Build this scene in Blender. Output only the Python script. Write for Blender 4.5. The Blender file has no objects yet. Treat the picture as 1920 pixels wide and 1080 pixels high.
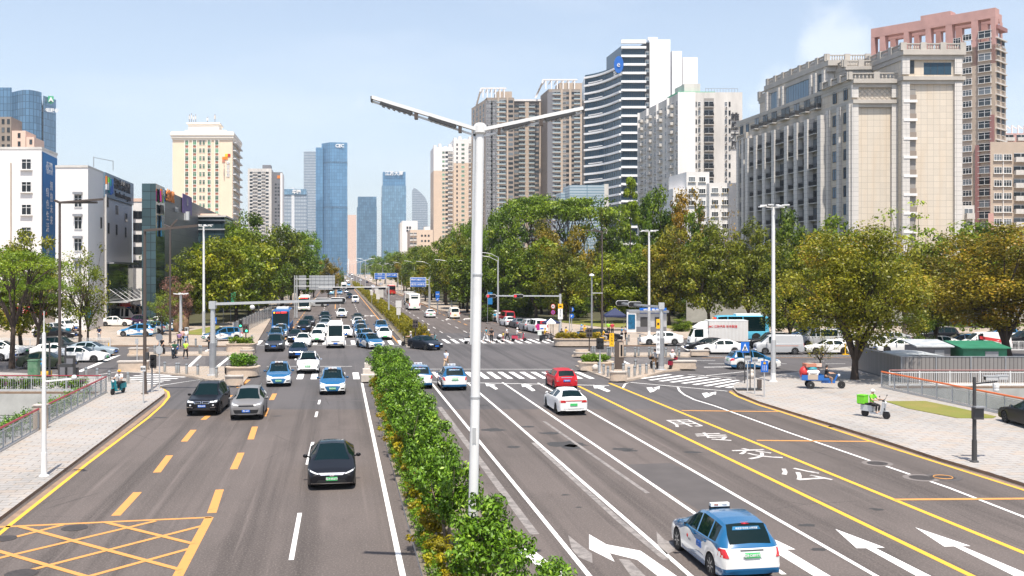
import bpy,bmesh,math,random
import numpy as np
from mathutils import Vector,Matrix
from mathutils.bvhtree import BVHTree
from mathutils.geometry import tessellate_polygon

SC = bpy.context.scene
COL = SC.collection
R = math.radians
random.seed(7)

# ---------------------------------------------------------------- camera, sky, sun, exposure
HAZE = 0.00012
FPX,CAMH,HY = 1900.0,8.7,503.0
cam_data = bpy.data.cameras.new('camera'); cam = bpy.data.objects.new('camera',cam_data); COL.objects.link(cam)
cam.location = (0,0,CAMH); cam.rotation_euler = (R(90),0,0)
cam_data.sensor_width = 36; cam_data.lens = FPX/1920*36; cam_data.shift_y = -(540-HY)/1920
cam_data.clip_start = 0.3; cam_data.clip_end = 12000
SC.camera = cam

SUN_EL = R(67); SUN_DIR = Vector((0.18,-1,0)).normalized()
to_sun = Vector((SUN_DIR.x*math.cos(SUN_EL),SUN_DIR.y*math.cos(SUN_EL),math.sin(SUN_EL)))
world = bpy.data.worlds.new('World'); SC.world = world; world.use_nodes = True
def build_world():
 nt = world.node_tree; nt.nodes.clear(); N = nt.nodes.new; L = nt.links.new
 out = N('ShaderNodeOutputWorld'); bg = N('ShaderNodeBackground'); bg.inputs['Strength'].default_value = 0.13
 sky = N('ShaderNodeTexSky'); sky.sky_type = 'NISHITA'; sky.sun_disc = False
 sky.sun_elevation = SUN_EL; sky.sun_rotation = math.atan2(SUN_DIR.x,SUN_DIR.y)
 sky.air_density = 1.0; sky.dust_density = 1.6; sky.ozone_density = 1.2; sky.altitude = 20
 tc = N('ShaderNodeTexCoord')
 # cumulus far away: noise seen along the view direction, only inside soft patches of the sky
 noise = N('ShaderNodeTexNoise'); noise.inputs['Scale'].default_value = 9; noise.inputs['Detail'].default_value = 8; noise.inputs['Roughness'].default_value = .55
 L(tc.outputs['Generated'],noise.inputs['Vector'])
 total = None
 for (px,py,rad,amt) in ((1560,125,.075,.36),(1470,185,.07,.38),(1950,150,.05,.36),(1420,190,.04,.3),(290,243,.013,.16)):
  d = Vector(((px-960)/FPX,1,-(py-HY)/FPX)).normalized()
  sub = N('ShaderNodeVectorMath'); sub.operation = 'DISTANCE'; sub.inputs[1].default_value = d
  L(tc.outputs['Generated'],sub.inputs[0])
  mr = N('ShaderNodeMapRange'); mr.inputs['From Min'].default_value = 0; mr.inputs['From Max'].default_value = rad
  mr.inputs['To Min'].default_value = amt; mr.inputs['To Max'].default_value = 0; mr.interpolation_type = 'SMOOTHSTEP'
  L(sub.outputs['Value'],mr.inputs['Value'])
  if total is None: total = mr.outputs['Result']
  else:
   a = N('ShaderNodeMath'); a.operation = 'MAXIMUM'; L(total,a.inputs[0]); L(mr.outputs['Result'],a.inputs[1]); total = a.outputs[0]
 ad = N('ShaderNodeMath'); ad.operation = 'ADD'; L(total,ad.inputs[0]); L(noise.outputs['Fac'],ad.inputs[1])
 rm = N('ShaderNodeMapRange'); rm.inputs['From Min'].default_value = .66; rm.inputs['From Max'].default_value = .86; rm.interpolation_type = 'SMOOTHSTEP'
 rm.inputs['To Max'].default_value = .45
 L(ad.outputs[0],rm.inputs['Value'])
 mix = N('ShaderNodeMixRGB'); mix.inputs['Color2'].default_value = (6.6,6.8,7.1,1)
 veil = N('ShaderNodeMixRGB'); veil.inputs['Color2'].default_value = (5.6,6.1,6.7,1); sz = N('ShaderNodeSeparateXYZ'); L(tc.outputs['Generated'],sz.inputs['Vector']); ve = N('ShaderNodeMapRange'); ve.inputs['From Max'].default_value = .55; ve.inputs['To Min'].default_value = .55; ve.inputs['To Max'].default_value = .0; L(sz.outputs['Z'],ve.inputs['Value']); L(ve.outputs['Result'],veil.inputs['Fac']); L(sky.outputs['Color'],veil.inputs['Color1'])   # thin high haze
 L(rm.outputs['Result'],mix.inputs['Fac']); L(veil.outputs['Color'],mix.inputs['Color1'])
 cm = N('ShaderNodeMapping'); cm.inputs['Scale'].default_value = (2.2,2.2,9); L(tc.outputs['Generated'],cm.inputs['Vector']); cn = N('ShaderNodeTexNoise'); cn.inputs['Scale'].default_value = 1.6; cn.inputs['Detail'].default_value = 7; L(cm.outputs['Vector'],cn.inputs['Vector'])
 cr = N('ShaderNodeMapRange'); cr.inputs['From Min'].default_value = .48; cr.inputs['From Max'].default_value = .75; cr.inputs['To Max'].default_value = .2; L(cn.outputs['Fac'],cr.inputs['Value'])
 ci = N('ShaderNodeMixRGB'); ci.inputs['Color2'].default_value = (6.6,6.8,7.1,1); L(cr.outputs['Result'],ci.inputs['Fac']); L(mix.outputs['Color'],ci.inputs['Color1'])   # uneven thin cloud
 L(ci.outputs['Color'],bg.inputs['Color']); L(bg.outputs['Background'],out.inputs['Surface'])
build_world()
sun_data = bpy.data.lights.new('sun','SUN'); sun_data.energy = 5.0; sun_data.angle = R(0.53); sun_data.color = (1,.925,.82)
sun = bpy.data.objects.new('sun',sun_data); COL.objects.link(sun)
sun.rotation_euler = (-to_sun).to_track_quat('-Z','Y').to_euler(); sun.location = (0,0,150)
vs = SC.view_settings; vs.view_transform = 'Standard'; vs.look = 'None'; vs.exposure = 0.5; vs.gamma = 1; vs.use_curve_mapping = False
cy = SC.cycles
cy.max_bounces = 5; cy.diffuse_bounces = 3; cy.glossy_bounces = 2; cy.transmission_bounces = 2; cy.volume_bounces = 0; cy.transparent_max_bounces = 6
cy.caustics_reflective = False; cy.caustics_refractive = False; cy.use_denoising = True

# ---------------------------------------------------------------- placing things: the road's own axes and points on the ground
RA = math.atan(328/1900)                   # the main road runs away from the camera, turned this far to the left
U = Vector((-math.sin(RA),math.cos(RA))); RT = Vector((math.cos(RA),math.sin(RA)))
def G(px,py,z=0.0):
 y = FPX*(CAMH-z)/(py-HY); return Vector(((px-960)/FPX*y,y,z))
def P(px,py,y): return Vector(((px-960)/FPX*y,y,CAMH-(py-HY)/FPX*y))
def RC(s,t,z=0.0):
 v = RT*s+U*t; return Vector((v.x,v.y,z))
def st(v): return (v.x*RT.x+v.y*RT.y,v.x*U.x+v.y*U.y)

# ---------------------------------------------------------------- materials
MATS = {}
def node_mat(name):
 m = bpy.data.materials.new(name); m.use_nodes = True
 nt = m.node_tree; b = nt.nodes['Principled BSDF']; MATS[name] = m
 return m,nt,b
def mat(name,col,rough=.6,metal=0,spec=.5,noise=0,nscale=3,col2=None,bump=0,bscale=40,coat=0,emit=0,objcol=False,stretch=None,coord='Object',rnd=0):
 m,nt,b = node_mat(name); N = nt.nodes.new; L = nt.links.new
 c4 = (*col,1)
 b.inputs['Base Color'].default_value = c4; b.inputs['Roughness'].default_value = rough; b.inputs['Metallic'].default_value = metal
 b.inputs['Specular IOR Level'].default_value = spec; b.inputs['Coat Weight'].default_value = coat; b.inputs['Coat Roughness'].default_value = .05
 cur = None
 if objcol or rnd: oi = N('ShaderNodeObjectInfo')
 if objcol: cur = oi.outputs['Color']
 if noise or bump:
  tc = N('ShaderNodeTexCoord'); mp = N('ShaderNodeMapping'); L(tc.outputs[coord],mp.inputs['Vector'])
  if stretch: mp.inputs['Scale'].default_value = stretch
 if noise:
  n = N('ShaderNodeTexNoise'); n.inputs['Scale'].default_value = nscale; n.inputs['Detail'].default_value = 6; n.inputs['Roughness'].default_value = .6
  L(mp.outputs['Vector'],n.inputs['Vector'])
  rp = N('ShaderNodeMapRange'); rp.inputs['From Min'].default_value = .35; rp.inputs['From Max'].default_value = .7
  L(n.outputs['Fac'],rp.inputs['Value'])
  mx = N('ShaderNodeMixRGB'); d = col2 or tuple(c*(1-noise) for c in col)
  if cur is not None: 
   mul = N('ShaderNodeMixRGB'); mul.blend_type = 'MULTIPLY'; mul.inputs['Fac'].default_value = 1; mul.inputs['Color2'].default_value = (1-noise,)*3+(1,)
   L(cur,mul.inputs['Color1']); L(cur,mx.inputs['Color1']); L(mul.outputs['Color'],mx.inputs['Color2'])
  else:
   mx.inputs['Color1'].default_value = c4; mx.inputs['Color2'].default_value = (*d,1)
  L(rp.outputs['Result'],mx.inputs['Fac']); cur = mx.outputs['Color']
 if rnd:
  hv = N('ShaderNodeHueSaturation'); mr = N('ShaderNodeMapRange'); mr.inputs['To Min'].default_value = 1-rnd; mr.inputs['To Max'].default_value = 1+rnd
  L(oi.outputs['Random'],mr.inputs['Value']); L(mr.outputs['Result'],hv.inputs['Value'])
  if cur is not None: L(cur,hv.inputs['Color'])
  else: hv.inputs['Color'].default_value = c4
  cur = hv.outputs['Color']
 if cur is not None: L(cur,b.inputs['Base Color'])
 if bump:
  n2 = N('ShaderNodeTexNoise'); n2.inputs['Scale'].default_value = bscale; n2.inputs['Detail'].default_value = 4
  L(mp.outputs['Vector'],n2.inputs['Vector'])
  bp = N('ShaderNodeBump'); bp.inputs['Strength'].default_value = bump; bp.inputs['Distance'].default_value = .02
  L(n2.outputs['Fac'],bp.inputs['Height']); L(bp.outputs['Normal'],b.inputs['Normal'])
 if emit:
  b.inputs['Emission Color'].default_value = c4; b.inputs['Emission Strength'].default_value = emit
 return m

def ground_mat(name,base,patch,speck,s1=.05,s2=.6,s3=30,rough=.85,tiles=None,along=True,crack=False):
 """outdoor paving: broad patches, stains, fine grain; optional running-bond slabs"""
 m,nt,b = node_mat(name); N = nt.nodes.new; L = nt.links.new
 tc = N('ShaderNodeTexCoord'); mp = N('ShaderNodeMapping'); mp.inputs['Rotation'].default_value = (0,0,-RA if along else 0)
 L(tc.outputs['Object'],mp.inputs['Vector'])
 st_ = N('ShaderNodeMapping'); st_.inputs['Scale'].default_value = (1,.22,1); L(mp.outputs['Vector'],st_.inputs['Vector'])
 def noise(sc,src,det=5):
  n = N('ShaderNodeTexNoise'); n.inputs['Scale'].default_value = sc; n.inputs['Detail'].default_value = det; n.inputs['Roughness'].default_value = .62
  L(src.outputs['Vector'],n.inputs['Vector']); return n
 def mix(fac,a,c,lo,hi):
  r = N('ShaderNodeMapRange'); r.inputs['From Min'].default_value = lo; r.inputs['From Max'].default_value = hi; L(fac,r.inputs['Value'])
  x = N('ShaderNodeMixRGB'); L(r.outputs['Result'],x.inputs['Fac'])
  if isinstance(a,tuple): x.inputs['Color1'].default_value = (*a,1)
  else: L(a,x.inputs['Color1'])
  x.inputs['Color2'].default_value = (*c,1); return x.outputs['Color']
 c = mix(noise(s1,mp).outputs['Fac'],base,patch,.4,.65)
 c = mix(noise(s2,st_).outputs['Fac'],c,tuple(x*.72 for x in patch),.52,.8)
 if tiles:
  br = N('ShaderNodeTexBrick'); br.inputs['Scale'].default_value = 1; br.inputs['Brick Width'].default_value = tiles[0]; br.inputs['Row Height'].default_value = tiles[1]
  br.inputs['Mortar Size'].default_value = .022; br.inputs['Color1'].default_value = (.94,.97,1,1); br.inputs['Color2'].default_value = (1.05,.86,.68,1); br.inputs['Mortar'].default_value = (.5,.48,.46,1)
  br.inputs['Bias'].default_value = -.55
  L(mp.outputs['Vector'],br.inputs['Vector'])
  mu = N('ShaderNodeMixRGB'); mu.blend_type = 'MULTIPLY'; mu.inputs['Fac'].default_value = 1; L(c,mu.inputs['Color1']); L(br.outputs['Color'],mu.inputs['Color2']); c = mu.outputs['Color']
 if crack:
  lm = N('ShaderNodeMapping'); lm.inputs['Scale'].default_value = (.75,.012,1); L(mp.outputs['Vector'],lm.inputs['Vector'])
  c = mix(noise(1.0,lm,4).outputs['Fac'],c,tuple(x*.58 for x in patch),.49,.70)          # tyre tracks
  c = mix(noise(3.0,lm,4).outputs['Fac'],c,tuple(x*1.3 for x in base),.58,.8)
  vo = N('ShaderNodeTexVoronoi'); vo.feature = 'DISTANCE_TO_EDGE'; vo.inputs['Scale'].default_value = .16; wv = N('ShaderNodeMixRGB'); wv.inputs['Fac'].default_value = .035; nn = noise(.9,mp)
  L(mp.outputs['Vector'],wv.inputs['Color1']); L(nn.outputs['Color'],wv.inputs['Color2']); L(wv.outputs['Color'],vo.inputs['Vector'])
  lt = N('ShaderNodeMath'); lt.operation = 'LESS_THAN'; lt.inputs[1].default_value = .0035; L(vo.outputs['Distance'],lt.inputs[0])
  g = N('ShaderNodeMath'); g.operation = 'MULTIPLY'; gm_ = N('ShaderNodeMapRange'); gm_.inputs['From Min'].default_value = .5; gm_.inputs['From Max'].default_value = .6; L(noise(.07,mp).outputs['Fac'],gm_.inputs['Value']); L(lt.outputs[0],g.inputs[0]); L(gm_.outputs['Result'],g.inputs[1])
  c = mix(g.outputs[0],c,(.03,.028,.027),0,1.4)
 c = mix(noise(s3,mp,3).outputs['Fac'],c,speck,.5,.85)
 L(c,b.inputs['Base Color']); b.inputs['Roughness'].default_value = rough; b.inputs['Specular IOR Level'].default_value = .3
 n2 = noise(60,mp,2); bp = N('ShaderNodeBump'); bp.inputs['Strength'].default_value = .35; bp.inputs['Distance'].default_value = .01
 L(n2.outputs['Fac'],bp.inputs['Height']); L(bp.outputs['Normal'],b.inputs['Normal'])
 return m

def pane_mat(name,c1,c2,rough=.08,light=.82):
 """a window pane: dark room or drawn curtain, a different one per window"""
 m,nt,b = node_mat(name); N = nt.nodes.new; L = nt.links.new
 oi = N('ShaderNodeObjectInfo'); geo = N('ShaderNodeNewGeometry'); ad = N('ShaderNodeMath'); ad.operation = 'ADD'; fr = N('ShaderNodeMath'); fr.operation = 'FRACT'
 L(oi.outputs['Random'],ad.inputs[0]); L(geo.outputs['Random Per Island'],ad.inputs[1]); L(ad.outputs[0],fr.inputs[0])
 rp = N('ShaderNodeValToRGB'); e = rp.color_ramp.elements; e[0].color = (*c1,1); e[1].position = .7; e[1].color = (*c2,1)
 e2 = e.new(light); e2.color = (*[min(.5,x*2.2+.08) for x in c2],1)
 L(fr.outputs[0],rp.inputs['Fac']); L(rp.outputs['Color'],b.inputs['Base Color'])
 b.inputs['Roughness'].default_value = rough; b.inputs['Specular IOR Level'].default_value = .4
 return m

def curtain_mat(name,glass,line,cw,ch,lw=.08,rough=.15,var=.25,metal=.35,band=0):
 """glass curtain wall: panels in a grid of joints (x along the wall, z up), each panel its own shade"""
 m,nt,b = node_mat(name); N = nt.nodes.new; L = nt.links.new
 tc = N('ShaderNodeTexCoord'); sx = N('ShaderNodeSeparateXYZ'); L(tc.outputs['Object'],sx.inputs['Vector'])
 geo = N('ShaderNodeNewGeometry'); sn = N('ShaderNodeSeparateXYZ'); L(geo.outputs['Normal'],sn.inputs['Vector'])
 # distance along the wall: x where the wall faces y, y where it faces x
 ab = N('ShaderNodeMath'); ab.operation = 'ABSOLUTE'; L(sn.outputs['X'],ab.inputs[0])
 gt = N('ShaderNodeMath'); gt.operation = 'GREATER_THAN'; gt.inputs[1].default_value = .7; L(ab.outputs[0],gt.inputs[0])
 mxv = N('ShaderNodeMix'); mxv.data_type = 'FLOAT'; L(gt.outputs[0],mxv.inputs['Factor']); L(sx.outputs['X'],mxv.inputs['A']); L(sx.outputs['Y'],mxv.inputs['B'])
 def cell(sock,size):
  d = N('ShaderNodeMath'); d.operation = 'DIVIDE'; d.inputs[1].default_value = size; L(sock,d.inputs[0])
  f = N('ShaderNodeMath'); f.operation = 'FLOOR'; L(d.outputs[0],f.inputs[0])
  fr = N('ShaderNodeMath'); fr.operation = 'FRACT'; L(d.outputs[0],fr.inputs[0])
  lt = N('ShaderNodeMath'); lt.operation = 'LESS_THAN'; lt.inputs[1].default_value = lw/size; L(fr.outputs[0],lt.inputs[0])
  return f.outputs[0],lt.outputs[0],fr.outputs[0]
 fx,lx,_ = cell(mxv.outputs['Result'],cw); fz,lz,frz = cell(sx.outputs['Z'],ch)
 cb = N('ShaderNodeCombineXYZ'); L(fx,cb.inputs['X']); L(fz,cb.inputs['Y']); L(gt.outputs[0],cb.inputs['Z'])
 wn = N('ShaderNodeTexWhiteNoise'); wn.noise_dimensions = '3D'; L(cb.outputs['Vector'],wn.inputs['Vector'])
 mr = N('ShaderNodeMapRange'); mr.inputs['To Min'].default_value = 1-var; mr.inputs['To Max'].default_value = 1+var; L(wn.outputs['Value'],mr.inputs['Value'])
 hs = N('ShaderNodeHueSaturation'); hs.inputs['Color'].default_value = (*glass,1); L(mr.outputs['Result'],hs.inputs['Value'])
 src = hs.outputs['Color']
 if band:
  g2 = N('ShaderNodeMath'); g2.operation = 'GREATER_THAN'; g2.inputs[1].default_value = 1-band; L(frz,g2.inputs[0])
  m2 = N('ShaderNodeMixRGB'); L(g2.outputs[0],m2.inputs['Fac']); L(src,m2.inputs['Color1']); m2.inputs['Color2'].default_value = (*line,1); src = m2.outputs['Color']
 mm = N('ShaderNodeMath'); mm.operation = 'MAXIMUM'; L(lx,mm.inputs[0]); L(lz,mm.inputs[1])
 mc = N('ShaderNodeMixRGB'); L(mm.outputs[0],mc.inputs['Fac']); L(src,mc.inputs['Color1']); mc.inputs['Color2'].default_value = (*line,1)
 L(mc.outputs['Color'],b.inputs['Base Color']); b.inputs['Roughness'].default_value = rough; b.inputs['Metallic'].default_value = metal
 return m

def tile_mat(name,c1,c2,mortar,bw,bh,ms=.02,rough=.6,stain=.25,c3=None):
 """wall cladding laid in courses, with rain streaks running down it"""
 m,nt,b = node_mat(name); N = nt.nodes.new; L = nt.links.new
 tc = N('ShaderNodeTexCoord'); sx = N('ShaderNodeSeparateXYZ'); L(tc.outputs['Object'],sx.inputs['Vector'])
 ad = N('ShaderNodeMath'); ad.operation = 'ADD'; L(sx.outputs['X'],ad.inputs[0]); L(sx.outputs['Y'],ad.inputs[1])
 cb = N('ShaderNodeCombineXYZ'); L(ad.outputs[0],cb.inputs['X']); L(sx.outputs['Z'],cb.inputs['Y'])
 br = N('ShaderNodeTexBrick'); br.offset = 0; br.inputs['Scale'].default_value = 1; br.inputs['Brick Width'].default_value = bw; br.inputs['Row Height'].default_value = bh
 br.inputs['Mortar Size'].default_value = ms; br.inputs['Color1'].default_value = (*c1,1); br.inputs['Color2'].default_value = (*c2,1); br.inputs['Mortar'].default_value = (*mortar,1)
 L(cb.outputs['Vector'],br.inputs['Vector'])
 mp = N('ShaderNodeMapping'); mp.inputs['Scale'].default_value = (.5,.5,.06); L(tc.outputs['Object'],mp.inputs['Vector'])
 n = N('ShaderNodeTexNoise'); n.inputs['Scale'].default_value = 1.2; n.inputs['Detail'].default_value = 6; L(mp.outputs['Vector'],n.inputs['Vector'])
 mr = N('ShaderNodeMapRange'); mr.inputs['From Min'].default_value = .45; mr.inputs['From Max'].default_value = .75; mr.inputs['To Max'].default_value = stain; L(n.outputs['Fac'],mr.inputs['Value'])
 mx = N('ShaderNodeMixRGB'); L(mr.outputs['Result'],mx.inputs['Fac']); L(br.outputs['Color'],mx.inputs['Color1']); mx.inputs['Color2'].default_value = (*(c3 or mortar),1)
 L(mx.outputs['Color'],b.inputs['Base Color']); b.inputs['Roughness'].default_value = rough
 return m

def paint_line_mat(name,col,under=(.1,.09,.085),wear=.55):
 m,nt,b = node_mat(name); N = nt.nodes.new; L = nt.links.new
 tc = N('ShaderNodeTexCoord'); n = N('ShaderNodeTexNoise'); n.inputs['Scale'].default_value = 2.2; n.inputs['Detail'].default_value = 9; n.inputs['Roughness'].default_value = .75
 L(tc.outputs['Object'],n.inputs['Vector'])
 mr = N('ShaderNodeMapRange'); mr.inputs['From Min'].default_value = wear; mr.inputs['From Max'].default_value = wear+.12; L(n.outputs['Fac'],mr.inputs['Value'])
 mx = N('ShaderNodeMixRGB'); L(mr.outputs['Result'],mx.inputs['Fac']); mx.inputs['Color1'].default_value = (*col,1); mx.inputs['Color2'].default_value = (*[a*.6+c*.4 for a,c in zip(under,col)],1)
 L(mx.outputs['Color'],b.inputs['Base Color']); b.inputs['Roughness'].default_value = .7
 return m

def leaf_mat(name,dark,light,tip=None,trans=.28):
 m,nt,b = node_mat(name); N = nt.nodes.new; L = nt.links.new
 at = N('ShaderNodeAttribute'); at.attribute_name = 'tone'
 rp = N('ShaderNodeValToRGB'); e = rp.color_ramp.elements; e[0].color = (*dark,1); e[1].color = (*light,1); e[1].position = .75
 if tip: t = e.new(.97); t.color = (*tip,1)
 L(at.outputs['Fac'],rp.inputs['Fac'])
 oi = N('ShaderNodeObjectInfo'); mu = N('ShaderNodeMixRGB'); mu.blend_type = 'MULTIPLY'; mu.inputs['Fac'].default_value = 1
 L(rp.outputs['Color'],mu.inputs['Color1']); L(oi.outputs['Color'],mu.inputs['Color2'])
 L(mu.outputs['Color'],b.inputs['Base Color']); b.inputs['Roughness'].default_value = .45; b.inputs['Specular IOR Level'].default_value = .35
 tr = N('ShaderNodeBsdfTranslucent'); L(mu.outputs['Color'],tr.inputs['Color'])
 ms = N('ShaderNodeMixShader'); ms.inputs['Fac'].default_value = trans
 out = nt.nodes['Material Output']; L(b.outputs['BSDF'],ms.inputs[1]); L(tr.outputs['BSDF'],ms.inputs[2]); L(ms.outputs['Shader'],out.inputs['Surface'])
 return m

M = MATS
mat('white_paint',(.78,.78,.77),.4,noise=.12,nscale=1.5); mat('white_metal',(.82,.82,.81),.35); mat('grey_metal',(.33,.34,.36),.42,.3,noise=.2,nscale=2)
mat('light_metal',(.55,.56,.57),.35,.4); mat('dark_metal',(.05,.05,.052),.45); mat('brown_metal',(.085,.065,.055),.5); mat('black',(.012,.012,.013),.5)
mat('black_gloss',(.008,.008,.009),.12); mat('steel',(.55,.53,.5),.3,.85); mat('chrome',(.75,.75,.76),.12,1)
mat('stone',(.58,.47,.37),.75,noise=.22,nscale=2.5,bump=.2,bscale=25); mat('taxi_blue',(.004,.07,.17),.35); mat('kerb_stone',(.30,.2,.135),.8,noise=.35,nscale=1.5,bump=.3); mat('granite',(.55,.50,.45),.7,noise=.2,nscale=4)
mat('tyre',(.014,.014,.015),.8); mat('rim',(.5,.51,.53),.3,.8); mat('car_paint',(.8,.8,.8),.36,objcol=True,coat=.14,spec=.2); mat('cloth',(.5,.5,.5),.85,objcol=True)
mat('plastic',(.5,.5,.5),.4,objcol=True); mat('skin',(.52,.31,.21),.55); mat('hair',(.014,.011,.01),.6)
mat('car_glass',(.003,.013,.015),.03,spec=.22); mat('lamp_clear',(.72,.75,.78),.12); mat('lamp_red',(.5,.012,.014),.15,coat=1); mat('lamp_amber',(.8,.25,.02),.2)
mat('plate_green',(.06,.48,.14),.4); mat('plate_blue',(.015,.14,.58),.4); mat('sign_blue',(.008,.13,.53),.4); mat('sign_white',(.8,.8,.8),.45); mat('sign_yellow',(.85,.48,.01),.45); mat('sign_red',(.65,.02,.02),.4)
mat('bark',(.075,.052,.038),.9,noise=.4,nscale=5,bump=.6,bscale=18,stretch=(1,1,.25)); mat('pale_bark',(.22,.17,.13),.9,noise=.35,nscale=4)
mat('red_rail',(.28,.03,.04),.4); mat('orange_rail',(.62,.14,.035),.4); mat('green_box',(.05,.16,.08),.5,noise=.35,nscale=2.5,col2=(.2,.3,.2)); mat('blue_paint',(.01,.12,.42),.4,coat=.4)
mat('red_lit',(1,.02,.03),.4,emit=2.5); mat('green_lit',(.05,1,.5),.4,emit=2.0); mat('led_red',(1,.05,.04),.4,emit=1.5); mat('led_amber',(1,.4,.02),.4,emit=1.5)
mat('water',(.09,.1,.09),.12,noise=.3,nscale=1)
mat('screen_blue',(.02,.16,.32),.15,noise=.7,nscale=1.4)
pane_mat('pane',(.008,.011,.015),(.035,.045,.055),light=.9); pane_mat('pane_green',(.008,.045,.02),(.02,.12,.05),light=.93); pane_mat('pane_blue',(.012,.036,.06),(.035,.08,.125),light=.93)
ground_mat('asphalt',(.122,.102,.094),(.092,.078,.072),(.23,.20,.18),.06,.5,16,crack=True)
ground_mat('asphalt_blue',(.10,.092,.093),(.082,.078,.08),(.17,.16,.155),.08,.4,16,crack=True)
ground_mat('paving',(.385,.355,.33),(.335,.318,.30),(.46,.39,.32),.15,.35,6,tiles=(.9,.45))
ground_mat('paving_warm',(.42,.345,.28),(.36,.305,.25),(.47,.38,.30),.15,.35,6,tiles=(.6,.6))
ground_mat('soil',(.2,.17,.13),(.16,.14,.1),(.25,.2,.15),.1,.5,5)
ground_mat('lawn',(.17,.19,.035),(.24,.2,.06),(.1,.16,.02),.3,1.2,14)
paint_line_mat('line_white',(.78,.77,.75),wear=.62); paint_line_mat('line_worn',(.27,.245,.23),wear=.44); paint_line_mat('line_yellow',(.74,.41,.04),wear=.6); paint_line_mat('line_amber',(.58,.275,.075),wear=.56)
paint_line_mat('line_lightworn',(.58,.555,.53),wear=.5)

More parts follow.
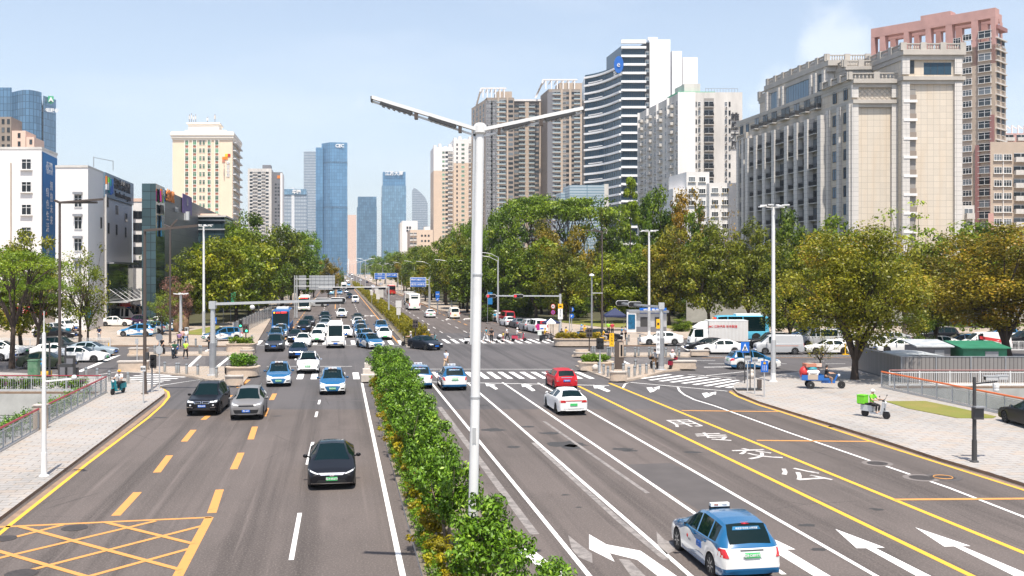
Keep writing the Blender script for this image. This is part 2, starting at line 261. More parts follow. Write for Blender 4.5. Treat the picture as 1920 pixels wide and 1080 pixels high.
# ---------------------------------------------------------------- mesh builder
class MB:
 def __init__(s): s.v = []; s.f = []; s.m = []; s.mats = []
 def slot(s,name):
  if name not in s.mats: s.mats.append(name)
  return s.mats.index(name)
 def add(s,verts,faces,m):
  o = len(s.v); k = s.slot(m); s.v += [tuple(v) for v in verts]
  for f in faces: s.f.append(tuple(i+o for i in f)); s.m.append(k)
  return s
 def box(s,c,d,m,rz=0,mat4=None):
  x,y,z = d[0]/2,d[1]/2,d[2]/2; cs,sn = math.cos(rz),math.sin(rz); vs_ = []
  for dz in (-z,z):
   for dx,dy in ((-x,-y),(x,-y),(x,y),(-x,y)): vs_.append((c[0]+dx*cs-dy*sn,c[1]+dx*sn+dy*cs,c[2]+dz))
  if mat4: vs_ = [mat4 @ Vector(v) for v in vs_]
  return s.add(vs_,[(3,2,1,0),(4,5,6,7),(0,1,5,4),(1,2,6,5),(2,3,7,6),(3,0,4,7)],m)
 def bar(s,a,b,w,h,m):
  """box beam from a to b"""
  a,b = Vector(a),Vector(b); d = (b-a).normalized(); up = Vector((0,0,1)) if abs(d.z) < .95 else Vector((0,1,0))
  x = d.cross(up).normalized()*w/2; y = x.cross(d).normalized()*h/2
  return s.add([a-x-y,a+x-y,a+x+y,a-x+y,b-x-y,b+x-y,b+x+y,b-x+y],[(0,1,2,3),(7,6,5,4),(4,5,1,0),(5,6,2,1),(6,7,3,2),(7,4,0,3)],m)
 def tube(s,pts,rad,m,n=8,cap=True):
  pts = [Vector(p) for p in pts]; rs = rad if isinstance(rad,(list,tuple)) else [rad]*len(pts); vs_ = []; fs = []
  for i,p in enumerate(pts):
   d = (pts[min(i+1,len(pts)-1)]-pts[max(i-1,0)]).normalized(); up = Vector((0,0,1)) if abs(d.z) < .9 else Vector((0,1,0))
   x = d.cross(up).normalized(); y = x.cross(d)
   for k in range(n):
    a = 2*math.pi*k/n; vs_.append(p+(x*math.cos(a)+y*math.sin(a))*rs[i])
  for i in range(len(pts)-1):
   for k in range(n): fs.append((i*n+k,i*n+(k+1) % n,(i+1)*n+(k+1) % n,(i+1)*n+k))
  if cap: fs += [tuple(range(n))[::-1],tuple((len(pts)-1)*n+k for k in range(n))]
  return s.add(vs_,fs,m)
 def lathe(s,prof,c,m,n=16,axis='Z'):
  """prof: list of (r, h)"""
  vs_ = []; fs = []
  for r,h in prof:
   for k in range(n):
    a = 2*math.pi*k/n; x,y = r*math.cos(a),r*math.sin(a)
    p = (x,y,h) if axis == 'Z' else ((h,x,y) if axis == 'X' else (x,h,y))
    vs_.append((c[0]+p[0],c[1]+p[1],c[2]+p[2]))
  for i in range(len(prof)-1):
   for k in range(n): fs.append((i*n+k,i*n+(k+1) % n,(i+1)*n+(k+1) % n,(i+1)*n+k))
  if prof[0][0] > .001: fs.append(tuple(range(n))[::-1])
  if prof[-1][0] > .001: fs.append(tuple((len(prof)-1)*n+k for k in range(n)))
  return s.add(vs_,fs,m)
 def ball(s,c,r,m,n=10,k=7,sc=(1,1,1)):
  prof = [(math.sin(math.pi*i/k),-math.cos(math.pi*i/k)) for i in range(k+1)]; vs_ = []; fs = []
  for rr,h in prof:
   for j in range(n):
    a = 2*math.pi*j/n; vs_.append((c[0]+r*sc[0]*max(rr,.001)*math.cos(a),c[1]+r*sc[1]*max(rr,.001)*math.sin(a),c[2]+r*sc[2]*h))
  for i in range(k):
   for j in range(n): fs.append((i*n+j,i*n+(j+1) % n,(i+1)*n+(j+1) % n,(i+1)*n+j))
  return s.add(vs_,fs,m)
 def prism(s,poly,z0,z1,m,mtop=None,bottom=True):
  n = len(poly); area = sum(poly[i][0]*poly[(i+1) % n][1]-poly[(i+1) % n][0]*poly[i][1] for i in range(n))
  if area < 0: poly = list(poly)[::-1]
  b = [(p[0],p[1],z0) for p in poly]; t = [(p[0],p[1],z1) for p in poly]
  s.add(b+t,[(i,(i+1) % n,n+(i+1) % n,n+i) for i in range(n)],m)
  tri = tessellate_polygon([[Vector(p) for p in t]])
  fl = lambda q,vv,sg: q if ((Vector(vv[q[1]])-Vector(vv[q[0]])).cross(Vector(vv[q[2]])-Vector(vv[q[0]])).z*sg > 0) else q[::-1]
  s.add(t,[fl(q,t,1) for q in tri],mtop or m)
  if bottom: s.add(b,[fl(q,b,-1) for q in tri],m)
  return s
 def ribbon(s,pts,w,m,z):
  pts = [Vector((p[0],p[1])) for p in pts]; L_ = []; n = len(pts)
  for i,p in enumerate(pts):
   d = (pts[min(i+1,n-1)]-pts[max(i-1,0)]).normalized(); nrm = Vector((-d.y,d.x))*w/2
   L_ += [(p.x+nrm.x,p.y+nrm.y,z),(p.x-nrm.x,p.y-nrm.y,z)]
  return s.add(L_,[(2*i+1,2*i+3,2*i+2,2*i) for i in range(n-1)],m)
 def flat(s,poly,z,m):
  vv = [Vector((p[0],p[1],z)) for p in poly]; out = []
  for q in tessellate_polygon([vv]):
   out.append(q if (vv[q[1]]-vv[q[0]]).cross(vv[q[2]]-vv[q[0]]).z > 0 else q[::-1])
  return s.add(vv,out,m)
 def text(s,txt,size,m,frame,depth=.02,bold=0):
  """lettering laid in the plane of frame's x (right) and y (up), centred on its origin"""
  me = text_mesh(txt,depth/size,bold); k = Matrix.Scale(size,4)
  return s.add([frame @ k @ v.co for v in me.vertices],[tuple(p.vertices) for p in me.polygons],m)
 def mesh(s,name,smooth=False,angle=40):
  me = bpy.data.meshes.new(name); me.from_pydata(s.v,[],s.f)
  for k in s.mats: me.materials.append(M[k])
  me.polygons.foreach_set('material_index',s.m)
  if smooth:
   me.polygons.foreach_set('use_smooth',[True]*len(s.f)); me.set_sharp_from_angle(angle=R(angle))
  me.update(); return me
 def build(s,name,parent=None,loc=None,rz=0,smooth=False,angle=40,color=None):
  o = bpy.data.objects.new(name,s.mesh(name,smooth,angle)); COL.objects.link(o)
  if loc is not None: o.location = loc
  if rz: o.rotation_euler.z = rz
  if parent: o.parent = parent
  if color: o.color = (*color,1)
  return o
_TXT = {}
def text_mesh(txt,depth,bold):
 key = (txt,round(depth,3),bold)
 if key not in _TXT:
  c = bpy.data.curves.new('lettering','FONT'); c.body = txt; c.extrude = depth/2; c.align_x = 'CENTER'; c.align_y = 'CENTER'; c.resolution_u = 2; c.offset = bold
  o = bpy.data.objects.new('lettering',c); COL.objects.link(o)
  dg = bpy.context.evaluated_depsgraph_get(); dg.update(); me = bpy.data.meshes.new_from_object(o.evaluated_get(dg))
  bpy.data.objects.remove(o); bpy.data.curves.remove(c); _TXT[key] = me
 return _TXT[key]
def frame(o,x,y):
 x = Vector(x).normalized(); y = Vector(y).normalized(); z = x.cross(y)
 m = Matrix((x,y,z)).transposed().to_4x4(); m.translation = Vector(o); return m

def tag(o,label=None,cat=None,group=None,kind=None):
 if label: o['label'] = label
 if cat: o['category'] = cat
 if group: o['group'] = group
 if kind: o['kind'] = kind
 return o
def empty(name,loc,rz=0,label=None,cat=None,group=None):
 o = bpy.data.objects.new(name,None); COL.objects.link(o); o.location = loc; o.rotation_euler.z = rz; o.empty_display_size = .2
 return tag(o,label,cat,group)
KIDS = {}
def kids(o): return [c for c in o.children]
def copy_tree(o,parent=None):
 c = o.copy(); COL.objects.link(c)
 if parent: c.parent = parent
 for ch in kids(o): copy_tree(ch,c)
 return c
mat('concrete',(.5,.49,.46),.8,noise=.25,nscale=.8,bump=.2); tile_mat('rubble',(.42,.42,.41),(.52,.51,.5),(.14,.13,.12),1.1,.5,.05,.8,.3)
tile_mat('hotel_stone',(.60,.53,.44),(.65,.57,.47),(.40,.35,.29),1.2,1.2,.03,.55,.35,(.58,.40,.22)); tile_mat('hotel_grey',(.60,.57,.53),(.66,.62,.58),(.32,.31,.30),1.2,.9,.03,.55,.25)
mat('hotel_trim',(.50,.46,.41),.6,noise=.2,nscale=.4); mat('recess_shade',(.30,.28,.26),.8)  # dark tone of the flat opening panels stands for shade
mat('pink_wall',(.55,.32,.285),.7,noise=.2,nscale=.3); mat('rose_wall',(.30,.145,.135),.7); mat('tan_wall',(.48,.39,.31),.7,noise=.15,nscale=.3)
mat('cream_wall',(.80,.655,.50),.7,noise=.08,nscale=.15); mat('cream_trim',(.82,.76,.68),.6); mat('white_wall',(.80,.775,.755),.7,noise=.1,nscale=.12,stretch=(1,1,.3)); mat('pale_grey_wall',(.62,.64,.66),.7)
mat('dirty_white',(.68,.65,.61),.75,noise=.3,nscale=.25,stretch=(1,1,.2)); mat('beige_wall',(.66,.52,.40),.7,noise=.08,nscale=.2); mat('taupe_wall',(.29,.24,.20),.7,noise=.1,nscale=.2); mat('slate_wall',(.165,.165,.18),.6)
mat('dark_cladding',(.022,.022,.026),.4); mat('bright_panel',(.86,.86,.86),.5); mat('rail_glass',(.28,.34,.36),.15); mat('peach',(.72,.52,.42),.7)
curtain_mat('curtain_blue',(.14,.29,.46),(.08,.16,.26),3.2,4.2,.35,.12,.12); curtain_mat('curtain_sky',(.20,.34,.47),(.12,.21,.31),2.6,4.0,.4,.15,.18); curtain_mat('curtain_pale',(.42,.47,.52),(.25,.3,.36),3,4,.5,.25,.1,.2,band=.35)  # distant tower glass kept pale, the colour carrying some of the haze
curtain_mat('curtain_left',(.13,.24,.36),(.055,.1,.16),2.2,4.2,.3,.12,.16); curtain_mat('mall_glass',(.05,.09,.105),(.015,.022,.026),1.35,1.25,.08,.08,.25,.3); curtain_mat('mall_panel',(.15,.145,.15),(.075,.072,.075),6,1.2,.06,.45,.08,.3)
curtain_mat('louvre',(.42,.5,.55),(.17,.27,.35),40,1.1,.35,.35,.05,.2); curtain_mat('sign_panel',(.17,.25,.33),(.09,.13,.18),3,1.0,.05,.4,.05,.2)
curtain_mat('metal_fence',(.24,.225,.215),(.11,.10,.095),.3,50,.06,.55,.06,.1)
mat('banner_blue',(.006,.16,.40),.6); mat('banner_violet',(.14,.09,.26),.6); mat('letter_white',(.8,.8,.8),.5); mat('letter_grey',(.3,.31,.33),.5); mat('letter_dark',(.03,.03,.035),.5); mat('letter_red',(.6,.03,.03),.5)
mat('orange',(.75,.22,.02),.5); mat('yellow',(.82,.55,.02),.5); mat('red',(.52,.03,.03),.5); mat('green',(.12,.45,.05),.5); mat('teal',(.01,.22,.28),.5); mat('blue',(.01,.13,.5),.5); mat('magenta',(.45,.02,.2),.5); mat('green_roof',(.06,.4,.2),.5)
mat('park_floor',(.075,.075,.03),.9,noise=.5,nscale=.3,col2=(.05,.045,.025)); mat('navy',(.012,.02,.07),.6); mat('terracotta',(.5,.2,.13),.7)  # park ground darkened, its colour carrying the shade under the trees
# ---------------------------------------------------------------- the setting: ground, roads, canals, pavements, markings
def sheet(name,outer,holes,z,m,kind='structure'):
 loops = [[Vector((p[0],p[1],z)) for p in outer]]+[[Vector((p[0],p[1],z)) for p in h] for h in holes]
 vs_ = [v for l in loops for v in l]; out = []
 for q in tessellate_polygon(loops):
  out.append(q if (vs_[q[1]]-vs_[q[0]]).cross(vs_[q[2]]-vs_[q[0]]).z > 0 else q[::-1])
 o = MB().add(vs_,out,m).build(name); return tag(o,kind=kind)
LC = [(-28.6,70.4),(-130,70.4),(-130,14),(-18.2,14),(-21.9,34),(-25.2,52)]          # left canal
RCN = [(27.3,73.6),(130,73.6),(130,14),(35.6,14),(33.3,34),(29.6,59)]                  # right canal
LCa = [Vector(p) for p in LC]
sheet('ground',[(-6000,-60),(6000,-60),(6000,9000),(-6000,9000)],[LC,RCN],-.02,'soil')
# canal walls and bed
for nm,poly in (('canal_wall',LC),('canal_wall',RCN)):
 b = MB(); n = len(poly)
 for i in range(n):
  a,c = poly[i],poly[(i+1) % n]
  b.add([(a[0],a[1],-4),(c[0],c[1],-4),(c[0],c[1],-1.5),(a[0],a[1],-1.5)],[(0,1,2,3)],'rubble')
  b.add([(a[0],a[1],-1.5),(c[0],c[1],-1.5),(c[0],c[1],-.02),(a[0],a[1],-.02)],[(0,1,2,3)],'concrete')
 tag(b.build(nm),kind='structure')
 tag(MB().flat(poly,-3.6,'water').build('canal_water'),kind='structure')
xy = lambda v: (v[0],v[1])
def gp(*pts): return [xy(G(*p)) for p in pts]
sheet('road',[xy(RC(-13,4)),xy(RC(29,4)),(27,62.5),(-26.5,62.5)],[],0,'asphalt')
sheet('road',[(-27,62.5),(27,62.5),(25,74),(170,86),(170,136),(-170,136),(-170,82),(-30,78)],[],0,'asphalt_blue')
sheet('road',[(-60,136),(40,136),(10,196),xy(RC(26,1700)),xy(RC(-12.5,1700)),xy(RC(-12.5,200)),(-60,190)],[],0,'asphalt')

def pavement(name,pts,z=.14,top='paving',side='kerb_stone'):
 return tag(MB().prism(pts,-.012,z,side,top,bottom=False).build(name),kind='structure')
pavement('pavement',[xy(RC(-11.45,12))]+gp((0,977),(150,863),(270,771),(299,749),(309,741),(307,733),(292,726),(270,720),(240,713),(180,708),(0,701))+[(-130,83.9),(-130,70.4),(-28.6,70.4),(-25.2,52),(-21.9,34),(-18.2,14),(-17.8,12)])
sR = st(G(1856,892))[0]
pavement('pavement',gp((1600,690),(1520,697),(1450,706),(1400,715),(1378,723),(1374,731),(1383,740),(1424,757),(1480,774.5),(1560,799),(1660,831),(1760,864),(1856,892))+[xy(RC(sR,12)),(36,12),(35.6,14),(33.3,34),(29.6,59),(27.3,73.6),(130,73.6),(130,88.5)])
pavement('pavement',[(-190,113)]+gp((0,650),(300,649.5),(440,650.5),(474,650),(484,644),(484,640),(512,592))+[xy(RC(-11.55,260)),xy(RC(-11.6,1700)),xy(RC(-40,1700)),(-190,300)],top='paving_warm')
pavement('pavement',[(190,128)]+gp((1300,634),(1262,640),(1246,649.5),(1062,649),(1047,642),(1041,632),(965,596.5),(905,590))+[xy(RC(20.6,206)),xy(RC(20.6,1700)),xy(RC(45,1700)),(190,300)],top='paving_warm')
# traffic islands
pavement('traffic_island',gp((219,697),(262,690),(478,689.5),(470,703),(456,721),(446,724),(424,722),(345,705.5),(285,699)),top='paving_warm',side='stone')
pavement('traffic_island',gp((238,668),(242,663),(440,660.5),(478,663),(474,667)),top='paving_warm',side='stone')
pavement('traffic_island',gp((1078,688),(1152,685),(1303,687),(1306,691),(1247,698.5),(1190,713),(1172,716),(1146,714.5),(1090,694)),top='paving_warm',side='stone')
pavement('traffic_island',gp((1072,668.5),(1082,664),(1290,663),(1330,664.5),(1290,670)),top='paving_warm',side='stone')
# the two planted medians of the main road
MED_T0,MED_T1 = 8,78.6
pavement('median_strip',[xy(RC(2.35,MED_T0)),xy(RC(4.9,MED_T0)),xy(RC(4.9,MED_T1)),xy(RC(2.35,MED_T1))],z=.16,top='soil',side='granite')
pavement('median_strip',[xy(RC(7.5,112)),xy(RC(10.6,112)),xy(RC(10.6,430)),xy(RC(7.5,430))],z=.2,top='soil',side='granite')
pavement('median_strip',[xy(RC(7.5,520)),xy(RC(10.6,520)),xy(RC(10.6,1300)),xy(RC(7.5,1300))],z=.2,top='soil',side='granite')

Z1,Z2 = .005,.009
def lines(name,segs,m,z=Z1):
 b = MB()
 for pts,w in segs: b.ribbon([G(*p) for p in pts],w,m,z)
 return tag(b.build(name),kind='structure')
def polys(name,ps,m,z=Z1):
 b = MB()
 for p in ps: b.flat([G(*q) for q in p],z,m)
 return tag(b.build(name),kind='structure')
# left carriageway
lines('lane_line',[([(678.5,717),(717,900),(756.5,1085)],.17)],'line_white')
lines('lane_line',[([(599.5,750),(597.5,758)],.15),([(594.5,772),(592,782)],.15),([(586.5,829),(576,871)],.15),([(562,962),(546,1050)],.15)],'line_white')
lines('bus_lane_line',[([a,b],.32) for a,b in (((412,918),(397,962)),((452,849),(438,880)),((478,800),(470,824)),((500,765),(494,781)),((515,738),(509,750)),((258,923),(217,967)),
  ((318,854),(294,886)),((363,806),(345,828)),((391,779),(381,787)),((433,741),(419,752)),((458,719),(447,727)),((404,766),(398,771)),((466,712),(452,724)))],'line_amber')
lines('edge_line',[([(-60,1050),(18,985),(163,870),(277,784),(305,759),(317,744),(315,735),(300,726)],.16)],'line_yellow')
bx = lambda x,y: (x/3.376,760+y/3.376)
lines('box_junction',[([bx(-80,772),bx(55,768),bx(660,740),bx(1340,709)],.2),([bx(1325,709),bx(1110,1110)],.3)],'line_amber')
lines('box_junction',[([bx(*a),bx(*c)],.19) for a,c in (((-120,890),(400,757)),((-120,995),(985,733)),((30,1085),(1275,765)),((540,1090),(1200,908)))],'line_amber',Z2)
lines('box_junction',[([bx(*a),bx(*c)],.19) for a,c in (((125,768),(1140,1042)),((660,740),(1220,877)),((-110,895),(580,1095)))],'line_amber',Z2+.004)
lines('gutter',[([(0,990),(150,874),(272,779),(303,754),(314,743),(312,734),(296,726)],.3),([(1370,732),(1381,742),(1424,758.5),(1480,776),(1560,801.5),(1660,834),(1760,867.5),(1856,895.5),(1960,930)],.26)],'kerb_stone',.003)
# right carriageway
lines('lane_line',[([(808,717),(1000,951),(1118,1096)],.16),([(875.8,717),(960,788.4),(1302,1086)],.16),([(942,717),(1112,832),(1301,961.5),(1470,1077)],.16),([(1008.6,718),(1102,769),(1480,986.5),(1660,1090)],.16),
  ([(1271,726),(1274,733),(1283,740),(1302,749.5),(1340,761),(1480,811.5),(1780,915),(1960,985)],.15),([(1168,727),(1172,720),(1182,717),(1364,733.5)],.15),([(805,716),(975,719.5),(1142,723)],.2),([(500,687),(660,687)],.18),([(770,692),(1074,692.5)],.16)],'line_white')
lines('worn_line',[([(824,763),(1003,1002)],.3),([(1020,790),(1215,925)],.18),([(1000,830),(1160,975),(1250,1050)],.22)],'line_worn')
lines('bus_lane_line',[([(1084.5,724),(1480,915),(1930,1132)],.22),([(1142.8,718.5),(1480,856.5),(1960,1053)],.22)],'line_yellow')
lines('edge_line',[([(1368,734.5),(1384,744),(1424,760),(1460.6,771),(1632,827.5),(1920,919),(1990,941)],.17)],'line_yellow')
lines('bay_line',[([(1278,770),(1459,772)],.28),([(1419,826),(1632,828)],.28),([(1677.5,937),(1940,935)],.28)],'line_amber',Z2)
polys('lane_arrow',[[(1104.7,1002),(1104.7,1029.5),(1152.5,1053.6),(1143,1037),(1195,1050),(1252,1095),(1290,1095),(1201,1033),(1137,1021)],
  [(1453,1012),(1491.6,1030.5),(1474,1030.5),(1570,1088),(1545,1092),(1462,1041),(1448,1043)],
  [(1566,992),(1659,1027),(1641,1027.5),(1775,1095),(1745,1095),(1624,1028),(1606,1028)],
  [(1716,989),(1820,1024),(1803,1024),(1960,1090),(1930,1094),(1789,1024.5),(1770.5,1025)],
  [(910,718.5),(930,722),(925,723),(934,729),(929,730.5),(918,724),(912,724)],[(977.5,719),(999,722.5),(993,723.5),(1004,732),(998,733.5),(985,725),(979,725.5)],[(1112,721.5),(1135,725),(1130,726),(1145,733),(1139,735),(1121,728),(1114,728)],
  [(1212,727),(1222,726),(1226,730.5),(1229,728),(1224,727.5),(1237,724),(1236,730),(1232.5,729),(1227,733.5),(1219,736)],[(1316,737.5),(1326,736),(1331,740),(1333,738),(1328,737.5),(1343,734.5),(1342,740),(1338,739),(1333,742),(1322,746)],
  [(965,1022),(1000,1028),(1003,1034),(1070,1085),(1045,1090),(985,1044),(960,1046)]],'line_white')
polys('worn_arrow',[[(1065,1003),(1083,1018),(1110,1038),(1111,1056),(1085,1045),(1072,1030)],[(1160,1048),(1180,1050),(1215,1085),(1190,1090)],[(1231,997),(1246,1012),(1262,1018),(1266,1032),(1250,1040),(1233,1022)]],'line_worn')
tb = MB()
for ch,px,py in (('公',1508,891),('交',1420,851.5),('专',1342,820),('用',1284,794)):
 f = frame(G(px,py,Z1),(RT.x*1,RT.y*1,0),(U.x,U.y,0)) @ Matrix.Diagonal((1.85,2.9,1,1))
 me = text_mesh(ch,.002,.004); tb.add([f @ v.co for v in me.vertices],[tuple(p.vertices) for p in me.polygons],'line_lightworn')
tag(tb.build('lane_lettering'),kind='structure')
# zebra crossings
zb = MB()
def zebra(px0,px1,ya,yb,pitch,w):
 a,c = G(px0,ya),G(px1,ya); x = a.x
 ln = G(px0,yb).y-a.y
 while x < c.x:
  p = Vector((x,a.y)); q = p+U*(ln/U.y); zb.ribbon([p,q],w,'line_white',Z1); x += pitch
zebra(508,690,711,698.5,1.12,.5); zebra(782,1118,710,697.5,.92,.45); zebra(482,775,646,638.5,1.1,.5); zebra(842,1062,643.5,636,1.05,.45)
x1 = lambda x,y: (1180+x/4.908,540+y/4.908)
for a,c in (((105,835),(375,795)),((190,848),(490,805)),((285,858),(600,812)),((385,868),(715,820)),((490,878),(830,830)),((595,890),(930,838)),((700,902),(1000,848)),((805,912),(1080,858)),((900,918),(1060,885))):
 zb.ribbon([G(*x1(*a)),G(*x1(*c))],.42,'line_white',Z1)
for a,c in (((264,701),(320,704)),((251,704.5),(347,707)),((241,707.6),(333,710)),((232,710.5),(319,713)),((239,714),(305,716.3)),((274,718.4),(294,719.8))): zb.ribbon([G(*a),G(*c)],.4,'line_white',Z1)
for x0,x1_,y0,y1,n in ((262,385,688.5,669,8),(268,420,660,652,5),(1100,1248,684,671.5,7),(1150,1262,662.5,651,6)):
 for k in range(n):
  y = FPX*CAMH/((y0)-HY); ye = FPX*CAMH/(y1-HY); yy = y+(ye-y)*(k+.5)/n; m0,m1 = (x0-960)/FPX,(x1_-960)/FPX
  zb.ribbon([(m0*yy,yy),(m1*yy,yy)],.34,'line_worn',Z1)
tag(zb.build('zebra_crossing'),kind='structure')
lines('stop_line',[([(352,690),(378,665)],.3),([(405,690),(442,660)],.3),([(378,664),(392,655)],.3),([(148,697),(222,666)],.45),([(150,708),(222,697),(330,701)],.16),([(294,724),(380,711),(432,725),(452,724)],.15),([(1166,676),(1188,687)],.3),([(1277,648),(1297,660)],.35)],'line_white',Z2)
lines('lane_line',[([(1306,676),(1341,676)],.13),([(1328,682),(1365,682)],.13),([(1320,688.5),(1392,687.5)],.3),([(1318,668),(1925,667)],.14),([(1512,677),(1546,677)],.13),([(1440,682),(1475,682)],.13),([(1548,682),(1585,682)],.13),([(1610,676.5),(1660,676.5)],.13),([(1308,706),(1404,696)],.14),([(1290,702),(1380,709)],.12)],'line_white')
lines('edge_line',[([(1316,671),(1925,670)],.16),([(188,668),(212,664.5)],.4)],'line_amber')
# the main road beyond the junction
fb,fa = MB(),MB()
for s_,t0,t1,dash in ((4.1,121,190,0),(.7,121,190,0),(-2.7,121,175,0),(4.1,196,520,1),(.7,196,520,1),(-2.7,196,520,1),(14,126,420,1),(17.3,126,420,1),(13.2,430,700,1)):
 t = t0
 while t < t1:
  e = min(t1,t+(4 if dash else t1)); fb.ribbon([RC(s_,t),RC(s_,e)],.16,'line_lightworn',Z1); t += 10 if dash else t1
for s_,t0,t1,dash in ((7.0,118,900,0),(-6.3,118,500,1),(-11.2,124,500,0),(20.2,205,600,0),(19.6,130,205,1),(-.4,220,480,0),(11.0,120,500,0)):
 t = t0
 while t < t1:
  e = min(t1,t+(4 if dash else t1)); fa.ribbon([RC(s_,t),RC(s_,e)],.18,'line_amber',Z1); t += 8 if dash else t1
tag(fb.build('lane_line'),kind='structure'); tag(fa.build('edge_line'),kind='structure')
lines('stop_line',[([(482,647.5),(756,647.5)],.18),([(845,645),(1045,645)],.14),([(845,634.5),(1040,634.5)],.12)],'line_white',Z2)
polys('lane_arrow',[[(693+d,592),(697+d,590.5),(697+d,591.5),(707+d,592),(697+d,593),(697+d,594)] for d in (-12,0)]+[[(x,599),(x+3,597),(x+14,596.5),(x+14,598.5),(x+4,599),(x+3,601)] for x in (835,868,905)],'line_lightworn',Z2)
# oil stains, tar patches and manhole covers
mat('stain',(.045,.042,.04),.7); mat('patch',(.095,.084,.08),.75,noise=.2,nscale=.8); mat('iron',(.06,.05,.045),.6,noise=.5,nscale=8); mat('patch_ring',(.17,.15,.14),.85)
rnd = random.Random(3); sb = MB()
for px,py,w,l in ((1065,833,1.1,.5),(1030,812,.6,.2),(1165,842,.6,.2),(1300,848,.5,.15),(963,838,.4,.2),(1072,838,.5,.5),(1180,845,.5,.12),(1645,955,.3,.1),(1512,985,.4,.12),(1535,1030,.3,.1),(1560,800,.3,.1),(925,806,.7,.3),(900,760,.8,.2),(988,800,.5,.15),(1060,928,.2,.06),(1085,951,.15,.05),(520,780,.4,.1),(300,783,.5,.15),(283,787,.3,.1)):
 c = G(px,py); n = 14; sb.flat([(c.x+math.cos(2*math.pi*k/n)*w*(.55+.6*rnd.random()),c.y+math.sin(2*math.pi*k/n)*l*(.55+.6*rnd.random())*2) for k in range(n)],.003,'stain')
tag(sb.build('oil_stain'),kind='structure')
polys('road_patch',[[(1176,871),(1258,868),(1330,900),(1420,960),(1380,1000),(1300,950),(1215,900)],[(1235,868),(1300,868),(1460,950),(1530,1043),(1440,1044),(1330,930)]][:1],'patch',.002)
lines('road_patch',[([(560,750),(690,752)],.3),([(280,724),(350,728)],.5)],'patch',.003)
for i,(px,py,r_,ring,lab) in enumerate(((140,990,.42,0,'iron manhole cover inside the yellow box junction'),(8,1010,.38,0,'iron manhole cover by the left edge of the box junction'),(40,1076,.45,0,'iron manhole cover at the near corner of the box junction'),(1728,896,.5,1,'rusty manhole cover on the white line by the right kerb'),(1768,895,.5,2,'manhole cover with a yellow ring by the right kerb'),(1645,869,.45,1,'small manhole cover with a pale surround by the right kerb'),(1090,752,.3,0,'small drain cover behind the white saloon'))):
 c = G(px,py); b = MB().lathe([(r_,-.02),(r_,.012),(r_*.8,.014),(0.001,.016)],(0,0,0),'iron',24)
 if ring: b.lathe([(r_*1.5,-.02),(r_*1.5,.008),(r_*1.02,.009)],(0,0,0),'patch_ring' if ring == 1 else 'patch',24)
 if ring == 2: b.tube([(r_*.75*math.cos(k*.2618),r_*.75*math.sin(k*.2618),.012) for k in range(25)],.025,'line_amber',5,False)
 tag(b.build('manhole_cover',loc=c),lab,'manhole cover','manhole covers in the carriageway')
# lawn wedge on the right pavement, planting edges
tag(MB().prism(gp((1660,757),(1735,756.5),(1790,768),(1868,786),(1862,789),(1795,789),(1700,770)),.13,.17,'lawn').build('lawn'),kind='structure')
tag(MB().prism(gp((330,628),(410,612),(440,622),(400,632)),.12,.2,'lawn').build('lawn'),kind='structure')
tag(MB().prism([xy(P(1130,600,147)),xy(P(1000,600,170)),xy(P(990,600,178)),xy(P(1340,600,150)),xy(P(1330,600,143))],.12,.19,'lawn').build('lawn'),kind='structure')
tag(MB().prism([xy(P(985,600,178)),xy(P(930,600,192)),xy(RC(27,215)),xy(RC(27,420)),xy(RC(110,420)),xy(P(1900,600,150)),xy(P(1345,600,150))],.12,.17,'park_floor').build('park_floor'),kind='structure')  # under-canopy shade laid into the ground colour
tag(MB().prism([xy(P(425,600,160)),xy(P(340,600,150)),xy(RC(-45,300)),xy(RC(-16,420)),xy(RC(-16,190))],.12,.17,'park_floor').build('park_floor'),kind='structure')  # same ground, tree shade painted in by its dark tone
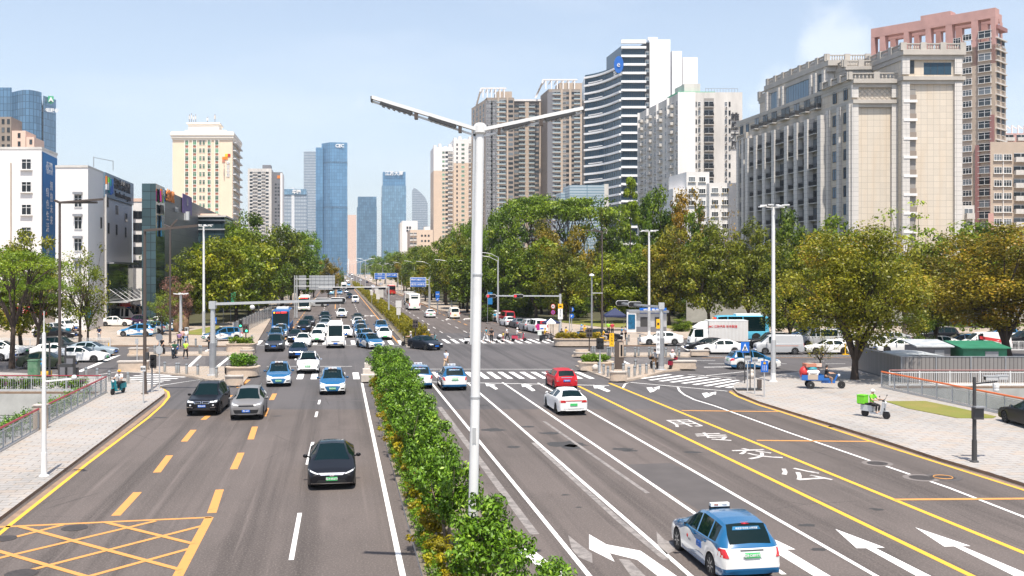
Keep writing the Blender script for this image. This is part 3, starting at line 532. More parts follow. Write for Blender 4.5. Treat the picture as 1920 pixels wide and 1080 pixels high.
# ---------------------------------------------------------------- buildings
polyn = lambda *p: [xy(v) for v in p]
_WM = {}
def win_mesh(w,h,style):
 """one window: x across, y = 0 on the wall (-y outward), z up, centred"""
 key = (round(w,2),round(h,2),style)
 if key in _WM: return _WM[key]
 b = MB(); pane = 'pane_green' if 'green' in style else ('pane_blue' if 'blue' in style else 'pane'); fr = 'white_paint' if 'dark' not in style else 'dark_metal'; t = min(.09,w*.07)
 if 'balcony' in style:
  d = 1.1
  b.box((0,-.02,.1),(w,.04,h-.2),pane); b.box((0,-.05,.1),(.08,.06,h-.2),fr); b.box((0,-.05,h/2-.06),(w,.06,.1),fr)
  b.box((0,-d/2,-h/2-.08),(w+.1,d,.16),'dirty_white' if 'brown' not in style else 'beige_wall')
  rl = 'rail_glass' if 'rail' in style else ('dark_metal' if 'bars' in style else 'dirty_white')
  if 'bars' in style:
   b.box((0,-d+.04,-h/2+1.02),(w,.06,.07),rl); b.box((0,-d+.04,-h/2+.12),(w,.05,.05),rl)
   k = max(3,int(w/.22))
   for i in range(k+1): b.box((-w/2+w*i/k,-d+.04,-h/2+.55),(.045,.035,.9),rl)
  else: b.box((0,-d+.04,-h/2+.5),(w,.07,.95),rl)
  for s in (-1,1): b.box((s*(w/2-.04),-d/2,-h/2+.5),(.06,d-.1,.9),rl)
 elif 'flat' in style:
  b.box((0,-.02,0),(w,.05,h),pane)
  for i in range(1,max(2,int(w/1.1))): b.box((-w/2+i*w/max(2,int(w/1.1)),-.05,0),(.06,.04,h),'dark_metal')
 else:
  b.box((0,-.03,0),(w-2*t,.03,h-2*t),pane)
  for s in (-1,1): b.box((s*(w/2-t/2),-.06,0),(t,.12,h),fr); b.box((0,-.06,s*(h/2-t/2)),(w-2*t,.12,t),fr)
  n = 2 if w < 1.7 else (3 if w < 2.6 else 4)
  for i in range(1,n): b.box((-w/2+w*i/n,-.065,0),(t*.8,.09,h-2*t),fr)
  if h > 1.3: b.box((0,-.066,h*.18),(w-2*t,.08,t*.7),fr)
  if 'sill' in style: b.box((0,-.16,-h/2-.07),(w+.3,.32,.12),'dirty_white')
  if 'bay' in style:
   b.box((0,-.28,-h/2-.1),(w+.3,.56,.16),'dirty_white'); b.box((0,-.28,h/2+.08),(w+.3,.56,.12),'dirty_white')
   b.box((0,-.42,0),(w,.05,h),pane)
   for s in (-1,0,1): b.box((s*(w/2-.04),-.46,0),(.1,.06,h),fr)
   b.box((0,-.46,h*.15),(w,.06,.08),fr)
  if 'ac' in style: b.box((w*.1,-.35,-h/2-.5),(min(.9,w*.8),.55,.55),'dirty_white'); b.box((w*.1,-.64,-h/2-.5),(.4,.02,.4),'dark_metal')
  if 'shade' in style: b.box((0,-.3,h/2+.2),(w+.1,.5,.35),'grey_metal')
 me = b.mesh('window'); _WM[key] = (me,b); return _WM[key]

class Bld:
 def __init__(s,name,label,loc,cat='building',group=None):
  s.o = Vector((loc[0],loc[1],0)); s.root = empty(name,s.o,0,label,cat,group); s.count = {}; s.rest = {}
 def mb(s): return MB()
 def part(s,b,name):
  b.v = [(v[0]-s.o.x,v[1]-s.o.y,v[2]) for v in b.v]
  return b.build(name,s.root)
 def prism(s,name,pts,z0,z1,m,top=None): return s.part(MB().prism([xy(p) for p in pts],z0,z1,m,top),name)
 def wall(s,name,pts,z0,z1,m):
  """a wall prism whose material is measured along x: turn it so panels follow the front"""
  return s.prism(name,pts,z0,z1,m)
 def win(s,A,B,u,z,w,h,style='plain',name='window',out=0.0):
  A,B = Vector(xy(A)),Vector(xy(B)); d = (B-A).normalized(); p = A+d*u+Vector((d.y,-d.x))*out; ang = math.atan2(d.y,d.x)
  me,b = win_mesh(w,h,style); k = s.count.get(name,0); s.count[name] = k+1
  if k < 100:
   o = bpy.data.objects.new(name,me); COL.objects.link(o); o.parent = s.root; o.location = (p.x-s.o.x,p.y-s.o.y,z); o.rotation_euler.z = ang
  else:
   r = s.rest.setdefault(name,MB()); mt = Matrix.Translation((p.x-s.o.x,p.y-s.o.y,z)) @ Matrix.Rotation(ang,4,'Z')
   off = len(r.v); r.v += [tuple(mt @ Vector(v)) for v in b.v]; r.f += [tuple(i+off for i in f) for f in b.f]; r.m += [r.slot(b.mats[i]) for i in b.m]
 def grid(s,A,B,us,z0,dz,n,w,h,style='plain',name='window',out=0.0):
  for k in range(n):
   for u in us: s.win(A,B,u,z0-dz*k,w,h,style,name,out)
 def done(s):
  for name,r in s.rest.items(): tag(r.build(name,s.root),kind='stuff')
  return s.root
def depth_right(pc,pl,y0):
 """a building right of the road: near corner at pixel pc and depth y0, its road side running back to pixel pl"""
 x0 = (pc-960)/FPX*y0; m = (pl-960)/FPX; return (x0-m*y0)/(math.sin(RA)+m*math.cos(RA))
def foot(px0,px1,y0,depth):
 """front along x between two pixels at depth y0, sides along the road: FL, FR, BR, BL"""
 a = Vector(((px0-960)/FPX*y0,y0)); b = Vector(((px1-960)/FPX*y0,y0)); return [a,b,b+U*depth,a+U*depth]
zt = lambda py,y: CAMH-(py-HY)/FPX*y
def inset(f,d):
 c = sum(f,Vector((0,0)))/len(f); return [p+(c-p).normalized()*d for p in f]
def outset(f,d): return inset(f,-d)

# --- far blue towers on the left
y = 620; B = Bld('glass_tower','blue glass twin slab tower with a green emblem, far left',P(60,503,y),group='far glass towers')
B.prism('glass_facade',[P(-40,503,y),P(22,503,y),P(24,503,y+40),P(-40,503,y+40)],0,zt(164,y),'curtain_left')
arc = [Vector(xy(P(22+56*k/5,503,y-9*math.sin(math.pi*k/5)))) for k in range(6)]
B.prism('glass_facade',arc+[P(80,503,y+40),P(23,503,y+40)],0,zt(173,y),'curtain_left')
B.prism('glass_facade',[P(81,503,y+2),P(105,503,y+18),P(104,503,y+45),P(80,503,y+45)],0,zt(178,y),'curtain_left')
f = frame(P(94,207,y+6),(1,.55,0),(0,0,1)); B.part(MB().text('沙咀股份',2.5,'letter_white',f,.4,.03),'sign_lettering')
f2 = frame(P(95.5,187,y+8),(1,.55,0),(0,0,1)); b = MB(); b.text('A',3.5,'letter_white',f2,.5,.05)
b.add([f2 @ Vector((x_,z_,-.5)) for x_,z_ in ((-1.6,2.4),(1.6,2.4),(1.6,-1.5),(0,-2.8),(-1.6,-1.5))],[(0,4,3,2,1)],'green_roof'); B.part(b,'emblem'); B.done()

y = 400; B = Bld('apartment_block','pale brown stepped apartment block below the blue towers, far left',P(30,503,y))
for a,c,top in ((-30,21,219),(22,48,245),(49,64,257)):
 f = foot(a,c,y,14); B.prism('wall',f,0,zt(top,y),'peach' if a != -30 else 'taupe_wall')
 for px in ((6,16) if a < 0 else ((36,) if a == 22 else (58,))): B.grid(f[0],f[1],[(px-a)/FPX*y],zt(top+9,y),3.3,12,1.1,1.9,'dark','window')
B.done()

# --- white block with the blue banner
y = 150; B = Bld('office_block','white block with a tall blue banner on its side, far left',P(40,503,y))
f = foot(-60,78,y,8.4); top = zt(280,y); B.prism('wall',f,0,top,'white_wall'); B.part(MB().prism(outset(f,.12),top,top+.35,'dirty_white'),'parapet')
for px in (-22,50):
 B.grid(f[0],f[1],[(px+60)/FPX*y],zt(308,y),3.36,7,1.5,1.62,'plain sill')
A,C = f[1],f[2]; d = (C-A).normalized(); n = Vector((d.y,-d.x)); L_ = (C-A).length
b = MB(); zb0 = zt(520,y); q = [A+d*.2+n*.06,C-d*.15+n*.06]
b.add([(q[0].x,q[0].y,zb0),(q[1].x,q[1].y,zb0),(q[1].x,q[1].y,top-.5),(q[0].x,q[0].y,top-.3)],[(0,1,2,3)],'banner_blue'); bn = B.part(b,'banner')
def vtext(chars,u,z,size,m,ddz):
 b = MB()
 for i,ch in enumerate(chars):
  p = A+d*u+n*.1; b.text(ch,size,m,frame((p.x,p.y,z-ddz*i),(d.x,d.y,0),(0,0,1)),.02)
 return b
B.part(vtext('拥抱未来',L_*.58,zt(345,y),1.5,'letter_white',1.75),'banner_lettering'); B.part(vtext('绿色生活共创',L_*.34,zt(360,y),1.5,'letter_white',1.75),'banner_lettering')
b = MB()
for k,w_ in ((0,'学习贯彻'),(1,'党的二十大'),(2,'精神文明')):
 p = A+d*L_*.46+n*.1; b.text(w_,.8,'letter_white',frame((p.x,p.y,zt(305+k*7,y)),(d.x,d.y,0),(0,0,1)),.02)
B.part(b,'banner_lettering')
b = MB(); b.box((P(48,0,y).x,y-.3,zt(583,y)),(6.5,.3,1.3),'sign_red'); b.text('快修门店',1.0,'letter_white',frame((P(48,0,y).x,y-.48,zt(583,y)),(1,0,0),(0,0,1)),.03); B.part(b,'shop_sign')
b = MB(); b.tube([(P(21,0,y).x,y-.12,0),(P(21,0,y).x,y-.12,top-2)],.09,'tan_wall',6); B.part(b,'downpipe'); B.done()

# --- white block with the dark sign panel
y = 140; B = Bld('office_block','white block with a dark sign panel and coloured bars on its road side',P(140,503,y))
f = foot(104,165,y,30.5); top = zt(314,y); B.prism('wall',f,0,top,'white_wall'); B.part(MB().prism(outset(f,.1),top,top+.3,'dirty_white'),'parapet')
A,C = f[1],f[2]; d = (C-A).normalized(); n = Vector((d.y,-d.x)); dep = (C-A).length
def at_px(px):
 """distance along the road side seen at this pixel"""
 m = (px-960)/FPX; return (A.x-m*A.y)/(m*d.y-d.x)
B.grid(f[0],f[1],[(147-104)/FPX*y],zt(377,y),3.03,5,1.1,1.75,'plain shade')
b = MB(); u0,u1 = at_px(194),dep+.1; z1,z0 = top+.25,top-3.35
b.box((*(A+d*(u0+u1)/2+n*.12),(z0+z1)/2),(u1-u0,.24,z1-z0),'sign_panel',math.atan2(d.y,d.x)); sp = B.part(b,'sign_panel')
def on_side(u,z,off=.3): p = A+d*u+n*off; return (p.x,p.y,z)
b = MB()
for k,(cu,z,h_,m_) in enumerate(((.6,top-.9,1.2,'orange'),(.6,top-1.9,.8,'sign_white'),(1.5,top-1.7,1.1,'sign_white'),(2.2,top-.75,.8,'green'),(2.4,top-1.9,1.5,'teal'),(3.5,top-1.0,1.1,'teal'),(3.5,top-2.2,1.3,'blue'),(4.5,top-1.5,2.2,'blue'))):
 b.box(on_side(u0+cu,z),(.75,.2,h_),m_,math.atan2(d.y,d.x))
B.part(b,'logo_bars')
B.part(MB().text('福田文化体育馆',1.75,'letter_dark',frame(on_side(u0+12,top-1.0),(d.x,d.y,0),(0,0,1)),.1,.01),'sign_lettering')
B.part(MB().text('Yuanzhiwenchuangyuan',1.25,'letter_dark',frame(on_side(u0+12.4,top-2.45),(d.x,d.y,0),(0,0,1)),.1),'sign_lettering')
for px,py in ((201,380),(219,394),(236,408)): B.win(A,C,at_px(px),zt(py,y+at_px(px)),2.0,1.35,'dark flat','vent_window')
for px,py in ((203,428),(218,431),(235,436),(189,418)): B.win(A,C,at_px(px),zt(py,y+at_px(px)),.7,1.6,'dark','slot_window')
u0,u1 = at_px(201),dep-.5
b = MB(); b.box(on_side((u0+u1)/2,5.2,.1),(u1-u0,.3,8.4),'mall_glass',math.atan2(d.y,d.x)); B.part(b,'entrance_glass')
b = MB(); b.box(on_side((u0+u1)/2,9.5,.5),(u1-u0+1,1.1,.25),'grey_metal',math.atan2(d.y,d.x)); b.box(on_side((u0+u1)/2,3.6,1.5),(u1-u0,3,.15),'light_metal',math.atan2(d.y,d.x))
for k in range(6): uu = u0+(u1-u0)*k/5; b.bar(on_side(uu,3.65,2.9),on_side(uu,5.6,.3),.07,.07,'sign_white')
b.box(on_side((u0+u1)/2+2,3.0,.4),(7,.3,1.1),'sign_red',math.atan2(d.y,d.x)); B.part(b,'entrance_canopy')
b = MB(); b.box((P(170,0,y).x,y+1,top+.9),(.08,.08,1.4),'grey_metal'); b.box((P(180,0,y).x,y+6,top+.9),(.08,.08,1.4),'grey_metal'); b.bar((P(170,0,y).x,y+1,top+1.5),(P(180,0,y).x,y+6,top+1.5),.06,.06,'grey_metal'); B.part(b,'roof_rail')
b = MB(); b.tube([on_side(at_px(194.5),0,.25),on_side(at_px(194.5),top-3,.25)],.16,'dirty_white',6); B.part(b,'downpipe')
b = MB(); b.box((P(128,0,y).x,y-.4,zt(563,y)),(.9,.6,.7),'dirty_white'); b.box((P(128,0,y).x,y-.72,zt(563,y)),(.5,.03,.5),'dark_metal'); B.part(b,'air_conditioner')
b = MB(); b.box((P(168,0,y).x,y-.15,2.6),(.9,.1,1.5),'screen_blue'); B.part(b,'poster'); B.done()
# pale link between the white block and the mall
y = 172; B = Bld('link_building','narrow white and peach building between the white block and the dark mall',P(258,503,y))
f = foot(249,268,y,10); B.prism('wall',f,0,zt(378,y),'white_wall'); B.prism('band',outset(f,.1),zt(378,y),zt(372,y),'peach')
for py in (403,425,447,470,495): B.win(f[0],f[1],.9,zt(py,y),1.6,1.3,'dark flat'); 
B.done()
# --- dark glass mall
y = 150; B = Bld('shopping_mall','dark glass shopping mall with a coloured logo and a violet banner',P(300,503,y))
f = foot(267,292,y,76); top = zt(348,y); B.prism('panel_wall',f,0,top,'mall_panel')
b = MB(); b.prism(outset(foot(267,292,y,7.5),.18),-.01,top+.3,'mall_glass'); B.part(b,'glass_corner')
A,C = f[1],f[2]; d = (C-A).normalized(); n = Vector((d.y,-d.x)); ang = math.atan2(d.y,d.x)
zz = lambda px,py: zt(py,A.y+d.y*at_px(px))
b = MB()
for px,py,w_,h_,m_ in ((298.2,360,1.4,.9,'orange'),(297.8,368,1.2,1.6,'magenta'),(300.3,361,.8,.9,'sign_white'),(301,372,.9,1.3,'green'),(303.3,364,.9,1.6,'screen_blue'),(303,373,.9,1.0,'blue'),(300.8,368,.6,.9,'yellow')): b.box(on_side(at_px(px),zz(px,py),.35),(w_,.15,h_),m_,ang)
B.part(b,'logo_bars')
B.part(MB().text('全棉时代',1.9,'orange',frame(on_side(at_px(316),zz(316,369.5)),(d.x,d.y,0),(0,0,1)),.12,.03),'sign_lettering')
b = MB(); b.box(on_side(at_px(349),zz(349,384),.2),(at_px(357)-at_px(340),.1,3.3),'banner_violet',ang); b.text('U',2.0,'letter_grey',frame(on_side(at_px(348.5),zz(348,380),.3),(d.x,d.y,0),(0,0,1)),.03); B.part(b,'banner')
b = MB(); b.box(on_side(at_px(300),zz(300,391),.3),(2.6,.15,1.0),'black',ang); b.box(on_side(at_px(300),zz(300,397),.3),(2.6,.15,.6),'black',ang); b.box(on_side(at_px(301),zz(301,424),.3),(2.6,.15,3.2),'screen_blue',ang); B.part(b,'advert_panel')
B.part(MB().text('购物公园',.9,'letter_grey',frame(on_side(at_px(328),zz(328,394)),(d.x,d.y,0),(0,0,1)),.05),'sign_lettering')
y2 = 196; g = foot(330,421,y2,16); B.prism('podium_glass',g,0,zt(407,y2),'mall_glass'); b = MB(); b.prism(outset(g,.7),zt(407,y2),zt(404,y2),'dirty_white')
for py in (413,430): b.box(((g[0].x+g[1].x)/2,y2-.1,zt(py,y2)),(g[1].x-g[0].x+.3,.35,.25),'light_metal')
B.part(b,'podium_trim'); B.prism('roof_plant',foot(357,408,y2+3,8),zt(404,y2),zt(399,y2),'peach')
b = MB(); b.box((P(343.5,0,178).x,178,zt(405,178)),(2.0,.3,1.5),'pale_grey_wall'); b.box((P(343.5,0,178).x,178.4,zt(405,178)),(2.1,.4,1.7),'grey_metal'); B.part(b,'blank_sign'); B.done()

# --- cream hotel with rooftop aerials
y = 410; B = Bld('hotel_tower','cream high-rise with green windows, orange squares and rooftop aerials',P(380,503,y))
f = foot(323.6,436,y,32); top = zt(252,y); B.prism('wall',f,0,top,'cream_wall')
A,C = f[0],f[1]
b = MB()
for k,(o_,z0,z1) in enumerate(((.3,top-2.3,top-1.5),(.9,top-1.5,top-.5),(1.3,top-.5,top+.6),(.8,top+.6,top+1.1))): b.prism(outset(f,o_),z0,z1,'cream_trim')
B.part(b,'cornice')
B.prism('roof_tier',foot(347,424,y+3,22),top+1.1,zt(242,y),'cream_trim'); B.prism('lift_house',foot(353,410,y+5,12),zt(242,y),zt(229,y),'cream_trim'); b = MB(); b.prism(outset(foot(353,410,y+5,12),.8),zt(229,y),zt(226.5,y),'cream_trim'); B.part(b,'lift_house_cornice')
for px in (355,359,363,367,389,403): b = MB(); h_ = {403: 20,389: 14}.get(px,17+px % 3*2); p = P(px,0,y+9); b.tube([(p.x,p.y,zt(227,y)),(p.x,p.y,zt(227-h_,y))],.17,'grey_metal',5); b.tube([(p.x,p.y,zt(227-h_*.5,y)),(p.x,p.y,zt(227-h_*.85,y))],.4 if px > 380 else .25,'dirty_white',6); B.part(b,'aerial')
u = lambda px: (px-323.6)/FPX*y
for px,w_ in ((350.5,1.5),(365.3,1.5),(392.5,1.5),(407,1.5),(375.9,.95),(382,.95)):
 B.grid(A,C,[u(px)],zt(267.5,y),3.18,13,w_,1.85,'green' if w_ < 1 else 'green sill')
b = MB()
for px in (347,354.2,361.7,369,389,396,403.3,410.7): b.box((A.x+u(px),y-.18,(zt(262,y)+zt(470,y))/2),(.28,.36,zt(262,y)-zt(470,y)),'cream_trim')
for k in range(13):
 for px in (350.5,365.3,392.5,407): b.box((A.x+u(px),y-.05,zt(274.8,y)-3.18*k),(1.5,.1,.7),'terracotta')
B.part(b,'facade_trim')
b = MB()
for px,py,m_ in ((424.7,291.2,'yellow'),(429.6,291.2,'red'),(419.5,296.6,'orange'),(424.7,296.6,'orange'),(419.5,302,'terracotta')): b.box((A.x+u(px),y-.12,zt(py,y)),(1.1,.2,1.12),m_)
B.part(b,'logo_squares')
b = MB(); [b.text(ch,1.5,'letter_white',frame((A.x+u(428),y-.15,zt(306+k*7.6,y)),(1,0,0),(0,0,1)),.2,.02) for k,ch in enumerate('金百合店')]; [b.text(ch,.7,'letter_grey',frame((A.x+u(420.5),y-.15,zt(309+k*3.4,y)),(1,0,0),(0,0,1)),.2) for k,ch in enumerate('LILYHOTEL')]; B.part(b,'sign_lettering')
A,C = f[1],f[2]; b = MB()
for k in range(19): b.prism([A+Vector((.05,.2))+U*1,A+U*31,A+U*31+RT*1.3,A+U*1+RT*1.3],top-3.2*k-3.4,top-3.2*k-3.0,'pale_grey_wall')
B.part(b,'balcony_slabs'); B.grid(A,C,[4,10,17,24],top-4.6,3.2,18,3.4,1.7,'green'); B.done()

# --- distance
y = 880; B = Bld('apartment_tower','grey and white apartment tower with a dark recessed flank, left distance',P(495,503,y))
f = foot(464.6,509,y,30); B.prism('wall',f,0,zt(316,y),'dirty_white'); B.prism('core',foot(492,508,y+6,14),zt(316,y),zt(308,y),'slate_wall'); g = foot(509.5,529,y+4,30); B.prism('side_wing',g,0,zt(322,y),'slate_wall'); B.prism('end_pier',foot(525.5,529.5,y+3,30),0,zt(324,y),'white_wall')
for px,w_,st_ in ((471,2.6,'flat'),(478.5,4,'balcony'),(486.5,3,'dark flat'),(494,3.4,'balcony'),(501,2.6,'flat')): B.grid(f[0],f[1],[(px-464.6)/FPX*y],zt(324,y),3.05,27,w_,1.75,st_,'balcony' if 'balc' in st_ else 'window')
b = MB(); b.box((P(521,0,y).x,y+3.8,zt(331,y)),(3,.3,2.6),'orange'); B.part(b,'roof_sign'); B.grid(g[0],g[1],[3.5,6],zt(345,y),3.05,20,1.6,1.6,'flat'); B.done()

def tower(name,label,y,parts,group='far glass towers'):
 B = Bld(name,label,P((parts[0][0]+parts[0][1])/2,503,y),group=group)
 for a,c,top,m,dy in parts: B.prism('glass_facade' if 'curtain' in m else 'wall',foot(a,c,y+dy,30),0,zt(top,y),m)
 return B
B = tower('glass_tower','pale blue banded office tower with a grey core strip, left of the tallest blue tower',1150,[(530,547,356,'curtain_pale',0),(551.5,575,356,'curtain_pale',0),(546.5,552,352,'pale_grey_wall',-.5)])
B.prism('crown',foot(530.5,574.5,1149,28),zt(365,1150),zt(354.6,1150),'curtain_sky'); B.part(MB().text('华强',5,'letter_white',frame(P(556,360,1148.5),(1,0,0),(0,0,1)),.3,.04),'sign_lettering'); B.done()
B = tower('glass_tower','light grey banded tower half hidden behind the tallest blue tower',1500,[(569.5,592,284,'curtain_pale',0)]); B.done()
y = 1250; B = tower('glass_tower','tallest blue glass tower with stepped left shoulder, in the distance',y,[(592,606,276,'curtain_blue',3),(603,622,268,'curtain_blue',5)])
g = [Vector(xy(P(*q))) for q in ((605,0,y+5),(619,0,y-7),(625,0,y-7),(651,0,y-3),(652,0,y+25),(606,0,y+30))]; B.prism('glass_facade',g,0,zt(268,y),'curtain_blue')
B.part(MB().text('CEC',5.5,'letter_white',frame(P(637,273.5,y-6),(1,.1,0),(0,0,1)),.4,.04),'sign_lettering'); b = MB()
for py in (305,389): b.prism(outset(g,.25),zt(py,y)-1.2,zt(py,y)+1.2,'curtain_left')
B.part(b,'plant_floor_band'); B.done()
B = tower('office_tower','beige slab building between two blue towers in the far distance',1900,[(650,668,403,'peach',0),(640,655,487,'white_wall',-200),(655,690,492,'peach',-300)],group=None); B.done()
y = 1400; B = tower('glass_tower','shorter blue-grey ribbed tower standing over the vanishing road',y,[(669.5,706.5,388,'curtain_sky',0),(671,706,368.5,'curtain_sky',1.5)]); B.done()
y = 1320; B = tower('glass_tower','blue-grey ribbed tower with rooftop lettering, right of the vanishing road',y,[(716.5,761.5,348,'curtain_sky',0),(718,760.5,322,'curtain_blue',1.5)])
B.part(MB().text('江苏大厦',6,'letter_white',frame(P(739,325.5,y-.4),(1,0,0),(0,0,1)),.4,.03),'sign_lettering'); B.done()
y = 1800; B = Bld('glass_tower','pale tower with a curved sloping crown in the far distance',P(787,503,y),group='far glass towers')
b = MB(); prof = [(772.5,358),(776,352),(782,355),(790,362),(797,370),(802,381)]; vb = []
for dy in (0,30):
 vb += [P(px,503,y+dy) for px,_ in prof]+[P(px,py,y+dy) for px,py in prof[::-1]]
vb = [Vector((v.x,v.y,max(0,v.z-8.7 if abs(v.z-CAMH) < .01 else v.z))) for v in vb]; n_ = 12
b.add(vb,[tuple(range(n_)),tuple(range(2*n_-1,n_-1,-1))]+[(i,n_+i,n_+(i+1) % n_,(i+1) % n_) for i in range(n_)],'curtain_pale'); B.part(b,'glass_facade'); B.done()
y = 690; B = Bld('apartment_block','small white slab block with dark windows beside the pale cream block',P(765,503,y))
f = foot(754,783,y,20); B.prism('wall',f,0,zt(414,y),'white_wall'); B.prism('stair_tower',foot(750,755,y+1,15),0,zt(418,y),'dirty_white')
for py in (427,433): B.grid(f[0],f[1],[3.6,5.4],zt(py,y),2,1,1.3,1.7,'dark flat')
B.grid(f[0],f[1],[4.5],zt(445,y),3,6,1.3,1.6,'dark flat'); B.done()
y = 600; B = Bld('apartment_block','pale cream low block with balconies, right of the small white block',P(790,503,y))
f = foot(769,812,y,25); B.prism('wall',f,0,zt(431,y),'beige_wall'); B.prism('roof_room',foot(796,806,y+2,8),zt(431,y),zt(425,y),'cream_trim')
B.grid(f[0],f[1],[.9,3.0],zt(439,y),3.1,6,1.8,1.7,'balcony','balcony'); B.grid(f[0],f[1],[7,9,11],zt(442,y),3.1,4,1.1,1.2,'dark flat'); B.done()
# --- pale orange and white residential pair
y = 690; B = Bld('apartment_tower','white topped pale orange apartment tower with green windows',P(846,503,y))
for a,c,top,split in ((813,850,276,320),(850.5,884,262,306)):
 f = foot(a,c,y if a < 830 else y-2,24); z_s = zt(split,y); B.prism('wall',f,0,z_s,'beige_wall'); B.prism('upper_wall',f,z_s,zt(top,y),'white_wall')
 u = lambda px: (px-a)/FPX*y
 for px,w_,st_ in (((831.5,1.8,'green'),(838,2.2,'flat'),(844.5,3.2,'balcony')) if a < 830 else ((868,2.2,'green'),(857,1.0,'dark flat'),(881,1.6,'balcony'))): B.grid(f[0],f[1],[u(px)],zt(top+10,y),3.0,22 if a < 830 else 24,w_,1.6,st_,'balcony' if 'balc' in st_ else 'window')
 for k,px in enumerate((a+3,a+12,a+22,a+31)): b = MB(); b.prism(foot(px-2.5,px+2.5,y+1,5),zt(top,y),zt(top-(4,7,2,6)[k],y),'white_wall'); B.part(b,'roof_pier')
B.done()
# --- three dark framed apartment towers
def frame_tower(label,y,pxs,top,ftop,cols,wallm,left_px=None,pergola=True,nfl=None):
 B = Bld('apartment_tower',label,P((pxs[0]+pxs[1])/2,503,y),group='balconied apartment towers')
 dep = 26; f = foot(pxs[0],pxs[1],y,dep); B.prism('wall',f,0,zt(top,y),wallm)
 dz = 3.05; n = nfl or int((zt(top,y)-14)/dz); b = MB()
 for px,w_,st_ in cols:
  u_ = (px-pxs[0])/FPX*y; z0 = zt(top,y)-2.6
  if st_ == 'pier': b.box((f[0].x+u_,y-.45,zt(top,y)/2),(w_,.9,zt(top,y)),'tan_wall')
  elif st_ == 'slate': b.box((f[0].x+u_,y-.3,zt(top+6,y)/2),(w_,.6,zt(top+6,y)),'slate_wall')
  else:
   o_ = .0 if 'slate' not in st_ else .6; B.grid(f[0],f[1],[u_],z0,dz,n,w_,2.1 if 'balc' in st_ else 1.7,st_,'balcony' if 'balc' in st_ else 'window',o_)
   if 'balc' in st_: b.box((f[0].x+u_,y-.012,zt(top+2,y)/2),(w_+.1,.02,zt(top+2,y)),'recess_shade')  # flat panel, balcony shade given by its colour
 if b.v: B.part(b,'facade_pier')
 if left_px:
  x0 = f[0]; m = (left_px-960)/FPX; D = min(40,(x0.x-m*x0.y)/(math.sin(RA)+m*math.cos(RA))); g = [x0,x0+Vector((.5,0)),x0+U*D+Vector((m*(x0.y+U.y*D)-(x0+U*D).x+.5,0)),x0+U*D+Vector((m*(x0.y+U.y*D)-(x0+U*D).x,0))]
  B.prism('side_wall',g,0,zt(top+2,y),'tan_wall'); A_,C_ = g[3],g[0]; LL = (C_-A_).length
  B.grid(A_,C_,[LL*.15,LL*.38,LL*.6,LL*.82],zt(top,y)-4,dz,n,3.4,2.2,'dark flat')
 if pergola:
  b = MB(); zr = zt(ftop,y); zw = zt(top,y); a,c = f[0].x-3.5,f[1].x-(f[1].x-f[0].x)*.28
  b.box(((a+c)/2,y+1,zr),(c-a,1.0,.8),'white_wall'); b.bar((a-.5,y+1,zr-2.2),(a-4.0,y+32,zr-6),1.0,.8,'white_wall'); b.bar((a,y+1,zr),(a-.5,y+1,zr-2.2),.9,.9,'white_wall')
  for k in range(6): xx = a+(c-a)*(k+.5)/6; b.box((xx,y+1,(zr+zw)/2),(.7,.7,zr-zw),'white_wall'); b.bar((xx,y+1,zr+.1),(xx-1.5,y+14,zr-.6),.5,.5,'white_wall')
  B.part(b,'roof_pergola'); B.prism('lift_house',foot(pxs[0]+20,pxs[1]-4,y+4,12),zw,zw+(zr-zw)*.75,'tan_wall')
 return B
B = frame_tower('brown apartment tower with a slate corner and white roof pergola, behind the lamp post',650,(912,964),183,165,[(917,4.5,'slate'),(914.5,1.2,'plain slate'),(919.5,1.2,'plain slate'),(926,4,'slate'),(930.5,1.6,'plain slate'),(927,2.2,'plain slate'),(940,5.5,'balcony rail brown'),(947.5,2.2,'dark flat'),(957,3.4,'dark flat'),(934.5,1.1,'pier'),(951.5,1.1,'pier')],'taupe_wall',884); B.done()
B = frame_tower('brown apartment tower with white roof slab, middle of the three balconied towers',665,(964.5,1028),192,186,[(970,4.2,'dark flat'),(979,4.4,'balcony rail brown'),(988,2.6,'pier'),(997,4.2,'balcony rail brown'),(1006,4.2,'dark flat'),(1015,3,'pier'),(1019,1.6,'dark flat'),(1024.5,2.2,'balcony rail brown')],'taupe_wall',None,False)
B.prism('roof_slab',foot(963,1029,664,24),zt(190,665),zt(186.5,665),'white_wall'); B.done()
B = frame_tower('tallest brown apartment tower with slate panel and roof pergola, beside the banded tower',640,(1028.5,1104),167,149,[(1033,4.5,'slate'),(1044,5.5,'balcony rail brown'),(1053,1.4,'pier'),(1058,2.2,'plain'),(1064,2.2,'dark flat'),(1069,1.4,'pier'),(1074,1.6,'dark flat'),(1082,4,'balcony rail brown'),(1090,1.6,'pier'),(1095,2.6,'dark flat')],'taupe_wall'); B.done()

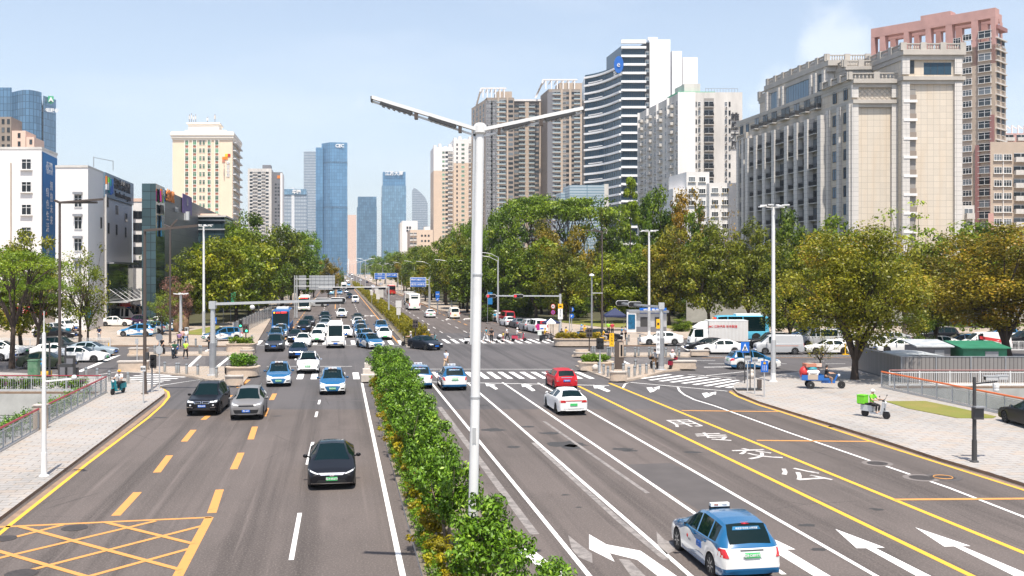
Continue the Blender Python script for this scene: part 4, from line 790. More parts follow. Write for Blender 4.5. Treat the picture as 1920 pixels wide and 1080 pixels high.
# --- white banded tower with a curved wing
y = 427; B = Bld('office_tower','white banded tower with dark ribbon windows and a curved left wing',P(1180,503,y))
fh = 48/3/FPX*y; topz = zt(77,y); wing_top = zt(118,y)
arc = []
for k in range(9):
 t = k/8; px = 1097+t*68; yy = y+27*(1-t)+4*math.sin(math.pi*t); arc.append(Vector(xy(P(px,503,yy))))
back = [Vector((arc[-1].x+4,y+34)),Vector((arc[0].x,arc[0].y+20))]
B.prism('ribbon_glass',arc+back,0,wing_top,'pane_blue')
fr = foot(1165,1209,y,24); B.prism('ribbon_glass',fr,0,topz-2,'pane_blue')
wb = MB()
def arc_off(o):
 r = []
 for i,p in enumerate(arc):
  d = (arc[min(i+1,8)]-arc[max(i-1,0)]).normalized(); r.append(p+Vector((d.y,-d.x))*o)
 return r
a_out,a_in = arc_off(.9),arc_off(-.4)
for k in range(24):
 z = topz-3.0-fh*k
 if z < 4: break
 wb.box(((fr[0].x+fr[1].x)/2+.2,y-.35,z+.2),(fr[1].x-fr[0].x+.6,1.3,.9),'bright_panel'); wb.box((fr[0].x+.2,y-.2,z-.75),(.5,.6,.3),'grey_metal')
 zz_ = z-fh*.1
 if zz_ < wing_top+.2: wb.prism(a_out+a_in[::-1],zz_-.42,zz_+.42,'bright_panel')
 if zz_-.9 < wing_top and k % 2: wb.prism(a_out[1:5]+a_in[1:5][::-1],zz_+.75,zz_+1.15,'bright_panel')
wb.box(((fr[0].x+fr[1].x)/2+.2,y-.2,topz-.3),(fr[1].x-fr[0].x+.6,1.4,1.5),'bright_panel'); B.part(wb,'white_band')
b = MB()
for k in range(13): xx = fr[0].x+.4+(fr[1].x-fr[0].x-.6)*k/12; b.box((xx,y-.06,topz/2),(.12,.1,topz-4),'dark_metal')
for i in range(8):
 for q in (.0,.5): p = arc[i].lerp(arc[i+1],q); b.box((p.x,p.y-.1,wing_top/2),(.14,.14,wing_top-1),'dark_metal')
B.part(b,'mullion')
B.prism('dark_strip',foot(1209,1218,y+.5,22),0,zt(79,y),'dark_cladding'); w4 = foot(1209,1218,y+.5,22); B.grid(w4[0],w4[1],[1.0],topz-5,fh,20,1.5,1.6,'blue')
B.prism('white_slab',foot(1217.5,1257,y+1,20),0,zt(73,y),'bright_panel'); B.prism('white_slab',foot(1260,1278.5,y+6,20),0,zt(90,y),'bright_panel'); B.prism('white_slab',foot(1280,1308,y+9,20),0,zt(99,y),'bright_panel'); B.prism('link',foot(1256,1282,y+10,10),0,zt(104,y),'slate_wall')
b = MB(); b.box((P(1227,0,y).x,y+7,zt(70,y)),(4,4,2.4),'bright_panel'); b.box((P(1227,0,y).x,y+7,zt(66,y)),(1.5,1.5,1),'dark_metal'); B.part(b,'lift_house')
pe = P(1160,121,y-1.6); fe = frame(pe,(1,-.3,0),(0,0,1)); b = MB(); n_ = 20; vv = [fe @ Vector((2.0*math.cos(2*math.pi*k/n_),3.6*math.sin(2*math.pi*k/n_),0)) for k in range(n_)]; b.add(vv+[v+Vector((.2,.6,0)) for v in vv],[tuple(range(n_))]+[(i,i+n_,(i+1) % n_+n_,(i+1) % n_) for i in range(n_)],'blue'); b.text('e',3.2,'letter_white',fe @ Matrix.Translation((0,0,.2)),.2); B.part(b,'round_sign'); B.part(MB().text('艺龙',2.0,'letter_white',frame(P(1158,138,y-1),(1,-.4,0),(0,0,1)),.3),'sign_lettering'); B.done()
y = 405; B = Bld('annexe','low pale blue louvred annexe in front of the banded tower',P(1100,503,y)); f = foot(1068,1133,y,12); B.prism('louvre_wall',f,0,zt(347,y),'louvre'); B.prism('louvre_wall',foot(1052,1068,y+8,10),0,zt(358,y),'louvre'); B.prism('end_wall',foot(1133,1141,y,10),0,zt(345,y),'dirty_white'); B.done()

# --- old white apartment block
y = 340; B = Bld('apartment_block','old stained white apartment block with black vertical lettering',P(1320,503,y))
D = depth_right(1275,1199,y); f = foot(1275,1392,y,D); top = zt(173,y); B.prism('wall',f,0,top,'dirty_white')
A,C = f[3],f[0]; LL = (C-A).length; n = 18
for u_,w_,st_ in ((LL*.07,3,'balcony ac'),(LL*.17,2.0,'plain ac'),(LL*.3,3,'balcony'),(LL*.42,1.8,'plain ac'),(LL*.56,3,'balcony'),(LL*.68,1.8,'plain'),(LL*.82,3.2,'balcony'),(LL*.94,1.6,'plain ac')): B.grid(A,C,[u_],top-3.2,2.95,n,w_,1.7,st_,'balcony' if 'balc' in st_ else 'window')
b = MB()
for q in (.0,.24,.49,.75,1): p = A.lerp(C,q); b.box((p.x-.3,p.y,top/2),(.9,.7,top),'white_wall')
B.part(b,'side_pier'); A,C = f[0],f[1]; u = lambda px: (px-1275)/FPX*y
B.part(MB().prism(polyn(P(1276,0,y-.4),P(1304,0,y-.4),P(1304,0,y-.02),P(1276,0,y-.02)),0,top,'white_wall'),'stair_wall')
for px,w_,st_ in ((1305,.6,'dark'),(1311,.9,'plain ac'),(1329,3.0,'balcony bars'),(1361,.9,'plain ac'),(1368,.6,'dark')): B.grid(A,C,[u(px)],top-4,2.95,n,w_,1.6 if w_ < 2 else 2,st_,'balcony' if 'balc' in st_ else 'window')
b = MB(); b.box((A.x+u(1329),y-.012,top/2-1),(3.4,.02,top-2),'recess_shade'); B.part(b,'balcony_shade_panel')  # dark sheet on the wall in place of the balcony's depth and shade
b = MB(); [b.text(ch,2.9,'letter_dark',frame((A.x+u(1378),y-.2,zt(220+k*17.5,y)),(1,0,0),(0,0,1)),.2,.02) for k,ch in enumerate('雄鹰大厦')]; B.part(b,'sign_lettering')
B.prism('roof_room',foot(1283,1313,y+4,10),top,zt(153,y),'dirty_white'); B.prism('roof_edge',outset(foot(1272,1340,y+3,12),.2),top,top+.7,'green_roof'); b = MB()
for k in range(12): b.box((A.x+u(1325+k*5.5),y+2,top+.8),(.1,.1,1.6),'grey_metal')
b.box((A.x+u(1355),y+2,top+1.6),(11,.12,.12),'grey_metal'); B.part(b,'roof_rail'); B.done()
y = 255; B = Bld('apartment_block','low white stepped block with balconies in front of the old white block',P(1340,503,y)); 
for a,c,t_,dy in ((1287,1330,321,2),(1330,1386,343,0),(1262,1290,352,3)):
 f = foot(a,c,y+dy,14); B.prism('wall',f,0,zt(t_,y),'white_wall'); B.grid(f[0],f[1],[1.4+2.6*k for k in range(max(1,int((c-a)/FPX*y/2.6)))],zt(t_+14,y),3.0,6,1.7,1.3,'plain sill')
B.done()

# --- stone hotel on the right
y = 195; B = Bld('stone_hotel','big beige stone hotel with balustrades and rows of dark balconies',P(1650,503,y))
D = depth_right(1597,1385,y); f = foot(1597,1692,y,D); g2 = foot(1692,1803,y-2.2,D); A,C = f[3],f[0]; LL = (C-A).length; W_ = g2[1].x
zc1,zc2,ztop = zt(188,y),zt(150,y),zt(97,y)
B.prism('wall',[f[0],f[1],f[1]+U*D,f[3]],0,zc2,'hotel_stone'); B.prism('wall',[g2[0],g2[1],g2[1]+U*(D*.9),g2[0]+U*(D*.9)],0,zt(100,y),'hotel_stone')
up = [f[0]+U*9+RT*3.2,f[1]+U*9,f[1]+U*(D-7),f[0]+U*(D-9)+RT*1.6]; B.prism('upper_storey',up,zc2,zt(110,y),'hotel_stone'); hi = [f[0]+U*13+RT*1.5,f[1]+U*13,f[1]+U*(D-14),f[0]+U*(D-15)+RT*1.0]; B.prism('penthouse',hi,zc2,zt(93,y),'hotel_grey')
def band(name,loop,z,h,o,m='hotel_trim'):
 b = MB(); b.prism(outset(loop,o*.55),z-h,z-h*.5,m); b.prism(outset(loop,o),z-h*.5,z,m); return B.part(b,name)
L0 = [f[0],f[1],f[1]+U*D,f[3]]
band('cornice',L0,zc1,1.4,.9); band('cornice',L0,zc2,1.5,1.1); band('cornice',up,zt(110,y)+.2,1.3,.9); band('cornice',hi,zt(93,y)+.4,2.2,1.4); band('cornice',[g2[0],g2[1],g2[1]+U*30,g2[0]+U*30],zt(100,y),1.8,1.0); band('cornice',[g2[0],g2[1],g2[1]+U*30,g2[0]+U*30],zc2+.15,1.4,.9)
def balustrade(A_,C_,z,name='balustrade',h=1.35):
 A_,C_ = Vector(xy(A_)),Vector(xy(C_)); d_ = C_-A_; ln = d_.length; d_.normalize(); n_ = max(1,round(ln/4.2)); b = MB(); ang_ = math.atan2(d_.y,d_.x)
 for k in range(n_+1):
  p = A_+d_*ln*k/n_; b.box((p.x,p.y,z+h*.55),(1.1,.7,h*1.1),'hotel_trim',ang_)
  if k < n_:
   q = A_+d_*ln*(k+.5)/n_; b.box((q.x,q.y,z+h-.12),(ln/n_-1.1,.4,.2),'hotel_trim',ang_); b.box((q.x,q.y,z+.1),(ln/n_-1.1,.4,.2),'hotel_trim',ang_)
   for j in range(5): r = A_+d_*(ln*k/n_+1.0+(ln/n_-1.9)*(j+.2)/4.4); b.lathe([(.10,0),(.17,.3),(.08,.75),(.12,.95)],(r.x,r.y,z+.2),'hotel_trim',6)
 return B.part(b,name)
balustrade(f[0]-RT*.5,f[1]-Vector((0,.5)),zc2); balustrade(f[0]+U*11-RT*.5,f[0]-RT*.5,zc2); balustrade(g2[0]-Vector((0,.4)),g2[1]-Vector((0,.4)),zt(100,y)); balustrade(g2[0]+U*24,g2[0],zt(100,y)); balustrade(up[3],up[3]+(up[0]-up[3])*.12,zt(110,y)+.2); balustrade(up[0],up[1],zt(110,y)+.2); balustrade(up[0]+U*6,up[0],zt(110,y)+.2); balustrade(hi[3],hi[0],zt(93,y)+.4); balustrade(hi[0],hi[1],zt(93,y)+.4); balustrade(f[3]-RT*.5,f[3]-U*6-RT*.5,zc2-5)
# the road side: end pavilions with windows, seven bays of balconies between piers
dn = (C-A).normalized(); on = Vector((dn.y,-dn.x)); ang = math.atan2(dn.y,dn.x); fh = 3.55
def sx_(px): m = (px-960)/FPX; return (A.x-m*A.y)/(m*dn.y-dn.x)
bays = [(sx_(a),sx_(c)) for a,c in ((1415,1424.5),(1430,1441),(1446,1458.5),(1464,1483),(1488,1501),(1507,1521),(1526.5,1542))]
uL,uR = sx_(1411),sx_(1549)
b = MB(); bl = MB()
for a,c in bays: b.box((*(A+dn*(a+c)/2+on*.05),(zc1-1.5)/2),(c-a,.3,zc1-2),'recess_shade',ang)
B.part(b,'balcony_shade_panel')  # bay backs coloured dark for the shade inside
edges = [uL]+[(bays[i][1]+bays[i+1][0])/2 for i in range(6)]+[uR]
for e_ in edges: bl.box((*(A+dn*e_+on*.75),(zc1-1.4)/2),(1.5,1.7,zc1-1.4),'hotel_grey',ang)
B.part(bl,'pier')
for k in range(9):
 z = zc1-3.4-fh*k
 if z < 2: break
 for a,c in bays: B.win(A,C,(a+c)/2,z,(c-a)-.2,2.6,'balcony bars dark','balcony',.22)
 for px in (1391,1402,1565.5,1586): B.win(A,C,sx_(px),z+.3,1.5 if px > 1500 else 1.7,2.2,'blue dark','window',.02)
for px,w_ in ((1565.5,1.5),(1586,1.5),(1391,1.7),(1402,1.7)): B.win(A,C,sx_(px),(zc1+zc2)/2-.4,w_,2.3,'blue dark','window')
for a,c in bays: B.win(A,C,(a+c)/2,(zc1+zc2)/2-.2,(c-a)*.8,2.6,'balcony bars dark','balcony',.1)
for px in (1387,1396.5,1409,1556,1576,1595): b = MB(); b.box((*(A+dn*sx_(px)+on*.3),zc1/2),(1.3 if px < 1500 else 1.0,.7,zc1-1.4),'hotel_grey',ang); B.part(b,'pilaster')
hA,hC = hi[3],hi[0]; hl = (hC-hA).length
B.win(hA,hC,hl*.55,(zc2+zt(93,y))/2-.3,hl*.42,5.4,'blue flat','great_window'); B.win(hA,hC,hl*.12,(zc2+zt(93,y))/2-.6,3.2,5,'blue flat','great_window'); B.win(hA,hC,hl*.91,(zc2+zt(93,y))/2-.2,2.6,5,'blue flat','great_window')
for q in (0.02,.24,.31,.79,.86,.99): p = hA.lerp(hC,q); b = MB(); b.box((p.x-.2,p.y,(zc2+zt(93,y))/2-.6),(.9,1.1,zt(93,y)-zc2-1.5),'hotel_grey',ang); B.part(b,'penthouse_pier')
# the front: piers, lattice panel, open stair with landings
b = MB(); xx = lambda px: P(px,0,y).x
for px,w_,yy in ((1601.5,1.3,y),(1676,1.2,y)): b.box((xx(px),yy-.25,zc1/2),(w_,.7,zc1-1.4),'hotel_grey'); b.box((xx(px),yy-.25,(zc1+zc2)/2-.3),(w_,.7,zc2-zc1-1.5),'hotel_grey')
for px in (1697,1795): b.box((P(px,0,y-2.2).x,y-2.4,zt(152,y)/2),(1.4,.7,zt(152,y)-1.4),'hotel_grey'); b.box((P(px,0,y-2.2).x,y-2.4,(zc2+zt(100,y))/2-.4),(1.4,.7,zt(100,y)-zc2-2),'hotel_grey')
B.part(b,'corner_pier')
b = MB(); b.box((P(1705,0,y-2.2).x,y-2.26,zc2/2-.7),(2.3,.12,zc2-3),'recess_shade'); B.part(b,'stair_shade_panel')  # flat panel coloured dark as shade behind the open stair
for k in range(10): b = MB(); z = zc2-3.2-fh*k*1.0; b.box((P(1705,0,y-2.2).x,y-2.5,z-1.3),(2.6,.7,.5),'white_wall'); b.box((P(1705,0,y-2.2).x,y-2.7,z-.55),(2.3,.06,.9),'taupe_wall'); B.part(b,'stair_landing')
B.win(g2[0],g2[1],(1757-1692)/FPX*y,zt(133,y),5.2,2.3,'blue flat'); B.win(g2[0],g2[1],(1705-1692)/FPX*y,zt(130,y),1.8,2.5,'dark flat')
b = MB(); f1 = frame((xx(1640),y-.06,(zc1+zc2)/2-.3),(1,0,0),(0,0,1))
for k in range(-4,5):
 for s_ in (-1,1):
  pts = [(q,s_*(q-k*.95)) for q in (max(-3.7,min(3.7,k*.95-1.5)),max(-3.7,min(3.7,k*.95+1.5)))]; b.bar(f1 @ Vector((pts[0][0],pts[0][1],0)),f1 @ Vector((pts[1][0],pts[1][1],0)),.06,.1,'hotel_trim')
B.part(b,'lattice_panel'); B.done()
tag(B.root)
y = 205; B = Bld('service_tower','narrow white stair block with balconies at the right edge of the stone hotel',P(1815,503,y)); f = foot(1804,1827,y,8); B.prism('wall',f,0,zt(385,y),'dirty_white'); B.grid(f[0],f[1],[1.3],zt(400,y),3.0,4,1.6,2,'balcony','balcony'); B.done()

# --- pink tower
yn = 268; B = Bld('apartment_tower','tall pink apartment tower with an open roof frame and white bay windows',P(1800,503,yn))
pA,pC = Vector(xy(P(1633,503,292))),Vector(xy(P(1866,503,yn))); dn = (pC-pA).normalized(); on = Vector((dn.y,-dn.x)); LL = (pC-pA).length; ang = math.atan2(dn.y,dn.x); rt_ = -on
topz = zt(14,yn); body = zt(110,yn)-1
ft = [pA,pC,pC+rt_*16+dn*2,pA+rt_*16]; B.prism('wall',[pA+dn*LL*.5,pC,pC+rt_*8,pA+rt_*16+dn*LL*.5],0,zt(118,yn)+5,'tan_wall'); B.prism('wall',[pA+dn*LL*.22,pA+dn*LL*.52,pA+rt_*16+dn*LL*.52,pA+rt_*16+dn*LL*.22],0,zt(85,yn),'pale_grey_wall'); B.prism('wall',[pA,pA+dn*LL*.25,pA+dn*LL*.25+rt_*14,pA+rt_*14],0,zt(97,yn),'pink_wall')
b = MB(); bm = lambda u0,u1,z0,z1,dpt=2.2,o=0: b.box((*(pA+dn*(u0+u1)/2*LL+rt_*(dpt/2+o)),(z0+z1)/2),((u1-u0)*LL,dpt,z1-z0),'pink_wall',ang)
bm(0,1,topz-2.6,topz,3); bm(.42,.66,topz,topz+1.2,3.5); bm(0,.96,topz-2.4,topz-.2,2,7)
for u0,u1,zl in ((0,.03,zt(97,yn)),(.075,.12,zt(97,yn)),(.28,.32,zt(80,yn)),(.46,.5,zt(85,yn)),(.62,.67,zt(112,yn)),(.82,.87,zt(118,yn)),(.965,1.0,zt(118,yn))): bm(u0,u1,zl,topz-2.5,2.4); bm(u0,min(u1,.96),zl,topz-2.3,2,7)
bm(.0,.28,zt(97,yn),zt(94,yn),2); B.part(b,'roof_frame')
b = MB(); b.box((*(pC-dn*.4+rt_*4),topz-5),(2.0,7,1.0),'rose_wall',ang); b.box((*(pA+dn*LL*.98-rt_*.3),zt(215,yn)/2),(LL*.03,.5,zt(215,yn)),'rose_wall',ang); b.box((*(pA+dn*LL*.87-rt_*.3),zt(270,yn)/2),(LL*.03,.5,zt(270,yn)),'rose_wall',ang); B.part(b,'pink_strip')
dz = 3.0
B.grid(pA,pC,[LL*.925],zt(62,yn),dz,26,3.2,1.75,'bay'); B.grid(pA,pC,[LL*.79],zt(62,yn),dz,26,2.4,1.6,'plain sill'); B.grid(pA,pC,[LL*.71],zt(66,yn),dz,12,2.0,1.6,'plain ac'); B.grid(pA,pC,[LL*.57,LL*.4,LL*.3],zt(92,yn),dz,4,3.2,1.9,'plain sill'); B.grid(pA,pC,[LL*.1,LL*.18],zt(103,yn),dz,3,1.8,1.6,'plain')
A2,C2 = pC,pC+rt_*8; B.grid(A2,C2,[2.2,5.8],zt(75,yn),dz,24,1.8,1.6,'dark sill')
b = MB()
for k in range(18): b.box((*(pC+rt_*4-dn*.3),zt(70,yn)-dz*k),(1.6,7.6,.3),'dirty_white',ang)
B.part(b,'side_ledge'); B.done()
y = 235; B = Bld('apartment_block','grey and pink apartment block cut by the right edge, in front of the pink tower',P(1890,503,y))
f = foot(1857,1990,y,16); f[2:] = [Vector(xy(P(1990,0,y+16))),Vector(xy(P(1859,0,y+16)))]; B.prism('wall',f,0,zt(266,y),'tan_wall'); B.prism('pink_wall',polyn(P(1853,0,y-.3),P(1863,0,y-.3),P(1866,0,y+8),P(1855,0,y+8)),0,zt(400,y),'pink_wall'); u = lambda px: (px-1857)/FPX*y
B.grid(f[0],f[1],[u(1871),u(1889),u(1960)],zt(295,y),3.0,12,1.9,1.5,'plain sill'); B.grid(f[0],f[1],[u(1914),u(1940)],zt(295,y),3.0,12,3.2,2,'balcony','balcony'); b = MB(); b.box((f[0].x+u(1880.5),y-.1,zt(290,y)/2),(.12,.2,zt(290,y)),'white_paint'); B.part(b,'downpipe'); B.done()
y = 330; B = Bld('apartment_block','distant orange and white balconied block at the right edge',P(1910,503,y)); f = foot(1880,1990,y,15); B.prism('wall',f,0,zt(250,y),'pink_wall'); B.grid(f[0],f[1],[2,6,10,14],zt(258,y),3,6,3,2,'balcony','balcony')
b = MB()
for k in range(9): xx_ = f[0].x+k*2; b.box((xx_,y+2,zt(242,y)),(.4,.4,3),'white_wall'); b.bar((xx_,y+2,zt(234,y)),(xx_+1.5,y+2,zt(240,y)),.3,.3,'white_wall')
B.part(b,'roof_pergola'); B.done()
# ---------------------------------------------------------------- trees, shrubs and hedges
leaf_mat('leaf',(.035,.07,.005),(.19,.25,.013),(.33,.34,.03)); leaf_mat('leaf_rust',(.04,.06,.005),(.235,.245,.016),(.38,.255,.035)); leaf_mat('leaf_gold',(.08,.085,.006),(.36,.28,.015),(.5,.31,.025)); leaf_mat('leaf_lime',(.06,.115,.006),(.25,.33,.02),(.36,.40,.045))
leaf_mat('leaf_shrub',(.025,.065,.005),(.15,.29,.014),(.32,.45,.05),trans=.1); leaf_mat('leaf_pink',(.10,.06,.04),(.30,.16,.13),(.38,.25,.2)); mat('petal',(.45,.03,.3),.6)
def leaf_cloud(centers,radii,n_per,size,rng,m,aspect=.62,flat=.7,up=.5,name='crown',tone_spread=.55,bias=0.0):
 """leaf-sized faces gathered in clumps; each face keeps its own tone"""
 C = np.repeat(np.array(centers),n_per,0); Rr = np.repeat(np.array(radii),n_per); N = len(C)
 v = rng.normal(size=(N,3)); v /= np.linalg.norm(v,axis=1)[:,None]
 rad = Rr*np.power(rng.random(N),.45)
 pos = C+v*rad[:,None]*np.array([1,1,flat])
 nrm = v*.8+rng.normal(size=(N,3))*.55+np.array([0,0,up]); nrm /= np.linalg.norm(nrm,axis=1)[:,None]
 a = rng.normal(size=(N,3)); t = a-(a*nrm).sum(1)[:,None]*nrm; t /= np.linalg.norm(t,axis=1)[:,None]; b = np.cross(nrm,t)
 s = size*(.6+.8*rng.random(N)); L_ = t*s[:,None]*.5; W_ = b*s[:,None]*.5*aspect; fold = nrm*(s*.12)[:,None]
 V = np.stack([pos-L_,pos-W_*.9+fold,pos+L_,pos+W_*.9+fold],1).reshape(-1,3)
 me = bpy.data.meshes.new(name); me.vertices.add(4*N); me.vertices.foreach_set('co',V.astype(np.float32).ravel())
 me.loops.add(4*N); me.loops.foreach_set('vertex_index',np.arange(4*N,dtype=np.int32)); me.polygons.add(N); me.polygons.foreach_set('loop_start',np.arange(0,4*N,4,dtype=np.int32))
 clump_t = rng.random(len(centers)); tone = np.clip(np.repeat(clump_t,n_per)*tone_spread+rng.random(N)*(1-tone_spread)+bias,0,1)
 at = me.attributes.new('tone','FLOAT','FACE'); at.data.foreach_set('value',tone.astype(np.float32))
 me.materials.append(M[m]); me.update(calc_edges=True); me.validate(); return me
def tree_proto(seed,H=10,Rc=4.2,zc=.53,rz=.50,trunk=.2,fork=.15,clumps=75,per=110,leaf=.36,m='leaf',shape='dome',limbs=7,bark='bark',lean=.3,crz=.75):
 rng = np.random.default_rng(seed); rd = random.Random(seed)
 cs = []; rs = []
 while len(cs) < clumps:
  v = rng.normal(size=3); v /= np.linalg.norm(v); q = rng.random()**.4
  p = v*q
  if shape == 'dome':
   if p[2] < -.85: continue
   lump = .86+.22*math.sin(3.1*p[0]+seed)*math.cos(2.7*p[1]+seed*2)
   c = (p[0]*Rc*lump,p[1]*Rc*lump,H*zc+p[2]*H*rz*(1 if p[2] > 0 else .8))
  elif shape == 'umbrella':
   c = (p[0]*Rc,p[1]*Rc,H*.80+rng.normal()*.25+(1-p[0]**2-p[1]**2)*H*.15+(-.22*H*rng.random() if rng.random() < .3 else 0))
  elif shape == 'cone':
   h = rng.random(); r = Rc*(1-h)**.8*(.35+.65*rng.random()); a = rng.random()*6.283; c = (r*math.cos(a),r*math.sin(a),H*(.18+.8*h))
  elif shape == 'layers':
   k = rng.integers(0,9); h = k/8; r = Rc*(1-h*.75)*(.3+.7*rng.random()**.6); a = rng.random()*6.283; c = (r*math.cos(a),r*math.sin(a),H*(.36+.62*h)+rng.normal()*.15)
  cs.append(c); rs.append(Rc*(.17+.15*rng.random()) if shape != 'cone' else Rc*(.12+.16*rng.random()))
 crown = leaf_cloud(cs,rs,per,leaf,rng,m,flat=crz)
 b = MB(); top = Vector((lean*(rd.random()-.5),lean*(rd.random()-.5),H*fork)); b.tube([(0,0,-.1),(top.x*.3,top.y*.3,H*fork*.35),top],[trunk*1.35,trunk,trunk*.85],bark,9)
 if shape in ('cone','layers'):
  b.tube([top,(top.x,top.y,H*.93)],[trunk*.8,.03],bark,6)
  for i in range(limbs*2): c = Vector(cs[i]); q = Vector((top.x,top.y,max(H*fork,c.z-.4))); b.tube([q,c],[trunk*.25,.02],bark,5)
 else:
  groups = [[] for _ in range(limbs)]
  for c in cs: a = math.atan2(c[1],c[0]); groups[int((a+math.pi)/(2*math.pi)*limbs) % limbs].append(Vector(c))
  for g_ in groups:
   if not g_: continue
   mid = sum(g_,Vector())/len(g_); j = top.lerp(mid,.55)+Vector((rd.uniform(-.3,.3),rd.uniform(-.3,.3),rd.uniform(-.2,.5)))*(.08*H)
   b.tube([top-Vector((0,0,.15)),top.lerp(j,.5)+Vector((0,0,.03*H*rd.random())),j],[trunk*.7,trunk*.52,trunk*.36],bark,7)
   for c in g_[:9]:
    k = j.lerp(c,.55)+Vector((rd.uniform(-.3,.3),rd.uniform(-.3,.3),rd.uniform(-.1,.3))); b.tube([j,k,c],[trunk*.28,trunk*.15,.02],bark,5)
 return (b.mesh('trunk',True,60),crown)
def place_tree(proto,name,loc,H,W,label,group=None,cat='tree',rz=None,tint=(1,1,1),base=(10,8.4),kids_=('trunk','crown')):
 t = empty(name,loc,random.uniform(0,6.28) if rz is None else rz,label,cat,group); sx,sz = W/base[1],H/base[0]
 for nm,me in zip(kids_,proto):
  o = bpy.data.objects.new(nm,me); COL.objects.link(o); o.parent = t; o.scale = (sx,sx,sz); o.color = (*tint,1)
 return t
PD = [tree_proto(11,m='leaf'),tree_proto(12,m='leaf',clumps=85),tree_proto(13,m='leaf',rz=.5,zc=.53,clumps=70)]
PR = [tree_proto(21,m='leaf_rust',leaf=.30,per=150),tree_proto(22,m='leaf_rust',leaf=.30,clumps=85,per=130)]
PG = [tree_proto(31,m='leaf_gold',clumps=60,per=80,leaf=.34)]; PL = [tree_proto(41,m='leaf_lime',clumps=70,per=90,leaf=.34)]
PU = [tree_proto(51,m='leaf',shape='umbrella',Rc=5.2,clumps=60,per=110,leaf=.26,crz=.3,limbs=6)]
PC = [tree_proto(61,m='leaf_lime',shape='layers',Rc=3.0,clumps=55,per=100,leaf=.3,crz=.35,fork=.2),tree_proto(62,m='leaf',shape='cone',Rc=2.6,clumps=70,per=90,leaf=.3,fork=.12)]
PS = [tree_proto(71,m='leaf_rust',clumps=40,per=22,leaf=.34,trunk=.17),tree_proto(72,m='leaf_lime',clumps=55,per=30,leaf=.26,trunk=.15,crz=.3,bark='pale_bark',limbs=6),tree_proto(73,m='leaf_gold',clumps=45,per=9,leaf=.24,trunk=.15,bark='pale_bark')]
PB = [tree_proto(81,H=10,m='leaf_rust',clumps=120,per=250,leaf=.175,limbs=6,lean=1.6,trunk=.2,fork=.13,rz=.46,zc=.57),tree_proto(82,H=10,m='leaf_rust',clumps=120,per=250,leaf=.175,limbs=5,lean=1.0,trunk=.22,fork=.14,rz=.46,zc=.57)]
PF = [tree_proto(91,m='leaf_lime',shape='umbrella',Rc=4.8,clumps=75,per=120,leaf=.17,crz=.28,limbs=6,fork=.35)]
PN = [tree_proto(95,m='leaf',clumps=52,per=80,leaf=.24,trunk=.2,fork=.3,limbs=5)]
def T(proto,px,Y,top,hw,label,name='street_tree',group=None,tint=(1,1,1),base_z=.1,rz=None,sc=1.0,cat='tree'):
 """a tree standing at this depth: crown top and half-width as seen"""
 H = (zt(top,Y)-base_z)/1.0; W = 2*hw/FPX*Y; x = (px-960)/FPX*Y
 return place_tree(proto,name,(x,Y,base_z),H*1.02,W*1.02,label,group,cat,rz,tint)
gl = 'trees along the left side of the far road'; gr = 'trees along the right side of the far road'
# near trees on the right
T(PB[0],1602,78,432,138,'big leaning tree with brownish leaves beside the grey metal fence','flowering_tree',None,(1.2,1.12,.9),.14,2.1)
T(PB[1],1890,96,428,150,'big rust-leaved tree with a forked trunk behind the fence at the right edge','flowering_tree',None,(1.35,1.0,.85),.1,.7)
T(PS[0],1538,88.5,618,33,'slim young tree with sparse leaves behind the loaded tricycle','young_tree',None,(1.1,1,1),.14)
T(PR[1],1752,108,462,85,'rust and olive tree between the two big brown-leaved trees','street_tree',None,(1.05,1,.85)); T(PR[0],1480,112,470,62,'olive tree just behind the tall white lamp post at right','street_tree',None,(1.0,1.05,.85)); T(PN[0],1726,96,582,36,'small bushy green tree behind the fence, between two brown-leaved trees','young_tree',None,(.9,1,.8),.1)
T(PL[0],1572,120,420,92,'yellow-green tree behind the big leaning tree','street_tree',None,(.95,.95,.9))
T(PS[1],1695,128,388,105,'nearly bare tree with thin pale branches in front of the stone hotel','bare_tree',None,(1.1,1.1,.9))
T(PD[1],1840,150,424,100,'dark green tree behind the rust-leaved tree at the right edge','street_tree',None,(1.05,1.1,.9)); T(PD[0],1740,150,452,70,'dark green tree in front of the hotel front','street_tree',None,(.9,1,.85))
